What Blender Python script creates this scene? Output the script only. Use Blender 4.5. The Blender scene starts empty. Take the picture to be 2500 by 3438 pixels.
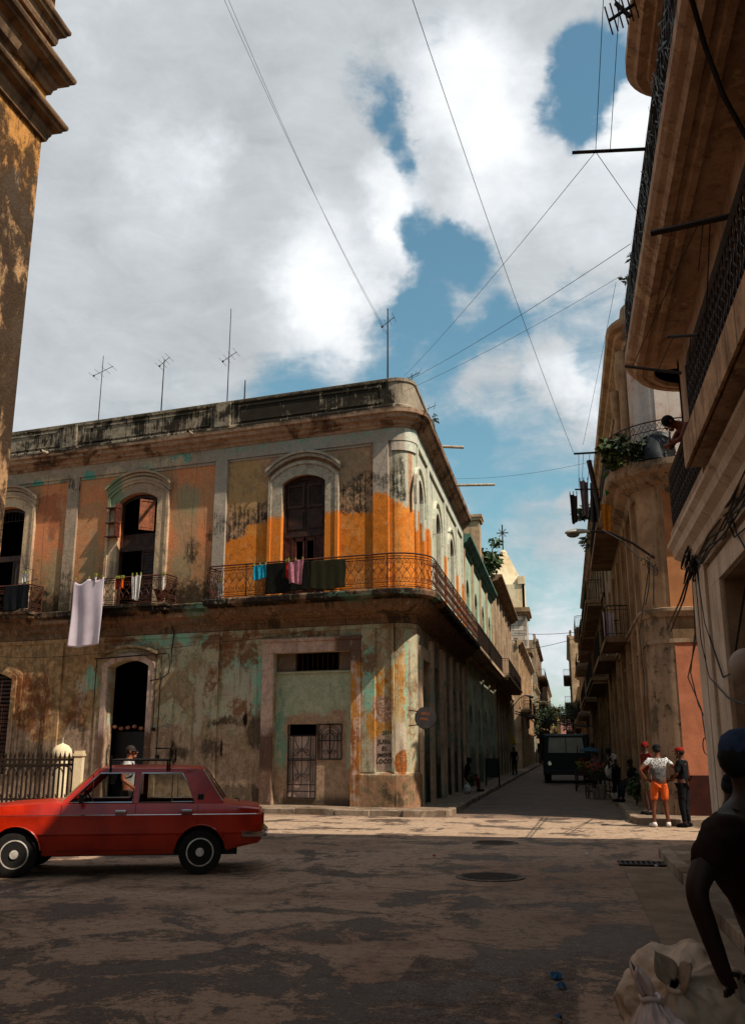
import bpy, bmesh, math, random
from mathutils import Vector, Matrix
R = random.Random(7)
PI = math.pi
scene = bpy.context.scene
COL = scene.collection
# ---------------------------------------------------------------- camera
F, CX, CY = 3150., 1250., 1719.
PITCH = math.atan2(801, 3150); YAW = math.atan2(650, 3250); CAMZ = 1.63
KD = 2500 / 1649.0
cam_d = bpy.data.cameras.new('camera'); cam = bpy.data.objects.new('camera', cam_d); COL.objects.link(cam)
cam.location = (0, 0, CAMZ); cam.rotation_euler = (PI / 2 + PITCH, 0, YAW)
cam_d.sensor_fit = 'VERTICAL'; cam_d.sensor_height = 24; cam_d.lens = F * 24 / 3438
cam_d.clip_start = .05; cam_d.clip_end = 3000
scene.camera = cam
def ray(x, y):
    u, v = x * KD, y * KD
    X = u - CX; w = v - CY
    Y = F * math.cos(PITCH) + w * math.sin(PITCH); Z = F * math.sin(PITCH) - w * math.cos(PITCH)
    c, s = math.cos(YAW), math.sin(YAW)
    return X * c - Y * s, X * s + Y * c, Z
def atz(x, y, z=0.):
    d = ray(x, y); t = (z - CAMZ) / d[2]; return Vector((d[0] * t, d[1] * t, z))
def aty(x, y, Y):
    d = ray(x, y); t = Y / d[1]; return Vector((d[0] * t, Y, CAMZ + d[2] * t))
def atx(x, y, X):
    d = ray(x, y); t = X / d[0]; return Vector((X, d[1] * t, CAMZ + d[2] * t))
# ---------------------------------------------------------------- bookkeeping
def tag(o, label=None, cat=None, group=None, kind=None):
    if label: o['label'] = label
    if cat: o['category'] = cat
    if group: o['group'] = group
    if kind: o['kind'] = kind
    return o
def thing(name, label, cat, loc=(0, 0, 0), rz=0, group=None):
    o = bpy.data.objects.new(name, None); COL.objects.link(o)
    o.empty_display_size = .2
    o.location = loc; o.rotation_euler = (0, 0, rz)
    return tag(o, label, cat, group)
def kids(o): return [c for c in bpy.data.objects if c.parent == o]
def dup(root, loc, rz=None, label=None, scale=None):
    r = root.copy(); COL.objects.link(r); r.location = loc
    if rz is not None: r.rotation_euler = (0, 0, rz)
    if label: r['label'] = label
    if scale: r.scale = scale
    for ch in kids(root):
        c = ch.copy(); COL.objects.link(c); c.parent = r
        for g in kids(ch):
            d = g.copy(); COL.objects.link(d); d.parent = c
    return r
def V(*a): return Vector(a)
class Fr:
    """wall frame: s runs along the wall, o outwards, z up"""
    def __init__(s, o, a, n): s.o = Vector(o); s.a = Vector(a).normalized(); s.n = Vector(n).normalized()
    def __call__(s, S, O, Z): return s.o + s.a * S + s.n * O + Vector((0, 0, Z))
    def inv(s, p):
        d = Vector(p) - s.o; return d.dot(s.a), d.dot(s.n), d.z
ID = Fr((0, 0, 0), (1, 0, 0), (0, 1, 0))
class MB:
    def __init__(s): s.v = []; s.f = []
    def add(s, vs, fs):
        n = len(s.v); s.v += [tuple(p) for p in vs]; s.f += [tuple(i + n for i in f) for f in fs]; return s
    def quad(s, a, b, c, d): return s.add([a, b, c, d], [(0, 1, 2, 3)])
    def box(s, x0, x1, y0, y1, z0, z1, fr=ID):
        P = [fr(x, y, z) for z in (z0, z1) for x, y in ((x0, y0), (x1, y0), (x1, y1), (x0, y1))]
        return s.add(P, [(0, 3, 2, 1), (4, 5, 6, 7), (0, 1, 5, 4), (1, 2, 6, 5), (2, 3, 7, 6), (3, 0, 4, 7)])
    def prism(s, poly, d0, d1, f3):
        """poly: 2d points; f3(u,v,d)->3d"""
        n = len(poly)
        P = [f3(u, v, d0) for u, v in poly] + [f3(u, v, d1) for u, v in poly]
        return s.add(P, [tuple(range(n)), tuple(range(2 * n - 1, n - 1, -1))] + [(i, (i + 1) % n, n + (i + 1) % n, n + i) for i in range(n)])
    def tube(s, pts, r, k=6, cap=True, closed=False):
        pts = [Vector(p) for p in pts]
        rs = r if isinstance(r, (list, tuple)) else [r] * len(pts)
        n = len(pts); rings = []
        up = None
        for i in range(n):
            a = pts[(i - 1) % n] if (closed or i > 0) else pts[i]
            b = pts[(i + 1) % n] if (closed or i < n - 1) else pts[i]
            t = (b - a)
            if t.length < 1e-9: t = Vector((0, 0, 1))
            t.normalize()
            if up is None:
                up = Vector((0, 0, 1)) if abs(t.z) < .9 else Vector((1, 0, 0))
            x = t.cross(up)
            if x.length < 1e-6: x = t.cross(Vector((.3, 1, .2)))
            x.normalize(); y = x.cross(t).normalized(); up = y
            rings.append([pts[i] + (x * math.cos(q) + y * math.sin(q)) * rs[i] for q in [2 * PI * j / k for j in range(k)]])
        P = [p for g in rings for p in g]; fs = []
        m = n if closed else n - 1
        for i in range(m):
            a = i * k; b = ((i + 1) % n) * k
            for j in range(k): fs.append((a + j, a + (j + 1) % k, b + (j + 1) % k, b + j))
        if cap and not closed: fs.append(tuple(range(k - 1, -1, -1))); fs.append(tuple(range((n - 1) * k, n * k)))
        return s.add(P, fs)
    def lathe(s, prof, c=(0, 0, 0), k=16, axis='z', sx=1, sy=1):
        c = Vector(c); P = []
        for r, h in prof:
            for j in range(k):
                q = 2 * PI * j / k; a, b = r * math.cos(q) * sx, r * math.sin(q) * sy
                P.append(c + (Vector((a, b, h)) if axis == 'z' else Vector((a, h, b)) if axis == 'y' else Vector((h, a, b))))
        fs = []
        for i in range(len(prof) - 1):
            for j in range(k): fs.append((i * k + j, i * k + (j + 1) % k, (i + 1) * k + (j + 1) % k, (i + 1) * k + j))
        fs.append(tuple(range(k - 1, -1, -1))); fs.append(tuple(range((len(prof) - 1) * k, len(prof) * k)))
        return s.add(P, fs)
    def ball(s, c, r, k=10, m=7):
        r = r if isinstance(r, (tuple, list)) else (r, r, r); c = Vector(c); P = []
        for i in range(m + 1):
            th = PI * (i + .001) / (m + .002) if 0 < i < m else (1e-3 if i == 0 else PI - 1e-3)
            for j in range(k):
                q = 2 * PI * j / k
                P.append(c + Vector((r[0] * math.sin(th) * math.cos(q), r[1] * math.sin(th) * math.sin(q), r[2] * math.cos(th))))
        fs = [(i * k + j, i * k + (j + 1) % k, (i + 1) * k + (j + 1) % k, (i + 1) * k + j) for i in range(m) for j in range(k)]
        fs += [tuple(range(k - 1, -1, -1)), tuple(range(m * k, (m + 1) * k))]
        return s.add(P, fs)
    def sweep(s, path, prof, cap=True):
        """path(o)->list of plan points at offset o ; prof closed list of (o,z)"""
        cols = [path(o) for o, z in prof]; n = len(cols[0]); m = len(prof)
        P = [Vector((cols[j][i][0], cols[j][i][1], prof[j][1])) for i in range(n) for j in range(m)]
        fs = [(i * m + j, i * m + (j + 1) % m, (i + 1) * m + (j + 1) % m, (i + 1) * m + j) for i in range(n - 1) for j in range(m)]
        if cap: fs += [tuple(range(m - 1, -1, -1)), tuple(range((n - 1) * m, n * m))]
        return s.add(P, fs)
    def wall(s, fr, s0, s1, z0, z1, ops, depth=.3, o=0., seg=10):
        """front face with openings (a,b,zb,zt,rise); rise = arch height included at the top"""
        S = sorted({s0, s1} | {q for p in ops for q in p[:2] if s0 < q < s1}); Z = sorted({z0, z1} | {q for p in ops for q in p[2:4] if z0 < q < z1})
        def inside(a, b): return any(p[0] < a < p[1] and p[2] < b < p[3] for p in ops)
        for i in range(len(S) - 1):
            for j in range(len(Z) - 1):
                if not inside((S[i] + S[i + 1]) / 2, (Z[j] + Z[j + 1]) / 2):
                    s.quad(fr(S[i], o, Z[j]), fr(S[i + 1], o, Z[j]), fr(S[i + 1], o, Z[j + 1]), fr(S[i], o, Z[j + 1]))
        for p in ops:
            a, b, zb, zt = p[:4]; rise = p[4] if len(p) > 4 else 0; d = p[5] if len(p) > 5 else depth
            if rise:
                w = (b - a) / 2; c = (a + b) / 2
                if rise >= w: arc = [(c - w * math.cos(PI * k / seg), zt - rise + rise * math.sin(PI * k / seg)) for k in range(seg + 1)]
                else:
                    rad = (w * w + rise * rise) / (2 * rise); th = math.asin(w / rad)
                    arc = [(c + rad * math.sin(-th + 2 * th * k / seg), zt - rad + rad * math.cos(-th + 2 * th * k / seg)) for k in range(seg + 1)]
                for k in range(seg):
                    (x0, h0), (x1, h1) = arc[k], arc[k + 1]
                    s.quad(fr(x0, o, h0), fr(x1, o, h1), fr(x1, o, zt + 1e-4), fr(x0, o, zt + 1e-4))
                    s.quad(fr(x0, o, h0), fr(x1, o, h1), fr(x1, o - d, h1), fr(x0, o - d, h0))
                    s.quad(fr(x0, o - d, h0), fr(x1, o - d, h1), fr(x1, o - d, zt + 1e-4), fr(x0, o - d, zt + 1e-4))
            else: s.quad(fr(a, o, zt), fr(b, o, zt), fr(b, o - d, zt), fr(a, o - d, zt))
            for q in (a, b): s.quad(fr(q, o, zb), fr(q, o, zt), fr(q, o - d, zt), fr(q, o - d, zb))
            s.quad(fr(a, o, zb), fr(b, o, zb), fr(b, o - d, zb), fr(a, o - d, zb))
        return s
    def build(s, name, mat, parent=None, smooth=False, bevel=0, label=None, angle=35, fix=True, local=None):
        me = bpy.data.meshes.new(name); me.from_pydata(s.v, [], s.f)
        if fix:
            bm = bmesh.new(); bm.from_mesh(me)
            bmesh.ops.remove_doubles(bm, verts=bm.verts, dist=2e-5)
            bmesh.ops.recalc_face_normals(bm, faces=bm.faces)
            bm.to_mesh(me); bm.free()
        o = bpy.data.objects.new(name, me); COL.objects.link(o)
        if mat: me.materials.append(mat)
        if parent is not None:
            o.parent = parent
            if local is None:   # verts given in world coordinates
                L = parent.location if parent.parent is None else parent.parent.location
                rz = parent.rotation_euler.z if parent.parent is None else parent.parent.rotation_euler.z
                me.transform(Matrix.Rotation(-rz, 4, 'Z') @ Matrix.Translation(-L)) if parent.parent is None else me.transform(Matrix.Rotation(-rz, 4, 'Z') @ Matrix.Translation(-L))
        if smooth: me.shade_smooth() if angle is None else (me.shade_smooth(), me.set_sharp_from_angle(angle=math.radians(angle)))
        if bevel:
            b = o.modifiers.new('bevel', 'BEVEL'); b.width = bevel; b.segments = 2; b.limit_method = 'ANGLE'
        if label: o['label'] = label
        return o
def parts(mb, name, mat, parent, **k):
    """every connected piece becomes a part of its own"""
    par = list(range(len(mb.v)))
    def fnd(i):
        while par[i] != i: par[i] = par[par[i]]; i = par[i]
        return i
    for f in mb.f:
        a = fnd(f[0])
        for j in f[1:]: par[fnd(j)] = a
    grp = {}
    for f in mb.f: grp.setdefault(fnd(f[0]), []).append(f)
    out = []
    for fs in grp.values():
        ids = sorted({i for f in fs for i in f}); mp = {i: n for n, i in enumerate(ids)}
        q = MB(); q.v = [mb.v[i] for i in ids]; q.f = [tuple(mp[i] for i in f) for f in fs]; out.append(q.build(name, mat, parent, **k))
    return out
def LB(mb, name, mat, parent, **k): return mb.build(name, mat, parent, local=True, **k)   # verts already local
# ---------------------------------------------------------------- colours / materials
def lin(c): return tuple((x / 12.92 if x <= .04045 else ((x + .055) / 1.055) ** 2.4) for x in c)
def hx(h): return lin([int(h[i:i + 2], 16) / 255 for i in (0, 2, 4)]) + (1.,)
class G:
    def __init__(s, name):
        s.m = bpy.data.materials.new(name); s.m.use_nodes = True; s.t = s.m.node_tree; s.b = s.t.nodes['Principled BSDF']
        s.pos = s.n('ShaderNodeNewGeometry').outputs['Position']
    def n(s, t, **k):
        x = s.t.nodes.new(t)
        for a, b in k.items(): setattr(x, a, b)
        return x
    def put(s, sock, v):
        if hasattr(v, 'default_value') or hasattr(v, 'is_output'): s.t.links.new(v, sock)
        else: sock.default_value = v
    def math(s, op, a, b=0., c=0., clamp=False):
        x = s.n('ShaderNodeMath', operation=op, use_clamp=clamp); s.put(x.inputs[0], a); s.put(x.inputs[1], b); s.put(x.inputs[2], c); return x.outputs[0]
    def vm(s, op, a, b=(0, 0, 0)):
        x = s.n('ShaderNodeVectorMath', operation=op); s.put(x.inputs[0], a); s.put(x.inputs[1], b)
        return x.outputs['Value'] if op in ('DOT_PRODUCT', 'LENGTH', 'DISTANCE') else x.outputs[0]
    def comb(s, x, y, z=0.):
        k = s.n('ShaderNodeCombineXYZ'); s.put(k.inputs[0], x); s.put(k.inputs[1], y); s.put(k.inputs[2], z); return k.outputs[0]
    def sep(s, v):
        k = s.n('ShaderNodeSeparateXYZ'); s.put(k.inputs[0], v); return k.outputs
    def noise(s, vec, scale=1., detail=4., rough=.55, dist=0., col=False):
        x = s.n('ShaderNodeTexNoise'); s.put(x.inputs['Vector'], vec); x.inputs['Scale'].default_value = scale
        x.inputs['Detail'].default_value = detail; x.inputs['Roughness'].default_value = rough; x.inputs['Distortion'].default_value = dist
        return x.outputs['Color' if col else 'Fac']
    def vor(s, vec, scale=1., feat='DISTANCE_TO_EDGE'):
        x = s.n('ShaderNodeTexVoronoi', feature=feat); s.put(x.inputs['Vector'], vec); x.inputs['Scale'].default_value = scale; return x.outputs['Distance']
    def mr(s, v, a, b, c=0., d=1., smooth=True):
        x = s.n('ShaderNodeMapRange'); x.interpolation_type = 'SMOOTHSTEP' if smooth else 'LINEAR'
        for i, q in enumerate((v, a, b, c, d)): s.put(x.inputs[i], q)
        return x.outputs[0]
    def mix(s, f, a, b, mode='MIX'):
        x = s.n('ShaderNodeMix', data_type='RGBA', blend_type=mode); s.put(x.inputs[0], f); s.put(x.inputs[6], a); s.put(x.inputs[7], b); return x.outputs[2]
    def ramp(s, f, st):
        x = s.n('ShaderNodeValToRGB'); s.put(x.inputs[0], f); e = x.color_ramp.elements
        while len(e) < len(st): e.new(.5)
        for i, (p, c) in enumerate(st): e[i].position = p; e[i].color = c if len(c) == 4 else tuple(c) + (1,)
        return x.outputs[0]
    def scale(s, v, k): return s.vm('MULTIPLY', v, k)
    def bump(s, h, strength=.3, dist=.02):
        x = s.n('ShaderNodeBump'); x.inputs['Strength'].default_value = strength; x.inputs['Distance'].default_value = dist
        s.put(x.inputs['Height'], h); s.t.links.new(x.outputs[0], s.b.inputs['Normal'])
    def out(s, col, rough=.85, metal=0., spec=.3):
        s.put(s.b.inputs['Base Color'], col); s.put(s.b.inputs['Roughness'], rough); s.b.inputs['Metallic'].default_value = metal
        s.b.inputs['Specular IOR Level'].default_value = spec; return s.m
def simple(name, c1, c2=None, rough=.7, metal=0, scale=8., bump=.15, spec=.3, detail=5, obj=False):
    g = G(name); c1 = hx(c1) if isinstance(c1, str) else c1
    c2 = hx(c2) if isinstance(c2, str) else (c2 or tuple(x * .6 for x in c1[:3]) + (1,))
    v = g.n('ShaderNodeTexCoord').outputs['Object'] if obj else g.pos
    f = g.noise(v, scale, detail, .6)
    g.out(g.mix(g.mr(f, .3, .7), c1, c2), rough, metal, spec)
    if bump: g.bump(f, bump, .01)
    return g.m
def plaster(name, c1, c2, c3=None, dirt='2a2018', scale=.9, streak=.6, peel=.62, seed=0., bump=.35, dirtamt=.6, low=None):
    """aged painted plaster: two tones, peeled patches, vertical water streaks"""
    g = G(name); p = g.vm('ADD', g.pos, (seed, seed * .7, 0))
    big = g.noise(p, scale, 6, .6, .4); mid = g.noise(p, scale * 5, 5, .65); fine = g.noise(p, 40, 3, .6)
    col = g.mix(g.mr(big, .38, .62), hx(c1), hx(c2))
    if c3: col = g.mix(g.mr(g.math('ADD', g.math('MULTIPLY', big, .6), g.math('MULTIPLY', mid, .45)), peel - .03, peel), col, hx(c3))
    st = g.noise(g.scale(p, (3.2, 3.2, .28)), 1.6, 6, .65)
    col = g.mix(g.math('MULTIPLY', g.mr(st, .5, .72), streak), col, hx(dirt))
    col = g.mix(g.math('MULTIPLY', g.mr(mid, .52, .75), dirtamt * .6), col, hx(dirt))
    if low is not None:
        z = g.sep(g.pos)[2]; m = g.mr(g.math('ADD', z, g.math('MULTIPLY', mid, -1.2)), low + .5, low - .5)
        col = g.mix(g.math('MULTIPLY', m, .75), col, hx(dirt))
    col = g.mix(g.mr(fine, .3, .7, 0, .22), col, (.02, .015, .01, 1))
    g.out(col, .92, 0, .15)
    g.bump(g.math('ADD', g.math('MULTIPLY', mid, .7), g.math('MULTIPLY', fine, .3)), bump, .03)
    return g.m
M = {}
M['iron'] = simple('black iron', '1b1512', '33231a', .6, .2, 20, .1)
M['rustiron'] = simple('rusted iron', '2a1810', '5a2c16', .75, .1, 14, .2)
M['darkwood'] = simple('dark brown wood', '44281c', '24130e', .6, 0, 6, .2)
M['redwood'] = simple('red brown wood', '5e2c1e', '36170f', .6, 0, 6, .2)
M['shutter'] = simple('orange brown shutter wood', '8a4a22', '5a2c14', .6, 0, 6, .2)
M['black'] = simple('dark interior', '0a0706', '060404', .95, 0, 3, 0)  # near-black stands in for unlit depth behind openings; also used for eyes
M['pipe'] = simple('pale drain pipe', 'b8a794', '8a7660', .6, 0, 10, .1)
M['cable'] = simple('black cable', '0c0a09', '181210', .7, 0, 10, 0)
M['wire'] = simple('thin wire', '23211f', '2c2826', .6, 0, 10, 0)
M['leaf'] = simple('dark green leaves', '2c3a1c', '18230f', .6, 0, 9, .1)
M['leaf2'] = simple('mid green leaves', '4a5a2c', '26341a', .6, 0, 9, .1)
M['kerb'] = plaster('kerb stone', 'a08c78', '6e5c4c', None, '2a201a', 1.2, .2, seed=3, bump=.6)
M['chrome'] = simple('chrome trim', 'c8c8c8', 'a8a8a8', .15, 1, 4, 0)
# ---------------------------------------------------------------- world and sun
SUN_EL, SUN_PHI = math.radians(52), math.radians(66)
SD = V(math.cos(SUN_EL) * math.sin(SUN_PHI), -math.cos(SUN_EL) * math.cos(SUN_PHI), math.sin(SUN_EL))
sl = bpy.data.lights.new('sun', 'SUN'); sl.energy = 4.6; sl.angle = math.radians(.5); sl.color = (1, .9, .76)
so = bpy.data.objects.new('sun', sl); COL.objects.link(so); so.rotation_euler = SD.to_track_quat('Z', 'Y').to_euler(); so.location = (0, 0, 60)
scene.view_settings.view_transform = 'Standard'; scene.view_settings.look = 'None'; scene.view_settings.exposure = .45; scene.view_settings.gamma = 1
def build_world():
    w = bpy.data.worlds.new('World'); scene.world = w; w.use_nodes = True; t = w.node_tree
    g = G.__new__(G); g.t = t; t.nodes.clear(); g.m = None
    out = g.n('ShaderNodeOutputWorld'); bg = g.n('ShaderNodeBackground'); t.links.new(bg.outputs[0], out.inputs[0])
    sky = g.n('ShaderNodeTexSky', sky_type='NISHITA'); sky.sun_disc = False
    sky.sun_elevation = SUN_EL; sky.sun_rotation = math.atan2(SD.x, SD.y); sky.air_density = 1.3; sky.dust_density = 1.2; sky.ozone_density = 2.2
    d = g.vm('NORMALIZE', g.n('ShaderNodeTexCoord').outputs['Generated'])
    def dirof(x, y): return tuple(Vector(ray(x, y)).normalized())
    warp = g.vm('SUBTRACT', g.noise(d, 7, 5, .6, col=True), (.5, .5, .5))
    dw = g.vm('ADD', d, g.scale(warp, (.11, .11, .11)))
    warp2 = g.vm('SUBTRACT', g.noise(d, 30, 4, .6, col=True), (.5, .5, .5))
    dw = g.vm('ADD', dw, g.scale(warp2, (.03, .03, .03)))
    def blob(x, y, r, wt, soft=.0):
        L = g.vm('DISTANCE', dw, dirof(x, y)); return g.mr(L, r / 2078. * 1.0, r / 2078. * (.25 + soft), 0, wt)
    P = [ # cloud (+) and clear (-) regions of the sky, radius in thousandths of the view
        (250, 250, 620, 1.), (560, 420, 460, 1.), (300, 760, 420, .8), (700, 640, 200, .9), (640, 150, 330, .8), (830, 430, 130, .7), (870, 560, 70, .6), (1060, 260, 230, 1.), (1000, 420, 130, .8), (1150, 30, 260, .8), (1250, 430, 230, 1.), (1180, 600, 110, .8),
        (1390, 250, 130, 1.), (1040, 690, 60, .35), (1270, 905, 90, .8), (1090, 845, 130, .75), (1000, 850, 90, .5), (1200, 815, 120, .6), (1130, 1000, 120, .3), (1000, 1120, 120, .25), (1200, 1180, 130, .4), (930, 770, 70, .2), (1270, 1230, 110, .45), (1240, 1430, 190, .62), (1270, 1110, 60, .5), (1260, 820, 60, .4), (40, 900, 200, .5), (1340, 560, 150, .6), (1320, 700, 90, .1),
        (-2600, 900, 2200, .8), (4000, 300, 2000, .7), (800, -1800, 1700, .9),
        (805, 190, 110, -1.15), (845, 270, 95, -1.2), (880, 350, 80, -1.1), (920, 410, 70, -.8), (1262, 230, 150, -1.6), (1235, 290, 90, -.8), (1285, 140, 110, -1.2), (985, 85, 90, -.6), (1330, 90, 90, -.6), (940, 520, 95, -1.1), (1020, 560, 90, -1.1), (920, 650, 95, -1.), (870, 700, 60, -.7), (890, 470, 50, -.5), (1010, 480, 45, -.5), (980, 760, 130, -.6), (1130, 740, 110, -.6), (830, 770, 90, -.5), (640, 840, 120, -.45), (400, 835, 60, -.4), (1310, 480, 35, -.7), (1290, 620, 50, -.35), (1000, 950, 160, -.5), (1120, 1050, 160, -.4)]
    tot = None
    for q in P:
        b = blob(*q); tot = b if tot is None else g.math('ADD', tot, b)
    n1 = g.noise(d, 5.5, 8, .62, .3); n2 = g.noise(g.scale(d, (1, 1, 2.2)), 14, 7, .65, .4)
    fb = g.math('ADD', g.math('MULTIPLY', g.math('SUBTRACT', n1, .5), 1.9), g.math('MULTIPLY', g.math('SUBTRACT', n2, .5), 1.9))
    v = g.math('ADD', tot, fb)
    cover = g.mr(v, -.5, .95)
    # bright rims and grey hearts of the clouds
    br = None
    for q in [(860, 420, 120, 1.), (880, 520, 90, .9), (1040, 210, 200, 1.1), (1100, 400, 160, .8), (720, 600, 170, .8), (700, 700, 160, .7), (400, 350, 130, .5), (470, 320, 80, .4), (1390, 250, 160, 1.), (1290, 870, 90, .8), (1260, 1420, 200, .6), (350, 480, 160, .3), (1330, 430, 180, .5)]:
        b = blob(*q); br = b if br is None else g.math('ADD', br, b)
    n3 = g.noise(d, 3.2, 6, .6, .2)
    br = g.math('ADD', br, g.math('MULTIPLY', g.math('SUBTRACT', n3, .5), 1.6))
    br = g.math('ADD', br, g.math('MULTIPLY', g.math('SUBTRACT', n2, .5), 1.0))
    cl = g.ramp(g.mr(br, -.35, 1.25, smooth=False), [(0, (.34, .36, .375)), (.3, (.43, .46, .48)), (.6, (.55, .58, .61)), (1, (.74, .76, .77))])
    skyc = g.mix(1., sky.outputs[0], (SKYT[0], SKYT[1], SKYT[2], 1), 'MULTIPLY')
    # cloud radiance is divided by the background strength so that it comes out as given
    cl = g.mix(1., cl, (1 / SKYS, 1 / SKYS, 1 / SKYS, 1), 'MULTIPLY')
    t.links.new(g.mix(cover, skyc, cl), bg.inputs[0]); bg.inputs[1].default_value = SKYS
SKYS = .1
SKYT = (.74, 1.0, .88)
build_world()
# ================================================================ frames of the corner building
_LA = math.hypot(.987, .162)
AD = Vector((-.987 / _LA, .162 / _LA, 0)); AN = Vector((-.162 / _LA, -.987 / _LA, 0))
C0 = Vector((-3.93, 25.84, 0))
FA = Fr(C0, AD, AN)
XB = -4.0
VC = C0 + AD * ((XB - C0.x) / AD.x)
FB = Fr((XB, VC.y, 0), (0, 1, 0), (1, 0, 0))
def isect(oa, ob):
    """corner of facade line offset oa and side line offset ob"""
    p = C0 + AN * oa; x = XB + ob; k = (x - p.x) / AD.x
    return p + AD * k
def corner_path(sa, yb, ta=.62, oa0=0., ob0=0., seg=10):
    Vx = isect(oa0, ob0); bd = Vector((0, 1, 0)); ang = math.acos(AD.dot(bd)); r = ta * math.tan(ang / 2)
    c = Vx + AD * ta - AN * r
    aN = math.atan2(AN.y, AN.x); aB = 0.
    start = FA(sa, oa0, 0)
    def path(o):
        P = [start + AN * o]
        for k in range(seg + 1):
            q = aN + (aB - aN) * k / seg
            P.append(c + Vector((math.cos(q), math.sin(q), 0)) * (r + o))
        P.append(Vector((XB + ob0 + o, yb, 0)))
        return P
    return path
def line_path(fr, s0, s1):
    return lambda o: [fr(s0, o, 0), fr(s1, o, 0)]
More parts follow.
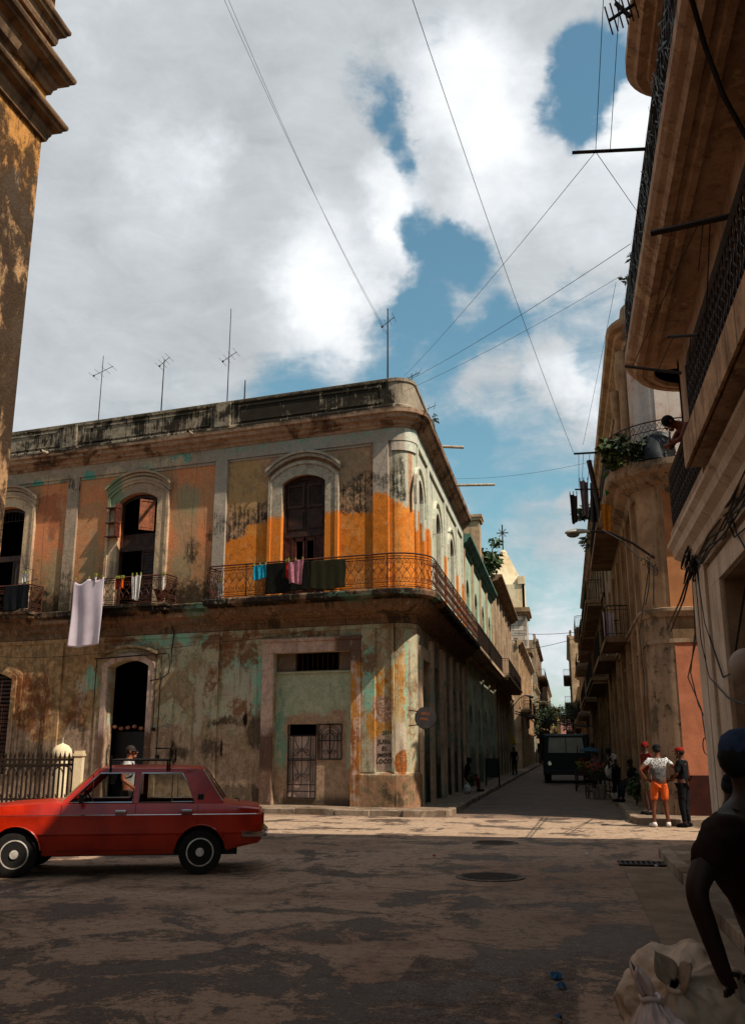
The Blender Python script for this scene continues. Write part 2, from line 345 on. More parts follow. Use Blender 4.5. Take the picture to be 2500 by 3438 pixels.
# ================================================================ facade paint
def facade_mat(name, kind):
    g = G(name); p = g.pos
    s = g.vm('DOT_PRODUCT', g.vm('SUBTRACT', p, tuple(C0)), tuple(AD)); z = g.sep(p)[2]; y = g.sep(p)[1]
    # along-facade coordinate: positive on the square, negative down the side street
    side = g.mr(g.sep(p)[0], XB - .35, XB - .15); s = g.math('SUBTRACT', g.math('MULTIPLY', s, g.math('SUBTRACT', 1, side)), g.math('MULTIPLY', g.math('SUBTRACT', y, VC.y), side))
    q = g.comb(s, 0, z)
    w1 = g.vm('SUBTRACT', g.noise(g.scale(p, (1, 1, .7)), 1.5, 6, .65, col=True), (.5, .5, .5)); w2 = g.vm('SUBTRACT', g.noise(p, 9, 5, .7, col=True), (.5, .5, .5))
    qw = g.vm('ADD', g.vm('ADD', q, g.scale(w1, (1.3, 0, 1.3))), g.scale(w2, (.45, 0, .45)))
    qs = g.vm('ADD', q, g.scale(w2, (.16, 0, .16)))
    st = g.noise(g.scale(p, (4, 4, .3)), 1.7, 7, .7); st2 = g.noise(g.scale(p, (9, 9, .5)), 2, 5, .7)
    big = g.noise(p, .8, 6, .6, .5); mid = g.noise(p, 4.5, 6, .68, .3); fine = g.noise(p, 45, 3, .6); sc = g.noise(p, 14, 5, .7)
    def blob(cs, cz, rs, rz, soft=.25, vec=None):
        L = g.vm('LENGTH', g.scale(g.vm('SUBTRACT', qw if vec is None else vec, (cs, 0, cz)), (1 / rs, 0, 1 / rz)))
        return g.mr(L, 1 + soft, 1 - soft)
    def streaky(m, k=1.): return g.math('MULTIPLY', m, g.mr(g.math('ADD', g.math('ADD', g.math('MULTIPLY', st2, .42), g.math('MULTIPLY', mid, .33)), g.math('MULTIPLY', sc, .25)), .43, .56, 0, k))
    def AND(a, b): return g.math('MULTIPLY', a, b)
    X = lambda h: hx(h)
    if kind == 'upper':
        ta = g.mix(g.mr(mid, .4, .6), X('c0906c'), X('a07a5c'))
        # first bay near the corner: tan over green-grey; next bays: peach going to tan-green
        pe = g.mix(g.mr(g.math('ADD', big, g.math('MULTIPLY', z, .0)), .42, .56), X('d8875a'), X('c48a60'))
        pe = g.mix(g.mr(g.math('ADD', z, g.math('MULTIPLY', g.math('SUBTRACT', mid, .5), 3.)), 8.3, 6.7), pe, X('a07854'))
        pe = g.mix(AND(g.mr(mid, .55, .6), .6), pe, X('c07c50'))
        bay1 = g.mr(s, 6.28, 6.3); col = g.mix(bay1, ta, pe)
        col = g.mix(blob(5.5, 9.6, .7, 1.), col, X('b98f5e')); col = g.mix(AND(blob(2., 9.6, .5, .9), .7), col, X('a08468')); col = g.mix(AND(g.mr(s, 6.2, 6.1), g.mr(g.noise(p, 2.6, 7, .75, .6), .5, .58, 0, .5)), col, X('8a7458'))
        for b in [(7.6, 8.2, .5, 1.6), (11.2, 7.3, .35, .8), (9.9, 7.6, .35, .9), (12.7, 8.7, .18, .3), (12.5, 7.2, .4, .9), (7.5, 9.3, .35, .45), (10.9, 8.2, .25, .6), (15.5, 8, .5, 1.)]:
            col = g.mix(AND(blob(*b), .5), col, X('94906e'))
        for b in [(13.0, 9.7, .7, .35), (12.6, 9.0, .3, .5)]: col = g.mix(AND(blob(*b), .6), col, X('a0553a'))
        col = g.mix(AND(g.mr(s, .78, .72), g.mr(s, -.3, -.2)), col, g.mix(g.mr(st, .45, .6), X('bdb6a2'), X('a09a84')))
        # newer orange coat with a ragged upper edge
        line = g.ramp(g.mr(s, -3., 7., 0, 1, smooth=False), [(0, (.30,) * 3), (.1, (.45,) * 3), (.30, (.47,) * 3), (.345, (.50,) * 3), (.39, (.59,) * 3), (.42, (.42,) * 3), (.545, (.46,) * 3), (.72, (.50,) * 3), (.76, (.43,) * 3), (.84, (.42,) * 3), (.85, (.30,) * 3), (.905, (.27,) * 3), (1, (.1,) * 3)])
        zl = g.math('ADD', g.math('MULTIPLY', line, 3.), 7.08)
        zz = g.math('ADD', z, g.math('MULTIPLY', g.math('SUBTRACT', sc, .5), .55))
        orange = AND(g.mr(zz, g.math('ADD', zl, .04), g.math('SUBTRACT', zl, .04)), g.mr(s, 6.32, 6.28))
        oc = g.mix(g.mr(mid, .35, .65), X('e2832c'), X('c96f22')); oc = g.mix(AND(g.mr(st, .5, .66), .5), oc, X('b8884c')); oc = g.mix(AND(g.mr(big, .5, .6), .4), oc, X('d89a54'))
        # black mould
        mould = X('241f16')
        for b in [(5.75, 8.35, .55, .65), (4.95, 8.6, .6, .42), (2.0, 8.7, .55, .75), (1.55, 9.2, .5, .4), (.35, 9.25, .45, .62), (2.1, 8.1, .5, .14), (6.45, 8.1, .28, .3), (7.3, 7.6, .3, .4), (.3, 8.9, .5, .3)]:
            col = g.mix(AND(streaky(blob(*b, .35), 1.), .93), col, mould)
        col = g.mix(orange, col, oc)
        col = g.mix(AND(streaky(blob(4.6, 6.75, 1.5, .22), .8), .6), col, X('6a4a24')); col = g.mix(AND(streaky(blob(1.9, 6.7, .9, .16), .9), .6), col, X('6a4a24'))  # brown shadows of the balcony washing, painted low on the orange
        low = AND(g.mr(g.math('ADD', z, g.math('MULTIPLY', g.math('SUBTRACT', mid, .5), 2.2)), 7.0, 6.3), g.mr(s, 6.2, 6.3))
        col = g.mix(AND(low, .9), col, mould)
        col = g.mix(AND(g.mr(st, .56, .7), .4), col, X('5a4a32'))
        sidec = g.mix(g.mr(mid, .42, .6), X('d2ccb8'), X('bcc0aa')); sidec = g.mix(AND(g.mr(st, .5, .66), .45), sidec, X('7f8f7c'))
        sidec = g.mix(AND(g.mr(zz, g.math('ADD', 8.4, .04), 8.36), g.mr(s, -4., -3.9)), sidec, oc)
        col = g.mix(g.mr(s, -.35, -.45), col, sidec)
    elif kind == 'trim':      # pilasters, frieze: grey with turquoise remains
        col = g.mix(g.mr(big, .4, .6), X('a29484'), X('b0a090')); col = g.mix(g.mr(s, 6.9, 7.2), col, g.mix(g.mr(mid, .42, .6), X('b09682'), X('9c8a72')))
        col = g.mix(g.mr(s, .1, -.1), col, g.mix(g.mr(mid, .42, .58), X('d2ccbc'), X('bcc0ac')))
        tq = AND(g.mr(g.math('ADD', z, g.math('MULTIPLY', g.math('SUBTRACT', sc, .5), .7)), 10.62, 10.78), g.mr(s, 7.4, 6.2)); col = g.mix(AND(tq, g.mr(mid, .46, .56, 0, .6)), col, X('7fa48e'))
        for b in [(9.0, 10.6, .3, .16), (11.5, 10.5, .25, .3), (8.0, 10.75, .5, .14), (13.2, 10.4, .8, .12)]: col = g.mix(blob(*b), col, X('5f9a84'))
        for b in [(8.6, 10.65, .9, .18), (10.4, 10.5, .5, .16), (12.9, 10.5, .4, .15)]: col = g.mix(AND(blob(*b), g.mr(sc, .42, .5)), col, X('c9ab8c'))
        line = g.ramp(g.mr(s, -3., 7., 0, 1, smooth=False), [(0, (.45,) * 3), (.3, (.47,) * 3), (.39, (.6,) * 3), (.42, (.62,) * 3), (.44, (.48,) * 3), (.545, (.46,) * 3), (.8, (.48,) * 3), (.9, (.2,) * 3)])
        zl = g.math('ADD', g.math('MULTIPLY', line, 3.), 7.1); zz = g.math('ADD', z, g.math('MULTIPLY', g.math('SUBTRACT', sc, .5), .5))
        oc = g.mix(g.mr(mid, .35, .65), X('e2832c'), X('c97022')); col = g.mix(AND(g.mr(zz, g.math('ADD', zl, .04), g.math('SUBTRACT', zl, .04)), g.mr(s, 6.0, 5.9)), col, oc)
        mould = X('241f16')
        for b in [(1.0, 9.35, .3, .2), (6.4, 8.5, .3, .35), (12., 6.8, .5, .5), (12., 10.2, .8, .2)]: col = g.mix(AND(streaky(blob(*b, .35)), .8), col, mould)
        low = AND(g.mr(g.math('ADD', z, g.math('MULTIPLY', g.math('SUBTRACT', mid, .5), 2.2)), 6.9, 6.2), g.mr(s, 6.2, 6.3)); col = g.mix(AND(low, .9), col, mould)
        col = g.mix(AND(g.mr(st, .56, .7), .35), col, X('5a5040'))
    elif kind == 'frame':     # cream window surrounds
        col = g.mix(g.mr(mid, .42, .6), X('b4a490'), X('9c8e7c')); col = g.mix(g.mr(s, 7, 7.2), col, g.mix(g.mr(big, .4, .55), X('cfb08c'), X('a88c74')))
        col = g.mix(AND(g.mr(sc, .56, .62), .6), col, X('7d7458'))
        line = 8.45; zz = g.math('ADD', z, g.math('MULTIPLY', g.math('SUBTRACT', sc, .5), .7)); oc = X('dd7f2c')
        col = g.mix(AND(g.mr(zz, line + .08, line), AND(g.mr(s, 6.0, 5.9), g.mr(s, -4.2, -4.))), col, oc)
        col = g.mix(AND(g.mr(st2, .56, .68), .55), col, X('4a3a28'))
        for b in [(10.2, 9.9, .3, .5), (10.4, 10.2, .4, .3)]: col = g.mix(blob(*b), col, X('7f8a6a'))
        col = g.mix(g.mr(s, -.35, -.45), col, g.mix(AND(g.mr(zz, 7.9, 7.8), g.mr(s, -4.3, -4.1)), g.mix(g.mr(st, .45, .6), X('d6d0bc'), X('b8bfa8')), oc))
    elif kind == 'ground':
        col = g.mix(g.mr(big, .4, .6), X('b4b298'), X('9aa286')); col = g.mix(g.mr(mid, .42, .6), col, X('b8a686'))
        col = g.mix(AND(g.mr(big, .5, .54), .55), col, X('946a48')); col = g.mix(AND(g.mr(g.noise(p, 2.3, 7, .75, .8), .54, .58), .6), col, g.mix(g.mr(sc, .4, .6), X('6c5036'), X('8a6a4a')))
        col = g.mix(g.mr(s, 10.2, 10.6), col, g.mix(g.mr(mid, .42, .58), X('b48c62'), X('8c6e4c')))
        for b in [(5.2, 3.9, .7, .6), (5.0, 3.2, .35, .5), (10.8, 3.7, .4, .35), (7.9, 4.95, 1.6, .14), (1.4, 3.6, .2, .9), (.15, 3.4, .2, 1.6)]: col = g.mix(AND(blob(*b), .9), col, g.mix(g.mr(mid, .4, .6), X('7cc0a6'), X('98aa92')))
        for b in [(5.5, 3.5, .5, .7), (6.9, 2.9, .16, 1.2), (5.2, 3.0, .12, .8), (6.4, 3.4, .12, .9), (11.1, 3.0, .16, 1.)]: col = g.mix(AND(blob(*b), .8), col, X('b8aa94'))
        rust = g.mix(g.mr(mid, .35, .65), X('8a4c22'), X('6a3a20'))
        for b in [(5.9, 4.9, 1.2, .22), (5.9, 4.4, .3, .4), (6.5, 3.6, .2, .4), (5.5, 2.9, .25, .35), (5.15, 4.4, .4, .3), (5.2, 2.6, .15, .5), (12.9, 2.9, .7, 1.1), (11.2, 2.6, .5, .7), (9.9, 4.9, .8, .2), (1.5, 4.1, .35, .3), (3.3, 4.9, .6, .12), (13.4, 3.8, .5, .5)]: col = g.mix(AND(AND(blob(*b), g.mr(mid, .36, .5)), .8), col, rust)
        ylw = g.mix(g.mr(mid, .35, .65), X('d09844'), X('ac6c28'))
        for b in [(1.0, 3.3, .28, .6), (.55, 3.9, .25, .3), (1.05, 2.6, .3, .8), (.35, 3.4, .22, .9), (1.8, 3., .16, 1.), (1.3, 2.4, .18, .5), (1.9, 2.2, .12, .6)]: col = g.mix(AND(AND(blob(*b), g.mr(mid, .40, .48)), .95), col, ylw)
        for b in [(.4, 3.0, .3, 1.2), (.4, 2., .3, .7)]: col = g.mix(AND(AND(blob(*b), g.mr(st, .4, .5)), .8), col, X('cdb07c'))
        col = g.mix(blob(1.0, 2.75, .3, .38, .12, qs), col, g.mix(g.mr(sc, .42, .55), X('c3ab9a'), X('9a6a48')))
        col = g.mix(blob(1.0, 1.55, .32, .5, .15, qs), col, X('a98f80')); col = g.mix(blob(.45, 1.95, .3, .5, .25), col, X('cdbba4'))
        col = g.mix(blob(.38, 1.3, .27, .36, .08, qs), col, g.mix(g.mr(sc, .4, .6), X('b4662e'), X('8a4a20')))
        # bare tan render rising from the pavement
        lowm = g.mr(g.math('ADD', z, g.math('MULTIPLY', g.math('SUBTRACT', big, .5), 4.5)), 2.35, 2.05); lowm = AND(lowm, g.mr(s, 1.2, 2.))
        col = g.mix(AND(lowm, .92), col, g.mix(g.mr(mid, .42, .58), X('ac8e78'), X('8e745e')))
        col = g.mix(AND(g.mr(s, 2.0, 1.9), g.mr(g.math('ADD', z, g.math('MULTIPLY', g.math('SUBTRACT', mid, .5), .7)), 1.1, .95)), col, g.mix(g.mr(g.math('ADD', g.math('MULTIPLY', big, .5), g.math('MULTIPLY', mid, .5)), .42, .6), X('a0765a'), X('6a6048')))
        for b in [(12.6, 1.3, .7, .6), (4.9, 2.2, .25, .5), (6.4, 1.6, .3, .25), (7.5, 1.5, .4, .2), (5.4, .4, 1.2, .3), (.7, .4, .3, .2), (5.9, 2.4, .5, .16), (11., 2.4, .4, .2)]: col = g.mix(AND(blob(*b, .4), .75), col, X('2c241a'))
        for b in [(6.0, 1.7, .05, .25), (7.65, 1.6, .05, .3), (5.25, 2.5, .08, .2)]: col = g.mix(blob(*b, .3, qs), col, X('140f0a'))
        col = g.mix(AND(g.mr(st, .5, .68), .5), col, X('4a3c2a')); col = g.mix(AND(g.mr(st2, .58, .66), .4), col, X('b09878'))
    elif kind == 'infill':
        col = g.mix(g.mr(mid, .42, .58), X('9ea588'), X('b0b094')); tan = g.mix(g.mr(mid, .42, .58), X('b29278'), X('9c7e64'))
        zz = g.math('ADD', z, g.math('MULTIPLY', g.math('SUBTRACT', big, .5), 1.1))
        edge = g.mr(g.math('ABSOLUTE', g.math('SUBTRACT', s, 3.1)), 1.05, .9); m = g.math('MAXIMUM', AND(g.mr(zz, 2.75, 2.6), edge), g.mr(zz, 1.2, .9)); col = g.mix(m, col, tan)
        col = g.mix(g.mr(z, 3.82, 3.86), col, X('6e5a4a')); col = g.mix(AND(blob(4.15, 2.2, .12, 1.2), .7), col, X('6a9a84')); col = g.mix(AND(g.mr(g.math('ADD', z, g.math('MULTIPLY', mid, .5)), .75, .5), .8), col, X('3a342a'))
    elif kind == 'doorframe':
        col = g.mix(g.mr(mid, .42, .6), X('cbab98'), X('b5978a')); col = g.mix(AND(g.mr(s, 2.6, 2.2), g.mr(g.math('ADD', g.math('MULTIPLY', st, .6), g.math('MULTIPLY', mid, .4)), .42, .52)), col, g.mix(g.mr(big, .42, .56), X('c08034'), X('94562a')))
        col = g.mix(AND(AND(g.mr(s, 3.5, 4.), g.mr(g.math('ADD', z, mid), 2.9, 2.5)), .85), col, X('4a2c1c')); col = g.mix(AND(g.mr(s, 2.5, 2.3), g.mr(z, 4., 4.15)), col, X('6a5246'))
        col = g.mix(AND(g.mr(st, .52, .66), .4), col, X('6a4a36'))
    elif kind == 'parapet':
        col = g.mix(g.mr(mid, .42, .6), X('9a8a76'), X('7c6e5c')); k = g.noise(g.scale(p, (1, 1, .8)), 1.1, 7, .7, .6)
        k = g.math('ADD', k, g.mr(s, 1.2, -.4, 0, -.08)); k = g.math('ADD', k, g.mr(g.math('ABSOLUTE', g.math('SUBTRACT', s, 3.4)), 3., 1., 0, .09))
        col = g.mix(g.mr(g.math('ADD', k, g.math('MULTIPLY', g.math('SUBTRACT', st2, .5), .45)), .45, .55, 0, .95), col, X('1c1811'))
        col = g.mix(AND(g.mr(s, .5, -.2), .55), col, X('a89a86')); col = g.mix(AND(g.mr(g.math('ADD', z, g.math('MULTIPLY', mid, .3)), 12.52, 12.6), .5), col, X('7a6c58'))
    elif kind == 'cornice':
        col = g.mix(g.mr(mid, .42, .6), X('ab8a72'), X('94745c')); col = g.mix(AND(g.mr(big, .5, .55), .7), col, X('6a4632'))
        col = g.mix(g.mr(g.math('ADD', g.math('MULTIPLY', st, .5), g.math('MULTIPLY', big, .6)), .56, .68, 0, .8), col, X('2c2018')); col = g.mix(g.mr(g.noise(g.scale(p, (1, 1, 6)), 1.2, 4, .6), .55, .62, 0, .5), col, X('c0a286'))
        col = g.mix(AND(g.mr(z, 11.3, 11.42), g.mr(big, .40, .5)), col, X('241d15'))
    elif kind == 'slab':
        col = g.mix(g.mr(mid, .42, .6), X('7a5c46'), X('604a38')); col = g.mix(g.mr(g.math('ADD', big, g.math('MULTIPLY', st, .5)), .72, .82), col, X('8a6c52'))
        col = g.mix(g.mr(g.math('ADD', g.math('MULTIPLY', big, .6), g.math('MULTIPLY', st, .5)), .54, .66, 0, .8), col, X('1c1712')); col = g.mix(AND(g.mr(z, 5.66, 5.72), g.mr(big, .40, .52)), col, X('1e1812'))
        for b in [(1.5, 5.8, .8, .1), (6.9, 5.75, .4, .2), (-.3, 5.75, .4, .1)]: col = g.mix(AND(blob(*b), .6), col, X('54705c'))
        col = g.mix(AND(blob(8.9, 5.5, 1.7, .12), .6), col, X('8a6450'))
    grit = g.noise(p, 22, 6, .8, .4); grit2 = g.noise(g.scale(p, (1, 1, .45)), 9., 7, .8, .6)
    col = g.mix(g.mr(grit, .52, .66, 0, .5), col, (.035, .025, .018, 1)); col = g.mix(g.mr(grit2, .56, .66, 0, .4), col, hx('3a2c20')); col = g.mix(g.mr(grit2, .44, .34, 0, .38), col, hx('d8c4a8')) if kind != 'parapet' else col
    col = g.mix(g.mr(fine, .3, .72, 0, .2), col, (.02, .015, .01, 1))
    g.out(col, .93, 0, .12)
    h = g.math('ADD', g.math('MULTIPLY', mid, .5), g.math('ADD', g.math('MULTIPLY', fine, .2), g.math('MULTIPLY', sc, .35)))
    g.bump(h, .55, .035)
    return g.m
for k in ('upper', 'trim', 'frame', 'ground', 'infill', 'doorframe', 'parapet', 'cornice', 'slab'): M['f_' + k] = facade_mat('aged paint ' + k, k)
# ================================================================ ground
def asphalt():
    g = G('worn asphalt'); p = g.pos
    big = g.noise(g.scale(p, (.6, .9, 1)), .45, 7, .62, .6); mid = g.noise(p, 2.2, 7, .7, .3); fine = g.noise(p, 28, 5, .7); gr = g.noise(p, 120, 2, .6)
    sx = g.sep(p)
    col = g.mix(g.mr(mid, .35, .65), hx('a07c66'), hx('866852'))
    col = g.mix(g.mr(big, .42, .5), col, hx('a88870'))
    # side street shade, painted into the road colour as a darker tone
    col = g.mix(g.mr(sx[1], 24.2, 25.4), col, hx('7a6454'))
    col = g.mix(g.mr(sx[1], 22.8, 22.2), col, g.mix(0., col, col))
    # sunlit strip across the crossing, painted paler into the road colour
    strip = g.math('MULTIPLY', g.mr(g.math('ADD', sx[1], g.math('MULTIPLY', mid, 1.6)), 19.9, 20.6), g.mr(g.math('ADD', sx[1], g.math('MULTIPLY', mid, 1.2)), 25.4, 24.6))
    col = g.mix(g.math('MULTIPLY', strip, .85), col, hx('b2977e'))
    # tar patches and damp stains
    k = g.math('ADD', g.math('MULTIPLY', g.noise(g.scale(p, (.9, .9, 1)), .95, 9, .7, .5), 1.), g.math('ADD', g.math('MULTIPLY', g.math('SUBTRACT', fine, .5), .22), g.math('MULTIPLY', g.math('SUBTRACT', mid, .5), .22)))
    near = g.mr(sx[1], 13, 5, 0, .06)
    k = g.math('ADD', k, near)
    col = g.mix(g.math('MULTIPLY', g.mr(k, .525, .572), .9), col, g.mix(g.mr(fine, .35, .65), hx('2c211a'), hx('44362c')))
    # square utility cut, filled with exposed cobble at the near end
    cut = g.math('MULTIPLY', g.math('MULTIPLY', g.mr(sx[0], -1.30, -1.26), g.mr(sx[0], .02, -.02)), g.math('MULTIPLY', g.mr(sx[1], 5.6, 5.65), g.mr(g.math('ADD', sx[1], g.math('MULTIPLY', mid, .5)), 8.5, 8.4)))
    vo = g.vor(g.vm('ADD', p, g.scale(g.noise(p, 9, 3, .6, col=True), (.1, .1, 0))), 30.); cob = g.mix(g.mr(vo, .02, .16), hx('2a201a'), g.mix(g.mr(fine, .4, .6), hx('7a6252'), hx('5a483c')))
    col = g.mix(g.math('MULTIPLY', cut, g.mr(mid, .38, .5, .3, .9)), col, cob)
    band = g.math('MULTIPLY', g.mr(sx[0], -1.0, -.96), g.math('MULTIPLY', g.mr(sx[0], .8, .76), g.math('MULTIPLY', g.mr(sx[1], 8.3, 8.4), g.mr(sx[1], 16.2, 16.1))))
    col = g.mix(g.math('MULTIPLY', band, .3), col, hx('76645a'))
    mo = g.noise(p, 9., 7, .8, .3); col = g.mix(g.mr(mo, .5, .62, 0, .6), col, hx('3a2c24')); col = g.mix(g.mr(mo, .44, .34, 0, .45), col, hx('a88e7a'))
    # cracks
    cr = g.vor(g.vm('ADD', p, g.scale(g.noise(p, 1.5, 5, .7, col=True), (1.2, 1.2, 0))), .42); crm = g.math('MULTIPLY', g.mr(cr, .016, .004), g.mr(mid, .45, .55))
    col = g.mix(g.math('MULTIPLY', crm, .5), col, hx('2a201a'))
    cr2 = g.vor(g.vm('ADD', p, g.scale(g.noise(p, 3, 4, .7, col=True), (.5, .5, 0))), 1.7); crm2 = g.math('MULTIPLY', g.mr(cr2, .035, .01), g.mr(big, .5, .56))
    col = g.mix(g.math('MULTIPLY', crm2, .35), col, hx('241c18'))
    col = g.mix(g.mr(gr, .4, .66, 0, .5), col, hx('2a211c')); col = g.mix(g.mr(g.noise(p, 75, 3, .7), .56, .68, 0, .45), col, hx('b8a08c')); col = g.mix(g.mr(fine, .55, .7, 0, .35), col, hx('4a3c32'))
    g.out(col, g.mr(k, .54, .6, .88, .62), 0, .25)
    h = g.math('ADD', g.math('ADD', g.math('MULTIPLY', gr, .25), g.math('MULTIPLY', fine, .4)), g.math('SUBTRACT', g.math('MULTIPLY', mid, .5), g.math('MULTIPLY', crm, .8)))
    g.bump(h, .5, .03)
    return g.m
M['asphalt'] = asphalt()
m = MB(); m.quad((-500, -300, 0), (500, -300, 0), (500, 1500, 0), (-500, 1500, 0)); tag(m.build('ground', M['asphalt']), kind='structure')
M['paving'] = plaster('worn pavement', '8a7462', '6a5848', 'a08a74', '2a211a', 1.1, .15, .60, seed=11, bump=.5)
def slab(name, poly, z1, mat):
    m = MB(); m.prism(poly, -.05, z1, lambda u, v, d: (u, v, d)); o = m.build(name, mat, bevel=.02); return tag(o, kind='structure')
sp = corner_path(24, 96, ta=1.0, oa0=1.25, ob0=1.0)(0)
wob = [Vector((p.x, p.y, 0)) for p in sp]
poly = [(p.x, p.y) for p in wob] + [(-30, 96), (-30, FA(24, 1.25, 0).y)]
slab('pavement', poly, .15, M['paving'])
# broken kerb stones along the corner, each one its own length (one kerb, surface broken by gaps)
m = MB(); rr = random.Random(3)
path = corner_path(19, 92, ta=1.0, oa0=1.25, ob0=1.0, seg=6)
pts = path(.0)
def along(pts):
    L = [0]
    for a, b in zip(pts, pts[1:]): L.append(L[-1] + (b - a).length)
    def f(d):
        d = max(0, min(L[-1], d))
        for i in range(len(pts) - 1):
            if d <= L[i + 1] + 1e-9:
                t = (d - L[i]) / max(1e-9, L[i + 1] - L[i]); p = pts[i].lerp(pts[i + 1], t); dr = (pts[i + 1] - pts[i]).normalized(); return p, dr
    return f, L[-1]
f, LL = along(pts); d = 0
while d < LL - .3:
    l = rr.uniform(.55, 1.15); l = min(l, LL - d); p, a = f(d + l / 2); n = Vector((a.y, -a.x, 0))
    if n.dot(Vector((1, -1, 0))) < 0: n = -n
    fr = Fr((p.x, p.y, 0), a, n); h = .158 + rr.uniform(-.02, .008); o = rr.uniform(-.02, .035)
    m.box(-l / 2 + .006, l / 2 - .006, -.16, .02 + o, -.02, h, fr); d += l
tag(m.build('kerb', M['kerb'], bevel=.018), kind='structure')
NY = 16.9
slab('pavement', [(1.38, -12), (1.38, NY - .6), (1.5, NY - .25), (1.75, NY), (2.3, NY + .1), (30, NY + .1), (30, -12)], .14, M['paving'])
slab('pavement', [(1.42, 300), (1.42, 23.7), (1.5, 23.2), (1.75, 22.9), (2.2, 22.8), (30, 22.8), (30, 300)], .15, M['paving'])
slab('pavement', [(-6.9, -12), (-6.9, 10.9), (-30, 10.9), (-30, -12)], .14, M['paving'])
slab('pavement', [(-2.95, 96.5), (-2.95, 300), (-30, 300), (-30, 96.5)], .15, M['paving'])
m = MB()
for (x, y0, y1) in ((1.38, -6, NY - .7),):
    yy = y0
    while yy < y1: l = rr.uniform(.8, 1.3); m.box(x - .035 + rr.uniform(-.01, .01), x + .14, yy + .006, min(y1, yy + l) - .006, -.02, .147 + rr.uniform(-.01, .008)); yy += l
yy = 23.8
while yy < 100: l = rr.uniform(.8, 1.3); m.box(1.40 + rr.uniform(-.015, .01), 1.57, yy + .006, yy + l - .006, -.02, .157 + rr.uniform(-.01, .008)); yy += l
xx = 2.3
while xx < 12: l = rr.uniform(.8, 1.3); m.box(xx + .006, xx + l - .006, 22.78, 22.95, -.02, .157 + rr.uniform(-.01, .008)); xx += l
tag(m.build('kerb', M['kerb'], bevel=.015), kind='structure')
# concrete gutter apron on the near right
m = MB(); m.prism([(.72, 5.), (1.33, 5.), (1.33, 14.6), (.72, 14.6)], .004, .016, lambda u, v, d: (u, v, d)); tag(m.build('gutter', plaster('gutter concrete', '8a7462', '76624f', None, '3a2d24', 1.4, .1, seed=5)), kind='structure')
# ================================================================ corner building
cb = thing('corner_building', 'two-storey green and orange corner building with peeling plaster and a curved balcony', 'building', (C0.x, C0.y, 0))
W1, W2, W3, W4 = 3.5, 9.35, 14.6, 20.2
SA = 23.
def hw(c, w=.715): return c - w, c + w
upA = [(W1 - .715, W1 + .715, 5.98, 9.76, .24), (W2 - .72, W2 + .72, 5.98, 9.72, .24), (W3 - .72, W3 + .72, 5.98, 9.72, .24), (W4 - .72, W4 + .72, 5.98, 9.72, .24)]
gdA = [(1.93, 4.35, .1, 4.38, 0, .16), (W2 - .74, W2 + .74, .1, 4.36, .2, .35), (W3 - .82, W3 + .82, .9, 4.1, .22, .3), (W4 - .74, W4 + .74, .1, 4.36, .2, .35)]
MB().wall(FA, .62, SA, 5.2, 11.1, upA, .28).build('wall', M['f_upper'], cb)
MB().wall(FA, .62, SA, .1, 5.2, gdA, .35).build('wall', M['f_ground'], cb)
# rounded corner
for z0, z1, mt in ((.1, 5.2, 'f_ground'), (5.2, 11.1, 'f_upper')):
    pth = corner_path(.62, VC.y + .62)
    P = pth(0); m = MB()
    for a, b in zip(P, P[1:]): m.quad((a.x, a.y, z0), (b.x, b.y, z0), (b.x, b.y, z1), (a.x, a.y, z1))
    m.build('wall', M[mt], cb, smooth=True)
YB = 39.7 - VC.y
BW = [1.25 + .0, 5.4, 9.45]
upB = [(c - .62, c + .62, 5.98, 9.55, .55) for c in BW]
gdB = [(.62 + .35, 2.9, .1, 4.2, 0, .3), (3.4, 5.4, .1, 4.2, 0, .3)] + [(c - .7, c + .7, .1, 3.9, .6, .35) for c in (7.2, 9.4, 11.6, 13.1)]
MB().wall(FB, .62, YB, 5.2, 11.1, upB, .25).build('wall', M['f_upper'], cb)
plB = plaster('side street plaster', 'a89078', '887460', '707868', '2a2018', 1., .6, .56, seed=2, low=1.0)
MB().wall(FB, .62, YB, .1, 5.2, gdB, .3).build('wall', plB, cb)
# closed back and roof
m = MB(); bk = FA(SA, -9, 0)
m.box(2.0, SA, -8.5, -.4, 11.0, 11.15, FA); m.box(1.3, YB, -4., -.3, 10.85, 10.98, FB); m.box(SA - .2, SA, -9, -.01, .1, 11., FA)
m.build('roof', plaster('roof render', '6a5c4c', '4a4034', seed=9), cb)
m = MB(); m.box(.9, SA - .3, -2.2, -2.1, .15, 10.9, FA); m.box(.9, YB, -2.1, -2.0, .15, 10.9, FB); m.box(1.2, SA - .3, -2.1, -.3, 5.2, 5.35, FA); m.box(.9, YB, -2., -.3, 5.2, 5.34, FB)  # black sheets behind the openings, painted as the darkness of the rooms
m.build('dark_backing', M['black'], cb)
pth = corner_path(SA, VC.y + YB)
# plinth, frieze, cornice, parapet, ledge
MB().sweep(corner_path(1.9, VC.y + .9), [(0.003, .1), (.07, .1), (.07, .98), (.04, 1.05), (.003, 1.06)]).build('plinth', M['f_ground'], cb)
MB().sweep(pth, [(0.002, 10.5), (.07, 10.5), (.07, 10.95), (.002, 10.95)]).build('frieze', M['f_trim'], cb, smooth=True)
MB().sweep(pth, [(0.0, 10.9), (.1, 10.9), (.12, 10.96), (.2, 11.0), (.22, 11.08), (.34, 11.14), (.36, 11.24), (.44, 11.27), (.46, 11.4), (.3, 11.46), (0., 11.47)]).build('cornice', M['f_cornice'], cb, smooth=True, angle=25)
MB().sweep(pth, [(-.2, 11.3), (.02, 11.3), (.02, 11.46), (.07, 11.5), (.07, 11.62), (.02, 11.66), (.02, 12.34), (.06, 12.37), (.06, 12.47), (0, 12.5), (-.2, 12.5)]).build('parapet', M['f_parapet'], cb, smooth=True, angle=25)
m = MB()
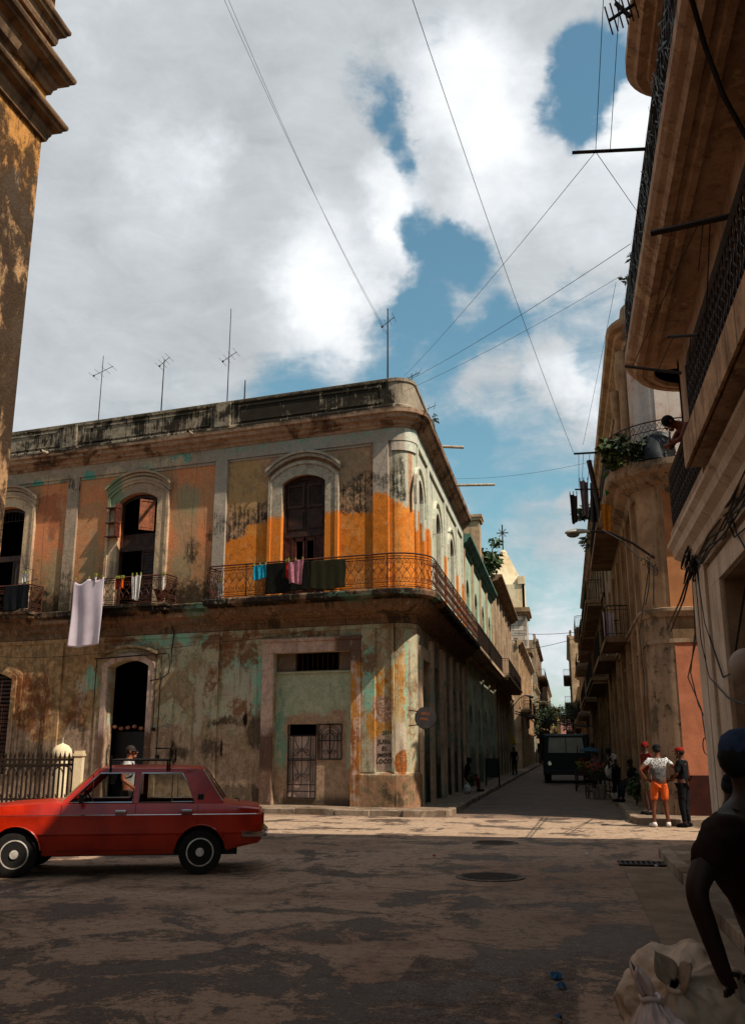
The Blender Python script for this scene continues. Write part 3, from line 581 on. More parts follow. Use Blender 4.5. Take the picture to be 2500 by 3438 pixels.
for s0 in (6.1, 12.0, 17.8): m.box(s0, s0 + .55, .02, .1, 11.62, 12.42, FA)
for a, b in ((1.0, 5.85), (6.9, 11.8), (12.8, 17.6)):
    m.box(a, b, .02, .045, 12.22, 12.28, FA); m.box(a, b, .02, .045, 11.72, 11.77, FA); m.box(a, a + .05, .02, .044, 11.77, 12.22, FA); m.box(b - .05, b, .02, .044, 11.77, 12.22, FA)
parts(m, 'parapet_panel', M['f_parapet'], cb, bevel=.01)
MB().sweep(pth, [(0., 5.12), (.05, 5.12), (.06, 5.3), (.12, 5.36), (.14, 5.5), (.24, 5.58), (.26, 5.72), (.34, 5.8), (.34, 5.94), (.06, 6.02), (0., 6.02)]).build('ledge', M['f_slab'], cb, smooth=True, angle=25)
m = MB(); m.sweep(corner_path(SA, VC.y + .9), [(0., 4.98), (.04, 4.98), (.04, 5.1), (0., 5.1)]); m.build('band', M['f_ground'], cb)
# pilasters
m = MB()
for a, b in ((.78, 1.26), (6.13, 6.56), (11.73, 12.18), (17.2, 17.6)): m.box(a, b, -.01, .075, 6.02, 10.498, FA)
m.box(1.3, 6.1, .0, .03, 10.42, 10.498, FA); m.box(6.6, 11.7, .0, .03, 10.4, 10.498, FA); m.box(12.2, 17.2, .0, .03, 10.4, 10.498, FA)
parts(m, 'pilaster', M['f_trim'], cb, bevel=.008)
m = MB()
for a, b in ((.1, .3), (2.95 - .1, 3.15 + .1), (7.3, 7.6), (11.2, 11.5), (13.4, 13.7)): m.box(a + .6 if a < .2 else a, b + .6 if a < .2 else b, -.01, .07, 6.02, 10.498, FB)
parts(m, 'pilaster', M['f_trim'], cb, bevel=.008)
m = MB()
for a, b in ((1.20, 1.62), (6.17, 6.6), (11.85, 12.35), (17.2, 17.6), (.64, .72)): m.box(a, b, -.01, .06, 1.05 if a < 2 else .12, 4.98, FA)
parts(m, 'pilaster', M['f_ground'], cb, bevel=.008)
# niche moulding round the curved corner
m = MB(); P6 = corner_path(.66, VC.y + .55)
m.sweep(P6, [(0., 10.2), (.05, 10.2), (.05, 10.5), (0, 10.5)]); m.build('corner_moulding', M['f_trim'], cb, smooth=True, angle=30)
# ------- arched surrounds
def arc_pts(c, w, zs, rise, seg=14):
    if rise >= w: return [(c - w * math.cos(PI * k / seg), zs + rise * math.sin(PI * k / seg)) for k in range(seg + 1)]
    rad = (w * w + rise * rise) / (2 * rise); th = math.asin(w / rad)
    return [(c + rad * math.sin(-th + 2 * th * k / seg), zs + rise - rad + rad * math.cos(-th + 2 * th * k / seg)) for k in range(seg + 1)]
def surround(m, fr, c, w, wo, zb, zs, rise, d, o=0.):
    """flat architrave from half width w to wo"""
    A1 = [(c - w, zb)] + arc_pts(c, w, zs, rise) + [(c + w, zb)]
    A2 = [(c - wo, zb)] + arc_pts(c, wo, zs + (wo - w) * .4, rise + (wo - w) * .6) + [(c + wo, zb)]
    n = len(A1)
    for i in range(n - 1):
        a, b, c2, d2 = A1[i], A1[i + 1], A2[i + 1], A2[i]
        m.quad(fr(a[0], d, a[1]), fr(b[0], d, b[1]), fr(c2[0], d, c2[1]), fr(d2[0], d, d2[1]))
        m.quad(fr(a[0], d, a[1]), fr(b[0], d, b[1]), fr(b[0], o, b[1]), fr(a[0], o, a[1]))
        m.quad(fr(d2[0], d, d2[1]), fr(c2[0], d, c2[1]), fr(c2[0], o, c2[1]), fr(d2[0], o, d2[1]))
def hood(m, fr, c, w, zs, rise, t, d, o=0.):
    A1 = arc_pts(c, w, zs, rise); A2 = arc_pts(c, w + t * .25, zs + t, rise)
    n = len(A1); P = [fr(x, d, z) for x, z in A1] + [fr(x, d, z) for x, z in A2] + [fr(x, o, z) for x, z in A1] + [fr(x, o, z) for x, z in A2]
    fs = []
    for i in range(n - 1): fs += [(i, i + 1, n + i + 1, n + i), (i, i + 1, 2 * n + i + 1, 2 * n + i), (n + i, n + i + 1, 3 * n + i + 1, 3 * n + i)]
    fs += [(0, n, 3 * n, 2 * n), (n - 1, 2 * n - 1, 4 * n - 1, 3 * n - 1)]
    m.add(P, fs)
def upper_window(fr, c, w, zt, rise, name, kind):
    zs = zt - rise
    m = MB(); surround(m, fr, c, w, w + .34, 6.03, zs, rise, .07); surround(m, fr, c, w + .34, w + .44, 6.03, zs + .136, rise + .2, .11)
    m.build('window_surround', M['f_frame'], cb)
    m = MB(); hood(m, fr, c, w + .48, zs + .3, rise + .26, .09, .14); hood(m, fr, c, w + .5, zs + .4, rise + .27, .08, .2)
    if kind != 1: hood(m, fr, c, w + .46, zs + .2, rise + .22, .1, .13)
    m.build('window_hood', M['f_frame'], cb)
for c, w, k in ((W1, .715, 1), (W2, .72, 2), (W3, .72, 3), (W4, .72, 3)): upper_window(FA, c, w, 9.74, .24, 'x', k)
for c in BW:
    m = MB(); surround(m, FB, c, .62, .78, 6.03, 9.0, .55, .06); surround(m, FB, c, .95, 1.03, 8.6, 9.1, .8, .09); m.build('window_surround', M['f_frame'], cb)
# ------- joinery
def louvre_leaf(m, fr, a, b, o, z0, z1, louvres=True, n=9):
    t = .06; m.box(a, a + t, o, o + .04, z0, z1, fr); m.box(b - t, b, o, o + .04, z0, z1, fr); m.box(a + t, b - t, o, o + .04, z0, z0 + t, fr); m.box(a + t, b - t, o, o + .04, z1 - t, z1, fr)
    if louvres:
        for k in range(n):
            z = z0 + t + (z1 - z0 - 2 * t) * (k + .5) / n; h = (z1 - z0 - 2 * t) / n * .55
            m.add([fr(a + t, o + .035, z - h), fr(b - t, o + .035, z - h), fr(b - t, o + .0, z + h), fr(a + t, o + .0, z + h)], [(0, 1, 2, 3)])
    else: m.box(a + t, b - t, o + .005, o + .02, z0 + t, z1 - t, fr)
def make_door_set(fr, c, w, zt, rise, style, o=-.16):
    zs = zt - rise
    d = MB(); m = MB()
    # outer box frame
    m.box(c - w, c - w + .07, o - .02, o + .06, 5.99, zs, fr); m.box(c + w - .07, c + w, o - .02, o + .06, 5.99, zs, fr); m.box(c - w, c + w, o - .02, o + .07, 7.85, 8.0, fr)
    A1 = arc_pts(c, w, zs, rise); P = [fr(x, o + .05, z) for x, z in A1] + [fr(x, o + .05, max(z - .12, zs - .1)) for x, z in A1]; n = len(A1)
    m.add(P, [(i, i + 1, n + i + 1, n + i) for i in range(n - 1)])
    m.build('door_frame', M['darkwood'], cb)
    if style == 'closed':
        d = MB()
        for a, b in ((c - w + .07, c - .01), (c + .01, c + w - .07)):
            mid = (a + b) / 2
            louvre_leaf(d, fr, a + .04, b - .04, o, 8.75, 9.48, True, 8); d.box(a, b, o - .02, o, 8.0, zs + .12, fr)
            d.box(a + .08, b - .08, o, o + .025, 8.1, 8.62, fr); 
        parts(d, 'shutter', M['darkwood'], cb)
        d = MB()
        for a, b in ((c - w + .07, c - w / 2 - .01), (c + w / 2 + .01, c + w - .07)): louvre_leaf(d, fr, a, b, o + .01, 6.0, 7.85, False)
        d.build('door', M['redwood'], cb, bevel=.004)
        for a, b in ((c - w / 2 + .02, c - .02), (c + .02, c + w / 2 - .02)):
            d = MB(); t = .05; d.box(a, a + t, o, o + .04, 6., 7.8, fr); d.box(b - t, b, o, o + .04, 6., 7.8, fr); d.box(a, b, o, o + .04, 6.0, 6.7, fr); d.box(a, b, o, o + .04, 7.72, 7.85, fr); d.build('door', M['redwood'], cb)
    elif style == 'open':
        # one orange upper leaf swung out, lower half dark with one closed leaf
        d = MB(); hf = Fr(fr(c - w + .1, o + .1, 0), (fr.a * -.25 + fr.n * .97).normalized() * 1., (fr.a * .97 + fr.n * .25)); hf = Fr(fr(c - w + .12, .0, 0), fr.n * .75 + fr.a * .66, fr.a * -.75 + fr.n * .66)
        louvre_leaf(d, hf, 0, .5, 0, 8.42, 9.42, False); d.box(.06, .44, .02, .03, 8.5, 8.8, hf)
        d.build('shutter', M['shutter'], cb, bevel=.004)
        d = MB(); d.box(c - w + .07, c + w - .07, o - .03, o + .0, 7.85, 8.42, fr); louvre_leaf(d, fr, c - w + .07, c - .12, o, 6.0, 7.85, True, 18); d.build('door', M['darkwood'], cb, bevel=.004)
        d = MB()
        for z in (8.3, 8.75, 9.25): d.box(c + w - .08, c + w + .35, .05, .3, z, z + .03, fr)
        d.box(c + w - .06, c + w - .02, .05, .3, 8.3, 9.4, fr); d.build('shelf', M['redwood'], cb)
    else:
        d = MB(); d.box(c - w + .07, c + w - .07, o - .02, o + .02, 7.88, 8.05, fr); louvre_leaf(d, fr, c - w + .07, c - .25, o, 6.0, 7.85, False); d.build('door', M['darkwood'], cb); d = MB()
        for k in range(9): x = c - w + .12 + k * (2 * w - .24) / 8; d.tube([fr(x, .02, 9.2), fr(x, .02, 9.62)], .008, 4)
        d.tube([fr(c - w, .02, 9.22), fr(c + w, .02, 9.22)], .012, 4); d.build('window_bars', M['iron'], cb)
make_door_set(FA, W1, .715, 9.74, .24, 'closed'); make_door_set(FA, W2, .72, 9.72, .24, 'open'); make_door_set(FA, W3, .72, 9.72, .24, 'bar'); make_door_set(FA, W4, .72, 9.72, .24, 'bar')
for i, c in enumerate(BW):
    d = MB(); w = .62; o = -.12
    A1 = arc_pts(c, w, 9.0, .55)
    for a, b in ((c - w + .03, c - .01), (c + .01, c + w - .03)): louvre_leaf(d, FB, a, b, o, 7.0, 9.0, True, 20); louvre_leaf(d, FB, a, b, o, 5.99, 6.98, False)
    n = len(A1); d.add([FB(x, o + .02, z) for x, z in A1] + [FB(x, o + .02, 9.0) for x, z in A1], [(k, k + 1, n + k + 1, n + k) for k in range(n - 1)])
    d.build('shutter', M['redwood'] if i != 1 else M['darkwood'], cb)
# ------- ground floor of the square side
m = MB()
d = .07
m.box(1.63, 1.93, -.01, d, .12, 4.38, FA); m.box(4.35, 4.72, -.01, d, .12, 4.38, FA); m.box(1.63, 4.72, -.01, d, 4.383, 4.7, FA); m.box(1.6, 4.76, -.01, .12, 4.7, 4.8, FA)
m.build('door_surround', M['f_doorframe'], cb, bevel=.012)
MB().wall(FA, 1.93, 4.35, .1, 4.38, [(2.37, 3.75, 3.87, 4.379), (3.04, 3.93, .32, 2.36), (2.27, 3.0, 1.38, 2.36)], .12, o=-.16).build('infill_wall', M['f_infill'], cb)
m = MB(); m.box(1.93, 4.35, -.17, -.10, 3.80, 3.865, FA); parts(m, 'infill_lintel', M['f_infill'], cb)
m = MB()
for k in range(9): x = 2.42 + k * .16; m.tube([FA(x, -.2, 3.87), FA(x, -.2, 4.38)], .009, 4)
m.build('vent_bars', M['rustiron'], cb)
whit = plaster('pinkish render behind the grille', 'd2b4a4', 'bc9e90', seed=4)
m = MB(); m.box(3.05, 3.92, -.26, -.22, .32, 2.02, FA); m.box(2.27, 3.0, -.26, -.22, 1.38, 2.36, FA); m.build('door_panel', whit, cb)
def scroll(c, r, a0, turns, sgn=1, n=16, k=.35):
    return [(c[0] + r * (1 - (1 - k) * t / n) * math.cos(a0 + sgn * turns * 2 * PI * t / n), c[1] + r * (1 - (1 - k) * t / n) * math.sin(a0 + sgn * turns * 2 * PI * t / n)) for t in range(n + 1)]
def bez(p0, p1, p2, p3, n=12):
    return [tuple((1 - t) ** 3 * a + 3 * (1 - t) ** 2 * t * b + 3 * (1 - t) * t * t * c + t ** 3 * d for a, b, c, d in zip(p0, p1, p2, p3)) for t in [i / n for i in range(n + 1)]]
g_ = MB(); o = -.14
def gl(pts, r=.011): g_.tube([FA(x, o, z) for x, z in pts], r, 5)
for x in (3.06, 3.92, 3.22, 3.76): gl([(x, .34), (x, 2.05)], .017)
for z in (.34, .52, .70, 1.36, 1.40, 2.05): gl([(3.05, z), (3.93, z)], .015)
gl([(3.05, 2.06), (3.05, 2.35)], .02); gl([(3.93, 2.06), (3.93, 2.35)], .02); gl([(3.49, .72), (3.49, 2.03)], .011)
for x in (3.14, 3.84):
    for z0, z1 in ((.76, 1.32), (1.46, 1.98)):
        gl([(x, z0 + .06), (x, z1 - .06)], .009)
        for zc in (z0 + .03, z1 - .03): gl([(x + .03 * math.cos(q * PI / 4), zc + .03 * math.sin(q * PI / 4)) for q in range(9)], .007)
for sg in (-1, 1):
    for z0, z1 in ((.74, 1.34), (1.42, 2.03)):
        f = (lambda a, b: (3.49 + sg * a, b)); H = z1 - z0
        gl(bez(f(.02, z0 + .3 * H), f(.12, z0 + .55 * H), f(.24, z0 + .7 * H), f(.2, z1)), .010); gl(bez(f(.02, z0 + .45 * H), f(.10, z0 + .15 * H), f(.26, z0 - .02 * H), f(.23, z0 + .25 * H)), .010)
        gl([(p[0], p[1]) for p in scroll((3.49 + sg * .15, z0 + .32 * H), .07, 0 if sg > 0 else PI, 1.2, sg)], .009)
g_.build('door_grille', M['iron'], cb)
g_ = MB()
for x in (2.28, 2.99, 2.4, 2.87, 2.635): gl([(x, 1.4), (x, 2.35 if x in (2.28, 2.99, 2.635) else 2.1)], .016 if x != 2.635 else .022)
for z in (1.4, 1.9, 2.35): gl([(2.27, z), (3.0, z)], .017)
for r in (.35, .30, .22, .17): gl([(2.635 + r * math.cos(PI * k / 14), 1.93 + r * 1.15 * math.sin(PI * k / 14)) for k in range(15)], .010)
for sg in (-1, 1):
    f = (lambda a, b: (2.635 + sg * a, b))
    gl(bez(f(.02, 1.55), f(.12, 1.8), f(.2, 1.95), f(.05, 2.1)), .010); gl(scroll((2.635 + sg * .12, 1.58), .08, 0 if sg > 0 else PI, 1.2, sg), .010); gl([(2.635 + sg * .3, 1.44), (2.635 + sg * .3, 1.88)], .008)
g_.build('window_grille', M['iron'], cb)
# arched doors of the left bays
for c in (W2, W4):
    m = MB(); surround(m, FA, c, .74, .94, .12, 4.16, .2, .07); m.build('door_surround', M['f_doorframe'], cb)
    m = MB(); surround(m, FA, c, .94, 1.14, .12, 4.24, .26, .035); hood(m, FA, c, 1.04, 4.5, .24, .08, .14); m.build('door_hood', M['f_ground'], cb)
    m = MB(); m.box(c - .74, c + .74, -.6, -.56, .12, 2.2, FA); m.build('door', simple('dark blue door', '12141c', '0b0d12', .6, 0, 5, .1), cb)
    m = MB()
    for k in range(6): x = c - .6 + k * .24; m.ball(FA(x, -.3, 2.32 - .03 * math.sin(k * 2.1)), (.085, .05, .06), 8, 5)
    m.build('tile_row', simple('clay tiles', 'a87058', '6a4030', .8), cb)
m = MB(); surround(m, FA, W3, .82, 1.0, .9, 3.88, .22, .07); surround(m, FA, W3, 1.0, 1.2, .9, 3.95, .3, .035); m.build('window_surround', M['f_ground'], cb)
m = MB()
for k in range(17): x = W3 - .8 + k * .1; m.tube([FA(x, .03, .95), FA(x, .03, 3.0 if k % 4 else 3.9)], .009, 4)
for z in (.98, 1.7, 2.5, 2.55, 3.05): m.tube([FA(W3 - .82, .03, z), FA(W3 + .82, .03, z)], .013, 4)
m.build('window_grille', M['rustiron'], cb)
m = MB()
for k in range(24): m.box(W3 - .82, W3 + .82, -.26, -.22, .95 + k * .13, 1.03 + k * .13, FA)
m.build('louvre', M['darkwood'], cb)
# drain pipes along cornice
def pipe(p0, p1, r=.05):
    m = MB(); m.tube([p0, p1], r, 10, cap=False); m.tube([p0, p1], r * .8, 10, cap=False); m.build('drain_pipe', M['pipe'], cb, smooth=True)
pipe(FA(7.3, .3, 11.4), FA(7.05, 1.0, 11.26)); pipe(FA(12.9, .3, 11.4), FA(12.65, 1.0, 11.26))
p1 = Vector((XB + .3, 29.6, 11.45)); pipe(p1, p1 + V(.85, .1, -.06)); p1 = Vector((XB + .3, 33.9, 11.3)); pipe(p1, p1 + V(1.55, .2, .0))
# electrical conduits on the ground floor wall
m = MB()
m.tube([FA(10.55, .14, 4.42), FA(7.95, .14, 4.5)], .022, 5); m.tube([FA(10.5, .1, 4.4), FA(10.5, .1, 2.3)], .016, 4)
for s_, z_ in ((8.12, 1.5), (8.3, 2.3)): m.tube([FA(s_, .12, 4.45), FA(s_, .12, z_)], .013, 4); m.box(s_ - .04, s_ + .04, .03, .13, z_ - .1, z_, FA)
m.tube([FA(7.9, .12, 4.5), FA(7.8, .12, 4.2), FA(7.85, .12, 3.9), FA(8.1, .12, 3.75), FA(8.5, .1, 3.7)], .018, 5)
m.tube([FA(7.85, .1, 5.4), FA(7.75, .08, 5.1), FA(7.8, .08, 4.6), FA(7.75, .12, 4.2)], .02, 5)
m.tube([FA(.66, .03, .1), FA(.64, .05, 2.), FA(.66, .04, 3.5), FA(.62, .05, 5.1)], .012, 4)
parts(m, 'conduit', M['cable'], cb)
m = MB(); m.box(7.82, 8.0, .0, .02, 2.27, 2.42, FA); np_ = m.build('number_plate', simple('enamel plate', 'b0a494', '8a7c6c', .5), cb)
def text(body, fr, s, o, z, size, mat, parent, name='lettering', ext=.002, shear=0, rot=0., space=1.):
    cu = bpy.data.curves.new(name, 'FONT'); cu.body = body; cu.size = size; cu.extrude = ext; cu.align_x = 'CENTER'; cu.align_y = 'CENTER'; cu.shear = shear; cu.space_character = space; cu.offset = .004 if name == 'graffiti' else 0
    ob = bpy.data.objects.new(name, cu); COL.objects.link(ob)
    dg = bpy.context.evaluated_depsgraph_get(); me = bpy.data.meshes.new_from_object(ob.evaluated_get(dg)); bpy.data.objects.remove(ob)
    # text x must read left to right as seen from outside: that is -a for facade A
    out = Vector(fr.n); up = Vector((0, 0, 1)); rt = up.cross(out); c = fr(s, o, z)
    mt = Matrix(((rt.x, up.x, out.x, c.x), (rt.y, up.y, out.y, c.y), (rt.z, up.z, out.z, c.z), (0, 0, 0, 1))) @ Matrix.Rotation(rot, 4, 'Z')
    me.transform(mt); o2 = bpy.data.objects.new(name, me); COL.objects.link(o2); me.materials.clear(); me.materials.append(mat)
    if parent:
        o2.parent = parent; root = parent if parent.parent is None else parent.parent
        me.transform(Matrix.Rotation(-root.rotation_euler.z, 4, 'Z') @ Matrix.Translation(-root.location))
    return o2
M['ink'] = simple('black paint', '120e0c', '1c1612', .8, 0, 20, 0)
text('102', FA, 7.91, .021, 2.345, .13, M['ink'], np_)
for t, s_, z_, sz, rt_ in (('2014', .86, 2.10, .14, .05), ('JUlio', .96, 1.86, .17, 0), ('El.', .94, 1.68, .16, 0), ('JMEHE', .945, 1.51, .14, .03), ('LOCO', .965, 1.34, .155, 0)):
    text(t, FA, s_, .004, z_, sz, M['ink'], cb, 'graffiti', .001, 0, rt_, 1.08)
# ------- wrought iron railings
def railing(pts, z0, h, unit=.46, r=.016, posts=1.6, name='railing', parent=None, mat=None, rails=True):
    f, L = along([Vector((p.x, p.y, 0)) for p in pts]); n = max(1, round(L / unit)); u = L / n; m = MB()
    def P(d, z): p, a = f(d); return Vector((p.x, p.y, z0 + z))
    def line(q, rr=r, k=4): m.tube([P(x, z) for x, z in q], rr, k)
    N = max(2, int(L / .25))
    for z, rr in ((h, .024), (h - .15, .011), (h - .07, .008), (.16, .011), (.04, .014)): line([(L * i / N, z) for i in range(N + 1)], rr)
    hz = h - .31; b = .16
    # heart scrolls in two mirrored tiers
    A = []
    for i in range(n * 2):
        x0 = i * u / 2; w = u / 2
        for up in (0, 1):
            def T(a, c, up=up): return (x0 + a * w, b + (hz * c if not up else hz * (1 - c)))
            for sg in (0, 1):
                S = (lambda a, c, sg=sg, T=T: T(a if not sg else 1 - a, c))
                line([S(*q) for q in [(.5, .52), (.36, .46), (.16, .36), (.06, .24), (.08, .11), (.22, .04), (.38, .06), (.44, .14), (.38, .21), (.28, .19), (.27, .14)]], r * .62, 3)
            line([T(*q) for q in [(.5, .62), (.4, .56), (.5, .46), (.6, .56), (.5, .62)]], r * .55, 3) if up == 0 else None
        if i % 2 == 0:
            for zb in (b - .09, h - .11):
                line([(x0 + a * w * 2, zb + c) for a, c in [(.05, 0), (.12, .025), (.88, .025), (.95, 0), (.88, -.025), (.12, -.025), (.05, 0)]], r * .55, 3)
    k = max(1, round(L / posts))
    for i in range(k + 1): line([(L * i / k, 0), (L * i / k, h + .01)], .02, 6)
    return m.build(name, mat or M['rustiron'], parent)
XR = .62   # side street balcony projection
bal = corner_path(6.25, VC.y + 45., ta=1.25, oa0=.95, ob0=XR, seg=14)
MB().sweep(corner_path(6.25, VC.y + YB, ta=1.25, oa0=.95, ob0=XR, seg=14), [(-1.0, 5.74), (-.02, 5.74), (.05, 5.78), (.06, 5.9), (0.02, 5.95), (-1.0, 5.96)]).build('balcony_slab', M['f_slab'], cb, smooth=True, angle=25)
MB().sweep(corner_path(6.2, VC.y + YB, ta=1.0, oa0=.72, ob0=XR - .15, seg=14), [(-.9, 5.36), (-.35, 5.38), (-.1, 5.5), (-.02, 5.64), (.0, 5.745), (-.9, 5.745)]).build('balcony_bracket', M['f_slab'], cb, smooth=True, angle=25)
P = corner_path(6.2, VC.y + YB - .1, ta=1.25, oa0=.95, ob0=XR, seg=14)(-.05)
railing([FA(6.2, .03, 0)] + P, 5.96, .96, parent=cb, posts=2.2)
# small balconies
for a, b in ((7.75, 10.9), (12.85, 16.4), (18.6, 21.8)):
    m = MB(); m.box(a, b, .0, .66, 5.9, 6.0, FA); m.box(a + .05, b - .05, .0, .58, 5.78, 5.9, FA); m.build('balcony_slab', M['f_slab'], cb, bevel=.015)
    m = MB()
    for s_ in (a + .35, b - .35): m.prism([(0, 5.78), (.5, 5.78), (.42, 5.66), (.16, 5.5), (.1, 5.3), (0, 5.25)], s_ - .09, s_ + .09, lambda u, v, d: FA(d, u, v))
    parts(m, 'bracket', M['f_slab'], cb, bevel=.01)
    railing([FA(b - .04, .03, 0), FA(b - .04, .6, 0), FA(a + .04, .6, 0), FA(a + .04, .03, 0)], 6.0, .86, parent=cb, posts=3.)
# side street doors and blades of wall
m = MB(); m.box(.97, 1.25, .0, .08, .12, 4.2, FB); m.box(.8, 3.0, .0, .08, 4.2, 4.55, FB); m.box(.80, .97, 0, .1, .12, 4.2, FB)
for x in (2.9, 3.2, 5.4, 6.2, 8.2, 10.4, 12.4): m.box(x, x + .26, .0, .1, .12, 4.9, FB)
parts(m, 'pilaster', plaster('side jambs', 'cfb094', 'b0947a', '8a9c8a', '3a2a20', 1.2, .5, .6, seed=6), cb, bevel=.01)
gd = plaster('faded green infill', '6a8c7c', '55756a', '8a7a66', '2a241c', 1., .4, .62, seed=8, low=.9)
m = MB(); m.box(1.25, 2.9, -.14, -.1, .12, 3.5, FB); m.box(3.5, 5.4, -.14, -.1, .12, 3.5, FB); parts(m, 'infill_wall', gd, cb)
m = MB(); m.box(1.9, 2.3, -.1, -.06, .12, 3.4, FB); m.box(4.3, 4.6, -.1, -.06, .9, 2.4, FB); m.box(1.4, 1.62, -.1, -.06, 1.2, 2.6, FB); parts(m, 'door', M['darkwood'], cb)
# round hanging sign on the side street
sg = thing('hanging_sign', 'round dark sign with faded orange lettering hanging beside the side street door', 'sign', tuple(atx(942, 1590, XB + .45)))
c = sg.location; sf = Fr((c.x, c.y, 0), (1, 0, 0), (0, -1, 0))
m = MB(); rS = .27; m.prism([(rS * math.cos(k * PI / 14), c.z + rS * math.sin(k * PI / 14)) for k in range(28)], -.03, .03, lambda u, v, d: sf(u, d, v)); m.build('board', simple('dark sign face', '2e2a2c', '3c3634', .5, 0, 6, .1), sg)
m = MB(); m.tube([sf(rS * math.cos(k * PI / 14), 0, c.z + rS * math.sin(k * PI / 14)) for k in range(28)], .02, 5, closed=True); m.tube([sf(-.45, 0, c.z + .2), sf(-.2, 0, c.z + .17)], .015, 5); m.tube([sf(-.45, 0, c.z - .2), sf(-.2, 0, c.z - .17)], .015, 5); m.build('rim', M['iron'], sg)
sor = simple('orange lettering', 'a8602c', '8a4c24', .6)
text('PIPAS', sf, 0.0, .032, c.z + .1, .10, sor, sg); text('PIPAS', sf, -.04, .032, c.z - .03, .09, sor, sg)
# ================================================================ neighbours
def bars(pts, z0, h, step=.13, r=.009, name='railing', parent=None, mat=None, belly=0.):
    f, L = along([Vector((p[0], p[1], 0)) for p in pts]); m = MB(); N = max(2, int(L / .6))
    def P(d, z): p, a = f(d); return Vector((p.x, p.y, z0 + z))
    for z, rr in ((h, .022), (h - .12, .01), (.08, .012)): m.tube([P(L * i / N, z) for i in range(N + 1)], rr, 4)
    for i in range(int(L / step) + 1): m.tube([P(i * step, .0), P(i * step, h)], r, 3, cap=False)
    return m.build(name, mat or M['iron'], parent)
def win_pane(fr, c, w, zb, zt, rise, mat, parent, o=-.18, name='window', frame=None):
    """glazed or shuttered leaf set back in an opening, with its frame as a sub-part"""
    m = MB(); m.box(c - w, c + w, o - .03, o, zb, zt, fr); p = m.build(name, mat, parent)
    m = MB(); t = .05
    m.box(c - w, c - w + t, o, o + .04, zb, zt, fr); m.box(c + w - t, c + w, o, o + .04, zb, zt, fr); m.box(c - .03, c + .03, o, o + .04, zb, zt, fr); m.box(c - w, c + w, o, o + .045, zb + (zt - zb) * .68, zb + (zt - zb) * .68 + t, fr); m.box(c - w, c + w, o, o + .04, zb, zb + t, fr)
    m.build('frame', frame or M['darkwood'], p); return p
def terrace(name, label, x, side, y0, y1, H, floors, wallmat, trim, cor=.35, parap=.7, nb=4, balc=(), seed=1, deep=9, arch=0., winmat=None, cormat=None, skip=0, group=None):
    """row house: side=+1 wall faces +x (left row), -1 faces -x (right row)"""
    rr = random.Random(seed)
    b = thing(name, label, 'building', (x, y0, 0), group=group); fr = Fr((x, y0, 0), (0, 1, 0), (side, 0, 0)); L = y1 - y0
    tops = floors + [H]; ops = []; wins = []
    bay = L / nb
    for i, z in enumerate(floors):
        zt = tops[i + 1]
        for k in range(nb):
            c = bay * (k + .5) + rr.uniform(-.1, .1); w = min(.68, bay * .32); top = min(z + 3.5, zt - .75)
            ops.append((c - w, c + w, z + .12, top, min(arch, w) if arch else 0)); wins.append((c, w, z + .12, top))
    m = MB(); m.wall(fr, 0, L, 0., H, ops, .22); m.build('wall', wallmat, b)
    m = MB(); m.box(0, .2, -deep, -.001, 0, H, fr); m.build('end_wall', wallmat, b)
    m = MB(); m.box(L - .2, L, -deep, -.001, 0, H, fr); m.build('end_wall', wallmat, b)
    m = MB(); m.box(.2, L - .2, -deep, -.2, H - .25, H - .05, fr); m.box(.2, L - .2, -deep - .2, -deep, 0, H - .05, fr); m.build('roof', M['roofr'], b)
    for c, w, zb, zt in wins: win_pane(fr, c, w, zb, zt, 0, winmat or rr.choice([M['darkwood'], M['redwood'], M['black'], M['greenwood'], M['black']]), b)
    m = MB(); m.sweep(line_path(fr, -.15, L + .15), [(0, H - .45), (.08, H - .45), (.1, H - .3), (cor * .6, H - .2), (cor * .7, H - .08), (cor, H), (cor, H + .12), (0, H + .14)]); m.build('cornice', cormat or trim, b)
    if parap: m = MB(); m.box(0, L, -.22, .03, H + .14, H + parap, fr); m.box(-.02, L + .02, -.26, .08, H + parap, H + parap + .08, fr); m.build('parapet', trim, b)
    m = MB()
    for k in range(nb + 1): c = min(max(bay * k, .2), L - .2); m.box(c - .2, c + .2, -.01, .09, .0, H - .46, fr)
    parts(m, 'pilaster', trim, b)
    for z in floors[1:]: m = MB(); m.box(0, L, 0, .16, z - .18, z + .0, fr); m.build('string_course', trim, b)
    for bz, a, e, out in balc:
        m = MB(); m.box(a, e, 0, out, bz - .16, bz, fr); m.box(a + .08, e - .08, 0, out - .1, bz - .3, bz - .16, fr); m.build('balcony_slab', trim, b)
        bars([fr(a + .05, .05, 0), fr(a + .05, out - .06, 0), fr(e - .05, out - .06, 0), fr(e - .05, .05, 0)], bz, .95, .16 if y0 > 60 else .13, .009 if y0 < 60 else .014, 'balcony_railing', b)
    return b, fr
M['roofr'] = plaster('roof felt', '5a5048', '40382f', seed=2)
M['greenwood'] = simple('faded green wood', '2f4a3c', '1c2e26', .7, 0, 6, .1)
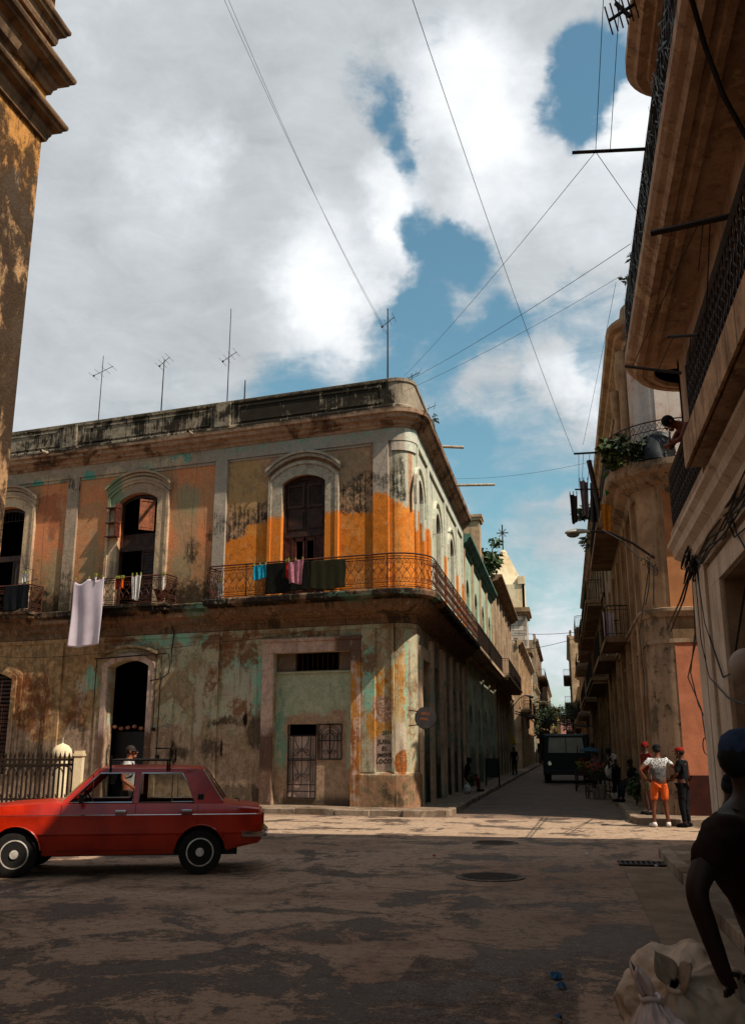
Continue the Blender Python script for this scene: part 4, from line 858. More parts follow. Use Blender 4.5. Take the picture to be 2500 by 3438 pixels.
# ---------- church corner on the near left
tl = thing('church_building', 'tall ochre building at the left edge with three heavy stacked stone cornices', 'building', (-7.1, 10.8, 0))
M['ochre'] = None
def towerwall():
    g = G('mouldy ochre wall'); p = g.pos; z = g.sep(p)[2]; big = g.noise(p, .7, 8, .7, .5); mid = g.noise(g.scale(p, (1, 1, .6)), 3.2, 8, .75, .3); sc = g.noise(p, 14, 5, .7)
    col = g.mix(g.mr(mid, .4, .6), hx('b08a64'), hx('8e6c50')); col = g.mix(g.mr(g.math('ADD', z, g.math('MULTIPLY', mid, 1.5)), 9.4, 10.6), col, hx('c48a4c')); col = g.mix(g.mr(big, .56, .62, 0, .7), col, hx('b8a088'))
    k = g.math('ADD', g.math('MULTIPLY', mid, .6), g.math('MULTIPLY', big, .5)); k = g.math('ADD', k, g.mr(z, 9.2, 8.2, 0, .05)); col = g.mix(g.mr(k, .50, .60, 0, .9), col, hx('2e241c')); col = g.mix(g.mr(sc, .55, .68, 0, .5), col, hx('4a3a2c'))
    g.out(col, .93, 0, .1); g.bump(g.math('ADD', g.math('MULTIPLY', mid, .7), g.math('MULTIPLY', sc, .4)), .9, .05); return g.m
M['ochre'] = towerwall()
M['ochre2'] = plaster('ochre mouldings', '8a6c50', '5c4634', None, '241b14', 1.6, .7, seed=21, bump=.5)
m = MB(); m.box(-20, -7.1, -14, 10.8, 0, 18, ID); m.build('wall', M['ochre'], tl)
def lnpath(o): return [V(-7.1 + o, -14, 0), V(-7.1 + o, 10.8 + o, 0), V(-20, 10.8 + o, 0)]
def crown(z, out, h):
    MB().sweep(lnpath, [(0.002, z - h), (.05, z - h), (.07, z - h * .8), (out * .35, z - h * .7), (out * .4, z - h * .5), (out * .75, z - h * .38), (out * .8, z - h * .25), (out * .95, z - h * .2), (out, z - .04), (out, z), (0.002, z + .03)]).build('cornice', M['ochre2'], tl)
crown(10.66, .26, .36); crown(11.5, .3, .40); crown(12.3, .2, .34); crown(13.4, .5, .4)
m = MB(); m.sweep(lambda o: [V(-7.1 + o, 2, 0), V(-7.1 + o, 8.9 + o, 0), V(-7.1, 8.9 + o, 0)], [(0.003, 0.1), (.14, 0.1), (.14, 10.05), (0.003, 10.05)]); m.build('pilaster', M['ochre'], tl)
m = MB(); m.sweep(lambda o: [V(-7.1 + o, 2, 0), V(-7.1 + o, 9.3 + o, 0), V(-7.1, 9.3 + o, 0)], [(0.003, 10.6), (.2, 10.6), (.24, 10.75), (.3, 10.8), (.33, 10.92), (0.003, 10.93)]); m.build('cornice', M['ochre2'], tl)
# ---------- near right building
M['tanwall'] = plaster('tan wall', 'b89a80', '967a62', None, '2c2018', 1., .35, seed=30, dirtamt=.5)
M['whitewall'] = plaster('cream jambs', 'dcc4ac', 'c8ac92', None, '5a4434', 1.2, .45, seed=31, dirtamt=.5)
M['soffit'] = plaster('brown soffit', 'c0a084', '9c7c62', 'c8a888', '2a1810', 1.3, .45, .6, seed=32, dirtamt=1.1)
M['soffit2'] = plaster('orange moulding', 'cfa880', 'a07c5c', None, '2a1810', 2.2, .75, seed=33, dirtamt=.8)
nr = thing('balcony_building', 'tall brown building on the near right with deep curved balconies overhead', 'building', (2.1, 15.15, 0))
FN = Fr((2.1, 0, 0), (0, 1, 0), (-1, 0, 0))
MB().wall(FN, -14, 15.15, 0, 13.2, [(9.0, 12.65, .1, 3.78, 0, .5), (3, 6, .1, 3.8, 0, .5), (11.4, 13.4, 5.4, 7.4, 0, .3), (6.5, 8.5, 5.4, 7.4, 0, .3), (10, 12, 8.3, 10.4, 0, .3), (13, 14.4, 8.3, 10.4, 0, .3), (10, 12, 11.4, 12.9, 0, .3)]).build('wall', M['tanwall'], nr)
m = MB(); m.box(2.1, 24, 14.95, 15.15, 0, 13.2); m.build('end_wall', M['tanwall'], nr)
m = MB(); m.box(2.3, 24, -14, 14.95, 12.95, 13.1); m.box(23.8, 24, -14, 14.95, 0, 12.95); m.box(2.7, 23.8, -14.2, -14, 0, 12.95); m.build('roof', M['roofr'], nr)
m = MB(); m.box(3.4, 3.5, -14, 14.9, .15, 12.9); m.build('dark_backing', M['black'], nr)  # black sheet painted as the darkness indoors
m = MB()
m.box(13.72, 14.2, 0, .08, .14, 4.2, FN); m.box(14.3, 14.75, 0, .08, .14, 4.2, FN); m.box(14.8, 15.15, 0, .05, .14, 4.2, FN); m.box(12.7, 13.6, 0, .05, .14, 3.8, FN); parts(m, 'door_jamb', M['whitewall'], nr, bevel=.008)
m = MB(); m.box(8, 13.6, 0, .05, 3.8, 4.1, FN); m.build('lintel', M['whitewall'], nr, bevel=.008)
def nrpath(o, end=15.15): return [V(2.1 - o, -14, 0), V(2.1 - o, end + o, 0), V(8, end + o, 0)]
MB().sweep(lambda o: nrpath(o), [(0.0, 4.2), (.05, 4.2), (.06, 4.34), (.14, 4.4), (.16, 4.52), (.26, 4.6), (.28, 4.72), (.34, 4.78), (.34, 4.84), (0, 4.88)]).build('cornice', M['whitewall'], nr, smooth=True, angle=20)
m = MB(); m.box(-14, 11.35, 0, .47, 4.93, 5.3, FN); m.box(-14, 11.35, .47, .5, 4.98, 5.26, FN); m.build('balcony_slab', M['soffit'], nr)
m = MB(); m.box(-14, 11.38, .5, .53, 4.93, 5.32, FN); m.build('balcony_fascia', M['soffit2'], nr)
m = MB(); m.box(11.6, 15.3, 0, .3, 4.9, 5.0, FN); m.build('balcony_slab', M['soffit'], nr)
def ornate(pts, z0, h, step, parent, name='balcony_railing', mat=None):
    """close-set balusters with scrolls between them"""
    f, L = along([Vector((p[0], p[1], 0)) for p in pts]); m = MB(); N = max(2, int(L / .4))
    def P(d, z): p, a = f(d); return Vector((p.x, p.y, z0 + z))
    for z, rr in ((h, .032), (h - .05, .016), (h - .18, .014), (.18, .014), (.03, .02)): m.tube([P(L * i / N, z) for i in range(N + 1)], rr, 5)
    n = int(L / step)
    for i in range(n + 1):
        d = i * L / n; m.tube([P(d, 0), P(d, h)], .016, 4, cap=False)
        if i < n:
            w = L / n
            for z1, z2 in ((.2, h * .5), (h * .5, h - .2)):
                q = [P(d + w * a, z1 + (z2 - z1) * c) for a, c in [(.5, 0), (.85, .2), (.8, .42), (.5, .5), (.2, .58), (.15, .8), (.5, 1)]]; m.tube(q, .011, 3, cap=False)
                q = [P(d + w * a, z1 + (z2 - z1) * c) for a, c in [(.5, 0), (.15, .2), (.2, .42), (.5, .5), (.8, .58), (.85, .8), (.5, 1)]]; m.tube(q, .011, 3, cap=False)
    return m.build(name, mat or M['iron'], parent)
ornate([FN(11.3, .0, 0), FN(11.3, .44, 0), FN(1., .44, 0)], 5.3, .9, .17, nr)
ornate([FN(15.2, .0, 0), FN(15.2, .27, 0), FN(11.6, .27, 0)], 5.0, .88, .2, nr)
# deep upper balcony slabs, rounded where they turn the corner
def upath(o, end=15.5, r=1.15, xx=1.3, tail=9.):
    P = [V(xx - o, -14, 0)]
    for k in range(11): q = PI - PI / 2 * k / 10; P.append(V(xx + r + math.cos(q) * (r + o), end - .1 + math.sin(q) * (r + o), 0))
    P.append(V(tail, end - .1 + r + o, 0)); return P
MB().sweep(lambda o: upath(o), [(-1.9, 7.84), (-.46, 7.84), (-.44, 7.78), (-.36, 7.78), (-.34, 7.84), (-.28, 7.84), (-.26, 7.8), (-.16, 7.8), (-.12, 7.88), (-.05, 7.92), (0, 7.98), (0, 8.14), (-.04, 8.16), (-1.9, 8.16)]).build('balcony_slab', M['soffit'], nr, smooth=True, angle=20)
MB().sweep(lambda o: upath(o, 12.0, .8), [(-1.4, 10.94), (-.4, 10.94), (-.38, 10.88), (-.3, 10.88), (-.28, 10.94), (-.14, 10.94), (-.1, 11.0), (0, 11.06), (0, 11.22), (-1.4, 11.24)]).build('balcony_slab', M['soffit'], nr, smooth=True, angle=20)
up = upath(-.06)
bars(up[:-1] + [up[-1]], 8.16, .85, .11, .010, 'balcony_railing', nr)
# palm-frond screen tied to the upper railing
m = MB(); rr = random.Random(5); f, L = along(up[:-3])
for i in range(1300):
    d = rr.uniform(L - 16, L); p, a = f(d); n = Vector((a.y, -a.x, 0)); n = -n if n.x > 0 else n
    z = 8.16 + rr.uniform(.05, .9); l = rr.uniform(.25, .6); dr = (a * rr.uniform(-1, .3) + V(0, 0, -rr.uniform(.3, 1.1))).normalized(); w = rr.uniform(.006, .016); q = p + n * rr.uniform(-.01, .06) + V(0, 0, z)
    sd = dr.cross(n).normalized() * w; e = q + dr * l + n * rr.uniform(-.03, .05); e.z = max(e.z, 8.12)
    m.add([q - sd, q + sd, e], [(0, 1, 2)])
tag(m.build('frond_screen', M['leaf'], None, fix=False), 'dark green palm-frond screen tied along the upper balcony railing of the near right building', 'screen')
# ---------- far right corner building with pink wall
M['pinkwall'] = plaster('salmon pink wall', 'c07858', 'ac6a4e', None, '4a2a20', 1.2, .1, seed=40, dirtamt=.25)
M['dado'] = plaster('dark red dado', '4a2018', '351812', None, '150a08', 1.2, .2, seed=41)
M['dirtyrender'] = plaster('grey tan render', 'aa8e74', '866e58', '6c5e4c', '201812', 1., .6, .58, seed=42, dirtamt=.9)
M['brownrender'] = plaster('brown render', '967658', '745a42', None, '1e150e', 1., .6, seed=43, dirtamt=.9)
M['whitepink'] = plaster('white wall with pink stains', 'cdc0b4', 'c2a594', 'b88c74', '6a4a38', .9, .25, .6, seed=44, dirtamt=.2)
M['coltrim'] = plaster('tan column', 'b89470', '987658', None, '2a1d14', 1.4, .5, seed=45, dirtamt=.5)
rf = thing('pink_corner_building', 'brown corner building with salmon pink ground floor and a curved balcony of plants', 'building', (2.1, 24.1, 0))
RX, RY = 2.1, 24.1
def rfpath(o, r=.75, yb=44., xe=12., ox=0.):
    P = [V(RX - o, yb, 0)]
    for k in range(11): q = PI + PI / 2 * k / 10; P.append(V(RX + r + math.cos(q) * (r + o), RY + r + math.sin(q) * (r + o), 0))
    P.append(V(xe, RY - o, 0)); return P
FS = Fr((RX, RY, 0), (0, 1, 0), (-1, 0, 0)); FF = Fr((RX, RY, 0), (1, 0, 0), (0, -1, 0))
sops = [(c - .6, c + .6, z, zt) for c in (2.6, 5.2, 8.0, 11.0, 14.2, 17.6) for z, zt in ((.2, 3.9), (5.1, 8.), (8.75, 11.7))]
MB().wall(FS, .75, 19.9, 0, 12.5, sops, .3).build('wall', M['brownrender'], rf)
for c in (2.6, 5.2, 8.0, 11.0, 14.2, 17.6):
    for z, zt in ((.2, 3.9), (5.1, 8.), (8.75, 11.7)): win_pane(FS, c, .6, z, zt, 0, R.choice([M['black'], M['darkwood'], M['greenwood'], M['black']]), rf)
m = MB(); m.box(.63, 10, -.3, 0, 1.06, 4.3, FF); m.build('wall', M['pinkwall'], rf)
m = MB(); m.box(.63, 10, -.3, .03, .1, 1.06, FF); m.build('dado', M['dado'], rf)
m = MB(); m.box(.6, 10, -.3, .0, 4.3, 4.9, FF); m.build('wall', M['brownrender'], rf)
m = MB(); m.box(.6, 10, -.3, .0, 4.9, 8.6, FF); m.build('wall', simple('ochre brown wall', 'b07448', '98623c', .9, 0, 2.5, .2), rf)
MB().wall(FF, .6, 10, 8.6, 12.5, [(2.6, 3.8, 8.8, 11.6), (6, 7.2, 8.8, 11.6)], .3).build('wall', M['whitepink'], rf)
m = MB(); m.box(9.8, 10, -20, -.3, 0, 12.5, FF); m.box(.3, 10, -20, -.3, 12.3, 12.45, FF); m.box(.6, 10, -20, -19.8, 0, 12.3, FF); m.build('roof', M['roofr'], rf)
m = MB(); m.box(1.4, 9.8, -19, -1.2, .2, 12.2, FF); m.build('dark_backing', M['black'], rf)  # black box painted as the darkness indoors
for z0, z1, mt in ((.1, 4.95, 'dirtyrender'), (4.95, 8.6, 'coltrim'), (8.6, 12.5, 'whitepink')):
    m = MB(); P = rfpath(0)[1:-1]
    for a, b in zip(P, P[1:]): m.quad((a.x, a.y, z0), (b.x, b.y, z0), (b.x, b.y, z1), (a.x, a.y, z1))
    m.build('corner_wall', M[mt], rf, smooth=True)
MB().sweep(rfpath, [(0, 4.85), (.06, 4.85), (.1, 4.95), (.14, 4.97), (.14, 5.05), (0, 5.08)]).build('ledge', M['dirtyrender'], rf, smooth=True, angle=25)
MB().sweep(rfpath, [(0, 4.2), (.03, 4.2), (.03, 4.3), (0, 4.3)]).build('band', M['dirtyrender'], rf)
MB().sweep(lambda o: rfpath(o, yb=43.9), [(-.2, 12.3), (.05, 12.3), (.08, 12.45), (.25, 12.55), (.28, 12.66), (.42, 12.7), (.46, 12.8), (.46, 12.9), (-.2, 12.95)]).build('cornice', M['coltrim'], rf, smooth=True, angle=20)
MB().sweep(lambda o: rfpath(o, yb=43.9), [(-.2, 12.95), (.05, 12.95), (.05, 13.5), (-.2, 13.5)]).build('parapet', M['dirtyrender'], rf)
MB().sweep(lambda o: rfpath(o, 1.2, 30., 8.), [(0, 8.0), (.1, 8.02), (.16, 8.2), (.4, 8.32), (.46, 8.44), (.66, 8.5), (.72, 8.6), (.72, 8.76), (0, 8.78)]).build('balcony_slab', M['dirtyrender'], rf, smooth=True, angle=20)
rp = rfpath(.64, 1.2, 30., 8.)
def ovalrail(pts, z0, h, step, parent):
    f, L = along(pts); m = MB(); N = max(2, int(L / .25))
    def P(d, z): p, a = f(d); return Vector((p.x, p.y, z0 + z))
    for z, rr in ((h, .02), (h - .24, .012), (.1, .012)): m.tube([P(L * i / N, z) for i in range(N + 1)], rr, 5)
    n = int(L / step)
    for i in range(n):
        d = i * L / n; w = L / n
        m.tube([P(d + w * (.5 + .5 * math.cos(q * PI / 6)), .1 + (h - .34) * (.5 + .5 * math.sin(q * PI / 6))) for q in range(12)], .009, 3, closed=True)
        m.tube([P(d + w * a, h - .24 + c) for a, c in ((0, 0), (.25, .14), (.5, .2), (.75, .14), (1, 0))], .008, 3); m.tube([P(d + w * a, h - .04 - c) for a, c in ((0, 0), (.25, .1), (.5, .16), (.75, .1), (1, 0))], .008, 3)
        if i % 5 == 0: m.tube([P(d, 0), P(d, h)], .018, 5)
    return m.build('balcony_railing', M['iron'], parent)
ovalrail(rp, 8.78, 1.0, .24, rf)
m = MB()
for y in (1.6, 3.9, 6.6, 9.5, 12.6, 15.9, 19.2): m.box(y - .22, y + .22, 0, .12, .1, 4.85, FS); m.box(y - .18, y + .18, 0, .1, 5.08, 8.0, FS)
parts(m, 'pilaster', M['coltrim'], rf)
m = MB()
for y in (.9, 1.5, 3.9):
    m.lathe([(.17, 8.8), (.17, 8.95), (.12, 9.0), (.13, 10.2), (.11, 11.4), (.16, 11.5), (.2, 11.7), (.2, 12.3)], (RX - .06, RY + y, 0), 12)
parts(m, 'column', M['coltrim'], rf, smooth=True)
for z, a, e, o in ((5.08, 6., 9.6, .75), (8.78, 6.2, 14., .8), (5.08, 12.4, 19., .75)):
    m = MB(); m.box(a, e, 0, o, z - .18, z, FS); m.build('balcony_slab', M['brownrender'], rf); bars([FS(a + .04, .03, 0), FS(a + .04, o - .05, 0), FS(e - .04, o - .05, 0), FS(e - .04, .03, 0)], z, .95, .12, .009, 'balcony_railing', rf)
# ---------- side street, left row
M['greenpl'] = plaster('pale green plaster', 'b8c4ac', '93a890', '7d9c88', '4a4a3a', 1., .4, .6, seed=50, low=1.)
M['greencor'] = plaster('green cornice', '54756a', '3e5a50', None, '1c201a', 1.4, .4, seed=51)
M['greypl'] = plaster('grey brown plaster', '9c8670', '7a6652', 'ac9880', '201812', 1., .7, .58, seed=52, low=1.3, dirtamt=1.)
M['beigepl'] = plaster('beige plaster', 'c2a27e', 'a08264', None, '3a2c20', 1., .45, seed=53, dirtamt=.5)
M['stone'] = None
M['paletrim'] = plaster('pale stained trim', 'c8ac8c', 'a88c70', None, '2c2018', 1.2, .6, seed=58, dirtamt=.6)
l2, f2 = terrace('green_house', 'pale green terraced house with a dark green cornice beyond the corner building', XB, 1, 39.72, 56.2, 10.6, [.1, 5.6], M['greenpl'], M['paletrim'], .40, .0, 4, [(5.96, -.02, 16.46, .62)], 3, arch=.7, cormat=M['greencor'])
m = MB(); m.box(5.2, 6.1, -.6, .35, 10.7, 12.6, f2); m.box(5.1, 6.2, -.7, .45, 12.6, 12.75, f2); m.box(5.05, 6.25, -.75, .5, 12.75, 12.88, f2); m.build('chimney', M['beigepl'], l2)
m = MB(); m.box(9.6, 10.3, -.5, .1, 10.7, 11.9, f2); m.build('chimney', M['dirtyrender'], l2)
l3, f3 = terrace('dark_terrace', 'soot-stained grey terraced house with a long dark balcony and projecting cornice', XB + .02, 1, 56.22, 76.2, 11.8, [.1, 5.6], M['greypl'], M['paletrim'], .7, .0, 7, [(5.96, .0, 16.5, .95)], 4, cormat=M['brownrender'])
l4, f4 = terrace('beige_house', 'sunlit beige house past the gap in the left terrace', -3.72, 1, 82, 115, 10.7, [.1, 5.2], M['beigepl'], M['beigepl'], .5, .3, 10, [(5.1, .1, 6., .9), (5.1, 12, 20, .8)], 5)
# church tower behind
def ashlar(name, c1, c2):
    g = G(name); p = g.pos; q = g.comb(g.math('ADD', g.sep(p)[0], g.sep(p)[1]), g.sep(p)[2], 0)
    b = g.n('ShaderNodeTexBrick'); g.put(b.inputs['Vector'], q); b.inputs['Scale'].default_value = 1.; b.inputs['Brick Width'].default_value = 1.3; b.inputs['Row Height'].default_value = .62; b.inputs['Mortar Size'].default_value = .03
    b.inputs['Color1'].default_value = hx(c1); b.inputs['Color2'].default_value = hx(c2); b.inputs['Mortar'].default_value = hx('54483c')
    n = g.noise(p, .5, 6, .65); col = g.mix(g.mr(n, .45, .65, 0, .7), b.outputs[0], hx('5c5044')); g.out(col, .9); g.bump(n, .3, .05); return g.m
M['stone'] = ashlar('grey ashlar', 'c4b2a2', '94867a'); M['stoney'] = plaster('yellowed stone', 'e6d2ae', 'd4ba92', None, '6a543c', .5, .4, seed=55)
tw = thing('church_tower', 'stone church tower with a pale yellow belfry and an iron cross', 'tower', (-7., 121, 0))
m = MB(); m.box(-10.2, -3.85, 118, 124, 0, 13.3); m.box(-9.9, -4.1, 118.2, 123.8, 13.6, 18.4); m.build('shaft', M['stone'], tw)
for z, o in ((13.3, .5), (18.4, .45)):
    m = MB(); m.box(-10.0 - o, -4.05 + o, 118 - o, 124 + o, z, z + .35); m.box(-10.0 - o * .5, -4.05 + o * .5, 118 - o * .5, 124 + o * .5, z - .35, z); m.box(-10.0 - o * .9, -4.05 + o * .9, 118 - o * .9, 124 + o * .9, z + .35, z + .55); m.build('cornice', M['brownrender'], tw)
m = MB(); m.wall(Fr((-9.6, 118.4, 0), (1, 0, 0), (0, -1, 0)), 0, 5.4, 18.9, 22, [(2.1, 3.3, 19.3, 21.5, .6, .6)], .6); m.box(-9.6, -9.3, 118.4, 123.5, 18.9, 22); m.box(-4.5, -4.2, 118.4, 123.5, 18.9, 22); m.box(-9.6, -4.2, 123.2, 123.5, 18.9, 22); m.build('belfry', M['stoney'], tw)
m = MB(); m.add([(-9.5, 118.5, 22), (-4.3, 118.5, 22), (-4.3, 123.4, 22), (-9.5, 123.4, 22), (-7.5, 120.4, 26.2), (-6.2, 120.4, 26.2), (-6.2, 121.6, 26.2), (-7.5, 121.6, 26.2)], [(0, 1, 2, 3), (0, 1, 5, 4), (1, 2, 6, 5), (2, 3, 7, 6), (3, 0, 4, 7), (4, 5, 6, 7)]); m.lathe([(.5, 26.2), (.5, 26.7), (.2, 27.)], (-6.85, 121, 0), 8); m.box(-5.0, -4.1, 118.2, 119.1, 22, 23.0); m.build('pyramid_roof', M['stoney'], tw)
m = MB(); m.tube([(-6.85, 121, 26.9), (-6.85, 121, 30.4)], .09, 5); m.tube([(-7.6, 121, 29.3), (-6.1, 121, 29.3)], .08, 5); m.tube([(-7.3, 121, 28.8), (-6.4, 121, 29.8)], .05, 4); m.tube([(-6.4, 121, 28.8), (-7.3, 121, 29.8)], .05, 4); m.build('cross', M['iron'], tw)
terrace('narrow_house', 'narrow pale house just past the church tower', -3.7, 1, 124.5, 140, 9.6, [.1, 4.6], M['greenpl'], M['beigepl'], .4, .4, 4, [(4.5, 1, 9, .9)], 6)
terrace('tall_brown_block', 'tall brown apartment block far down the left side with stacked balconies', -3.8, 1, 141, 175, 17.5, [.1, 4.8, 8.8, 12.8], M['greypl'], M['dirtyrender'], .5, .8, 6, [(4.7, 1, 30, 1.2), (8.7, 2, 20, 1.2), (12.7, 5, 28, 1.2)], 7)
terrace('ochre_block', 'ochre block at the far end of the left row', -3.2, 1, 176, 230, 14., [.1, 4.8, 9.2], M['beigepl'], M['greypl'], .5, .8, 7, [(4.7, 1, 30, 1.2), (9.1, 5, 40, 1.2)], 8)
# ---------- right row
terrace('brown_balcony_house', 'dark brown house with two long iron balconies next to the pink corner building', 2.1, -1, 44.1, 60, 12.6, [.1, 4.9, 8.7], M['brownrender'], M['brownrender'], .5, .6, 5, [(4.9, .5, 12, .85), (8.7, 2, 15.5, .85)], 11)
terrace('red_brown_house', 'red brown house with sheeted balconies midway down the right side', 2.15, -1, 60.1, 78, 12.9, [.1, 4.9, 8.7], plaster('red brown plaster', '84543a', '5e3c2a', None, '20140e', 1., .5, seed=61), M['brownrender'], .5, .5, 5, [(4.9, 1, 16, .9), (8.7, 0, 8, .95), (8.7, 10, 17, .9)], 12)
r4, f4r = terrace('grey_balcony_house', 'grey house with crowded balconies further down the right side', 2.1, -1, 78.1, 98, 12., [.1, 4.7, 8.3], M['greypl'], M['greypl'], .4, .7, 6, [(4.7, 2, 18, .95), (8.3, 0, 9, 1.), (11.9, 4, 14, .9)], 13)
terrace('baluster_house', 'tan house with a pale balustrade terrace, right side beyond the grey house', 2.0, -1, 98.1, 118, 10.2, [.1, 4.8], M['beigepl'], M['beigepl'], .6, .9, 6, [(4.7, 1, 18, .95)], 14)
terrace('tall_tan_block', 'tall tan block with columns closing the right side of the far street', 1.4, -1, 150, 190, 19., [.1, 4.8, 9, 13.4], M['beigepl'], M['greypl'], .5, .8, 7, [(4.7, 1, 30, 1.3), (8.9, 2, 34, 1.3), (13.3, 5, 28, 1.3)], 15, deep=14)
terrace('low_pink_house', 'low faded house between the balustrade house and the tall tan block', 2.1, -1, 118.1, 149.8, 9., [.1, 4.6], plaster('faded rose plaster', 'a07a68', '806050', None, '2a1e16', 1., .5, seed=62), M['beigepl'], .4, .6, 8, [(4.6, 1, 28, .9)], 16)

def front_house(label, x0, x1, y, H, wm, seed):
    b = thing('end_house', label, 'building', (x0, y, 0)); fr = Fr((x0, y, 0), (1, 0, 0), (0, -1, 0)); L = x1 - x0; ops = []; n = max(1, int(L / 2.2)); fl = max(1, int(H / 3.6))
    for f_ in range(fl):
        for k in range(n): c = L * (k + .5) / n; ops.append((c - .5, c + .5, f_ * 3.6 + .8, f_ * 3.6 + 3.0))
    m = MB(); m.wall(fr, 0, L, 0, H, ops, .3); m.build('wall', wm, b)
    for a, e, z0, z1 in ops: win_pane(fr, (a + e) / 2, .5, z0, z1, 0, M['darkwood'], b)
    m = MB(); m.box(-.1, L + .1, 0, .4, H, H + .35, fr); m.build('cornice', M['beigepl'], b); m = MB(); m.box(0, L, -8, -.3, 0, H, fr); m.build('end_wall', wm, b)
    for f_ in range(1, fl): m = MB(); m.box(.3, L - .3, 0, .9, f_ * 3.6, f_ * 3.6 + .15, fr); m.build('balcony_slab', M['beigepl'], b); bars([fr(.35, .85, 0), fr(L - .35, .85, 0)], f_ * 3.6 + .15, .9, .3, .03, 'balcony_railing', b)
front_house('yellowish house facing up the street at its far end', -6.5, -1.2, 264, 12.5, plaster('yellow house', 'c8ac6c', 'a88c54', None, '4a3a28', .6, .4, seed=70), 1)
front_house('rose house beside the yellowish one closing the far end of the street', -1.15, 3., 262, 10.2, plaster('rose house', 'c08478', 'a06a60', None, '3a2620', .6, .4, seed=71), 2)
front_house('tall whitish house behind the others at the far end of the street', -11, -6.6, 268, 16.5, plaster('whitish house', 'd0c4b4', 'b4a694', None, '4a4034', .6, .4, seed=72), 3)
front_house('green grey house right of the rose one at the far end of the street', 3.05, 9, 266, 14., plaster('green grey house', '94988a', '747868', None, '2a2a24', .6, .4, seed=73), 4)
# ================================================================ helpers for placing along the view axis
CRT = V(math.cos(YAW), math.sin(YAW), 0); CFW = V(-math.sin(YAW), math.cos(YAW), 0)
def atd(x, y, dep):
    u, v = x * KD, y * KD; w = v - CY
    Y = F * math.cos(PITCH) + w * math.sin(PITCH); Z = F * math.sin(PITCH) - w * math.cos(PITCH); t = dep / Y
    return CRT * ((u - CX) * t) + CFW * dep + V(0, 0, CAMZ + Z * t)
def onA(x, y, o=0.):
    d = Vector(ray(x, y)); t = (o + C0.dot(AN)) / (d.x * AN.x + d.y * AN.y); p = d * t; return (Vector((p.x, p.y, 0)) - C0).dot(AD), CAMZ + p.z
# ================================================================ red saloon car
def car_paint():
    g = G('red car paint'); p = g.n('ShaderNodeTexCoord').outputs['Object']; n = g.noise(p, 2.5, 5, .6); f = g.noise(p, 30, 4, .7); z = g.sep(p)[2]
    lowbrown = g.math('MULTIPLY', g.mr(g.math('ADD', z, g.math('MULTIPLY', n, .4)), .75, .35), .45)  # browner and darker towards the sills
    col = g.mix(g.mr(n, .4, .65), hx('bc2606'), hx('9c1a04')); col = g.mix(lowbrown, col, hx('5a2a1a')); col = g.mix(g.mr(f, .62, .72, 0, .35), col, hx('7a1c0c'))
    g.out(col, .3, 0, .35); g.b.inputs['Coat Weight'].default_value = .45; g.b.inputs['Coat Roughness'].default_value = .12; g.bump(n, .03, .02); return g.m
M['paint'] = car_paint()
M['rubber'] = simple('tyre rubber', '14110f', '1e1a17', .85, 0, 20, .2, obj=True)
M['rim'] = simple('painted steel rim', 'e0d6ca', 'a89c90', .35, .2, 12, .05, obj=True)
M['blackplastic'] = simple('black plastic', '0e0c0b', '171412', .5, 0, 12, .0)
M['seat'] = simple('dark seat cloth', '1a1614', '100d0c', .9, 0, 12, .1)
def glass(name, tint, mixf=.12):
    g = G(name); t = g.t; tr = g.n('ShaderNodeBsdfTransparent'); tr.inputs[0].default_value = tint; gl = g.n('ShaderNodeBsdfGlossy'); gl.inputs['Roughness'].default_value = .05; gl.inputs[0].default_value = (.9, .95, 1, 1)
    fr = g.n('ShaderNodeFresnel'); fr.inputs[0].default_value = 1.5; mx = g.n('ShaderNodeMixShader'); t.links.new(g.math('ADD', fr.outputs[0], mixf - .04, clamp=True), mx.inputs[0]); t.links.new(tr.outputs[0], mx.inputs[1]); t.links.new(gl.outputs[0], mx.inputs[2])
    t.links.new(mx.outputs[0], t.nodes['Material Output'].inputs[0]); return g.m
M['glass'] = glass('car window glass', (.72, .73, .7, 1), .0)
RZC = YAW + PI + math.radians(8); carO = atz(441, 1936, 0) - V(-math.sin(RZC), math.cos(RZC), 0) * .68
car = thing('saloon_car', 'bright red four-door saloon car with a black roof rack and chrome window trim', 'car', tuple(carO), RZC)
def interp(x, pts):
    if x <= pts[0][0]: return pts[0][1]
    for a, b in zip(pts, pts[1:]):
        if x <= b[0]: t = (x - a[0]) / (b[0] - a[0]); return a[1] + (b[1] - a[1]) * t
    return pts[-1][1]
WR, WF = 0., 2.424; AR = .35
ZT = [(-.83, .80), (-.79, .87), (-.3, .93), (0, .935), (1.8, .94), (1.95, .955), (2.6, .92), (3.0, .87), (3.16, .80), (3.2, .74)]
WD = [(-.83, .90), (-.76, .95), (-.5, .99), (.3, 1.), (2.2, 1.), (2.8, .97), (3.1, .94), (3.2, .9)]
ZB = [(-.83, .46), (-.79, .40), (-.55, .36), (-.3, .3), (.5, .27), (2., .27), (2.9, .3), (3.2, .38)]
def zbot(x):
    z = interp(x, ZB)
    for c in (WR, WF):
        if abs(x - c) < AR: z = max(z, .29 + math.sqrt(AR * AR - (x - c) ** 2) * 1.03)
    return z
xs = sorted({round(-.83 + .05 * i, 3) for i in range(82)} | {round(c + AR * math.cos(PI * k / 16), 4) for c in (WR, WF) for k in range(17)} | {c + s * (AR + .001) for c in (WR, WF) for s in (-1, 1)})
xs = [x for x in xs if -.8301 <= x <= 3.2]
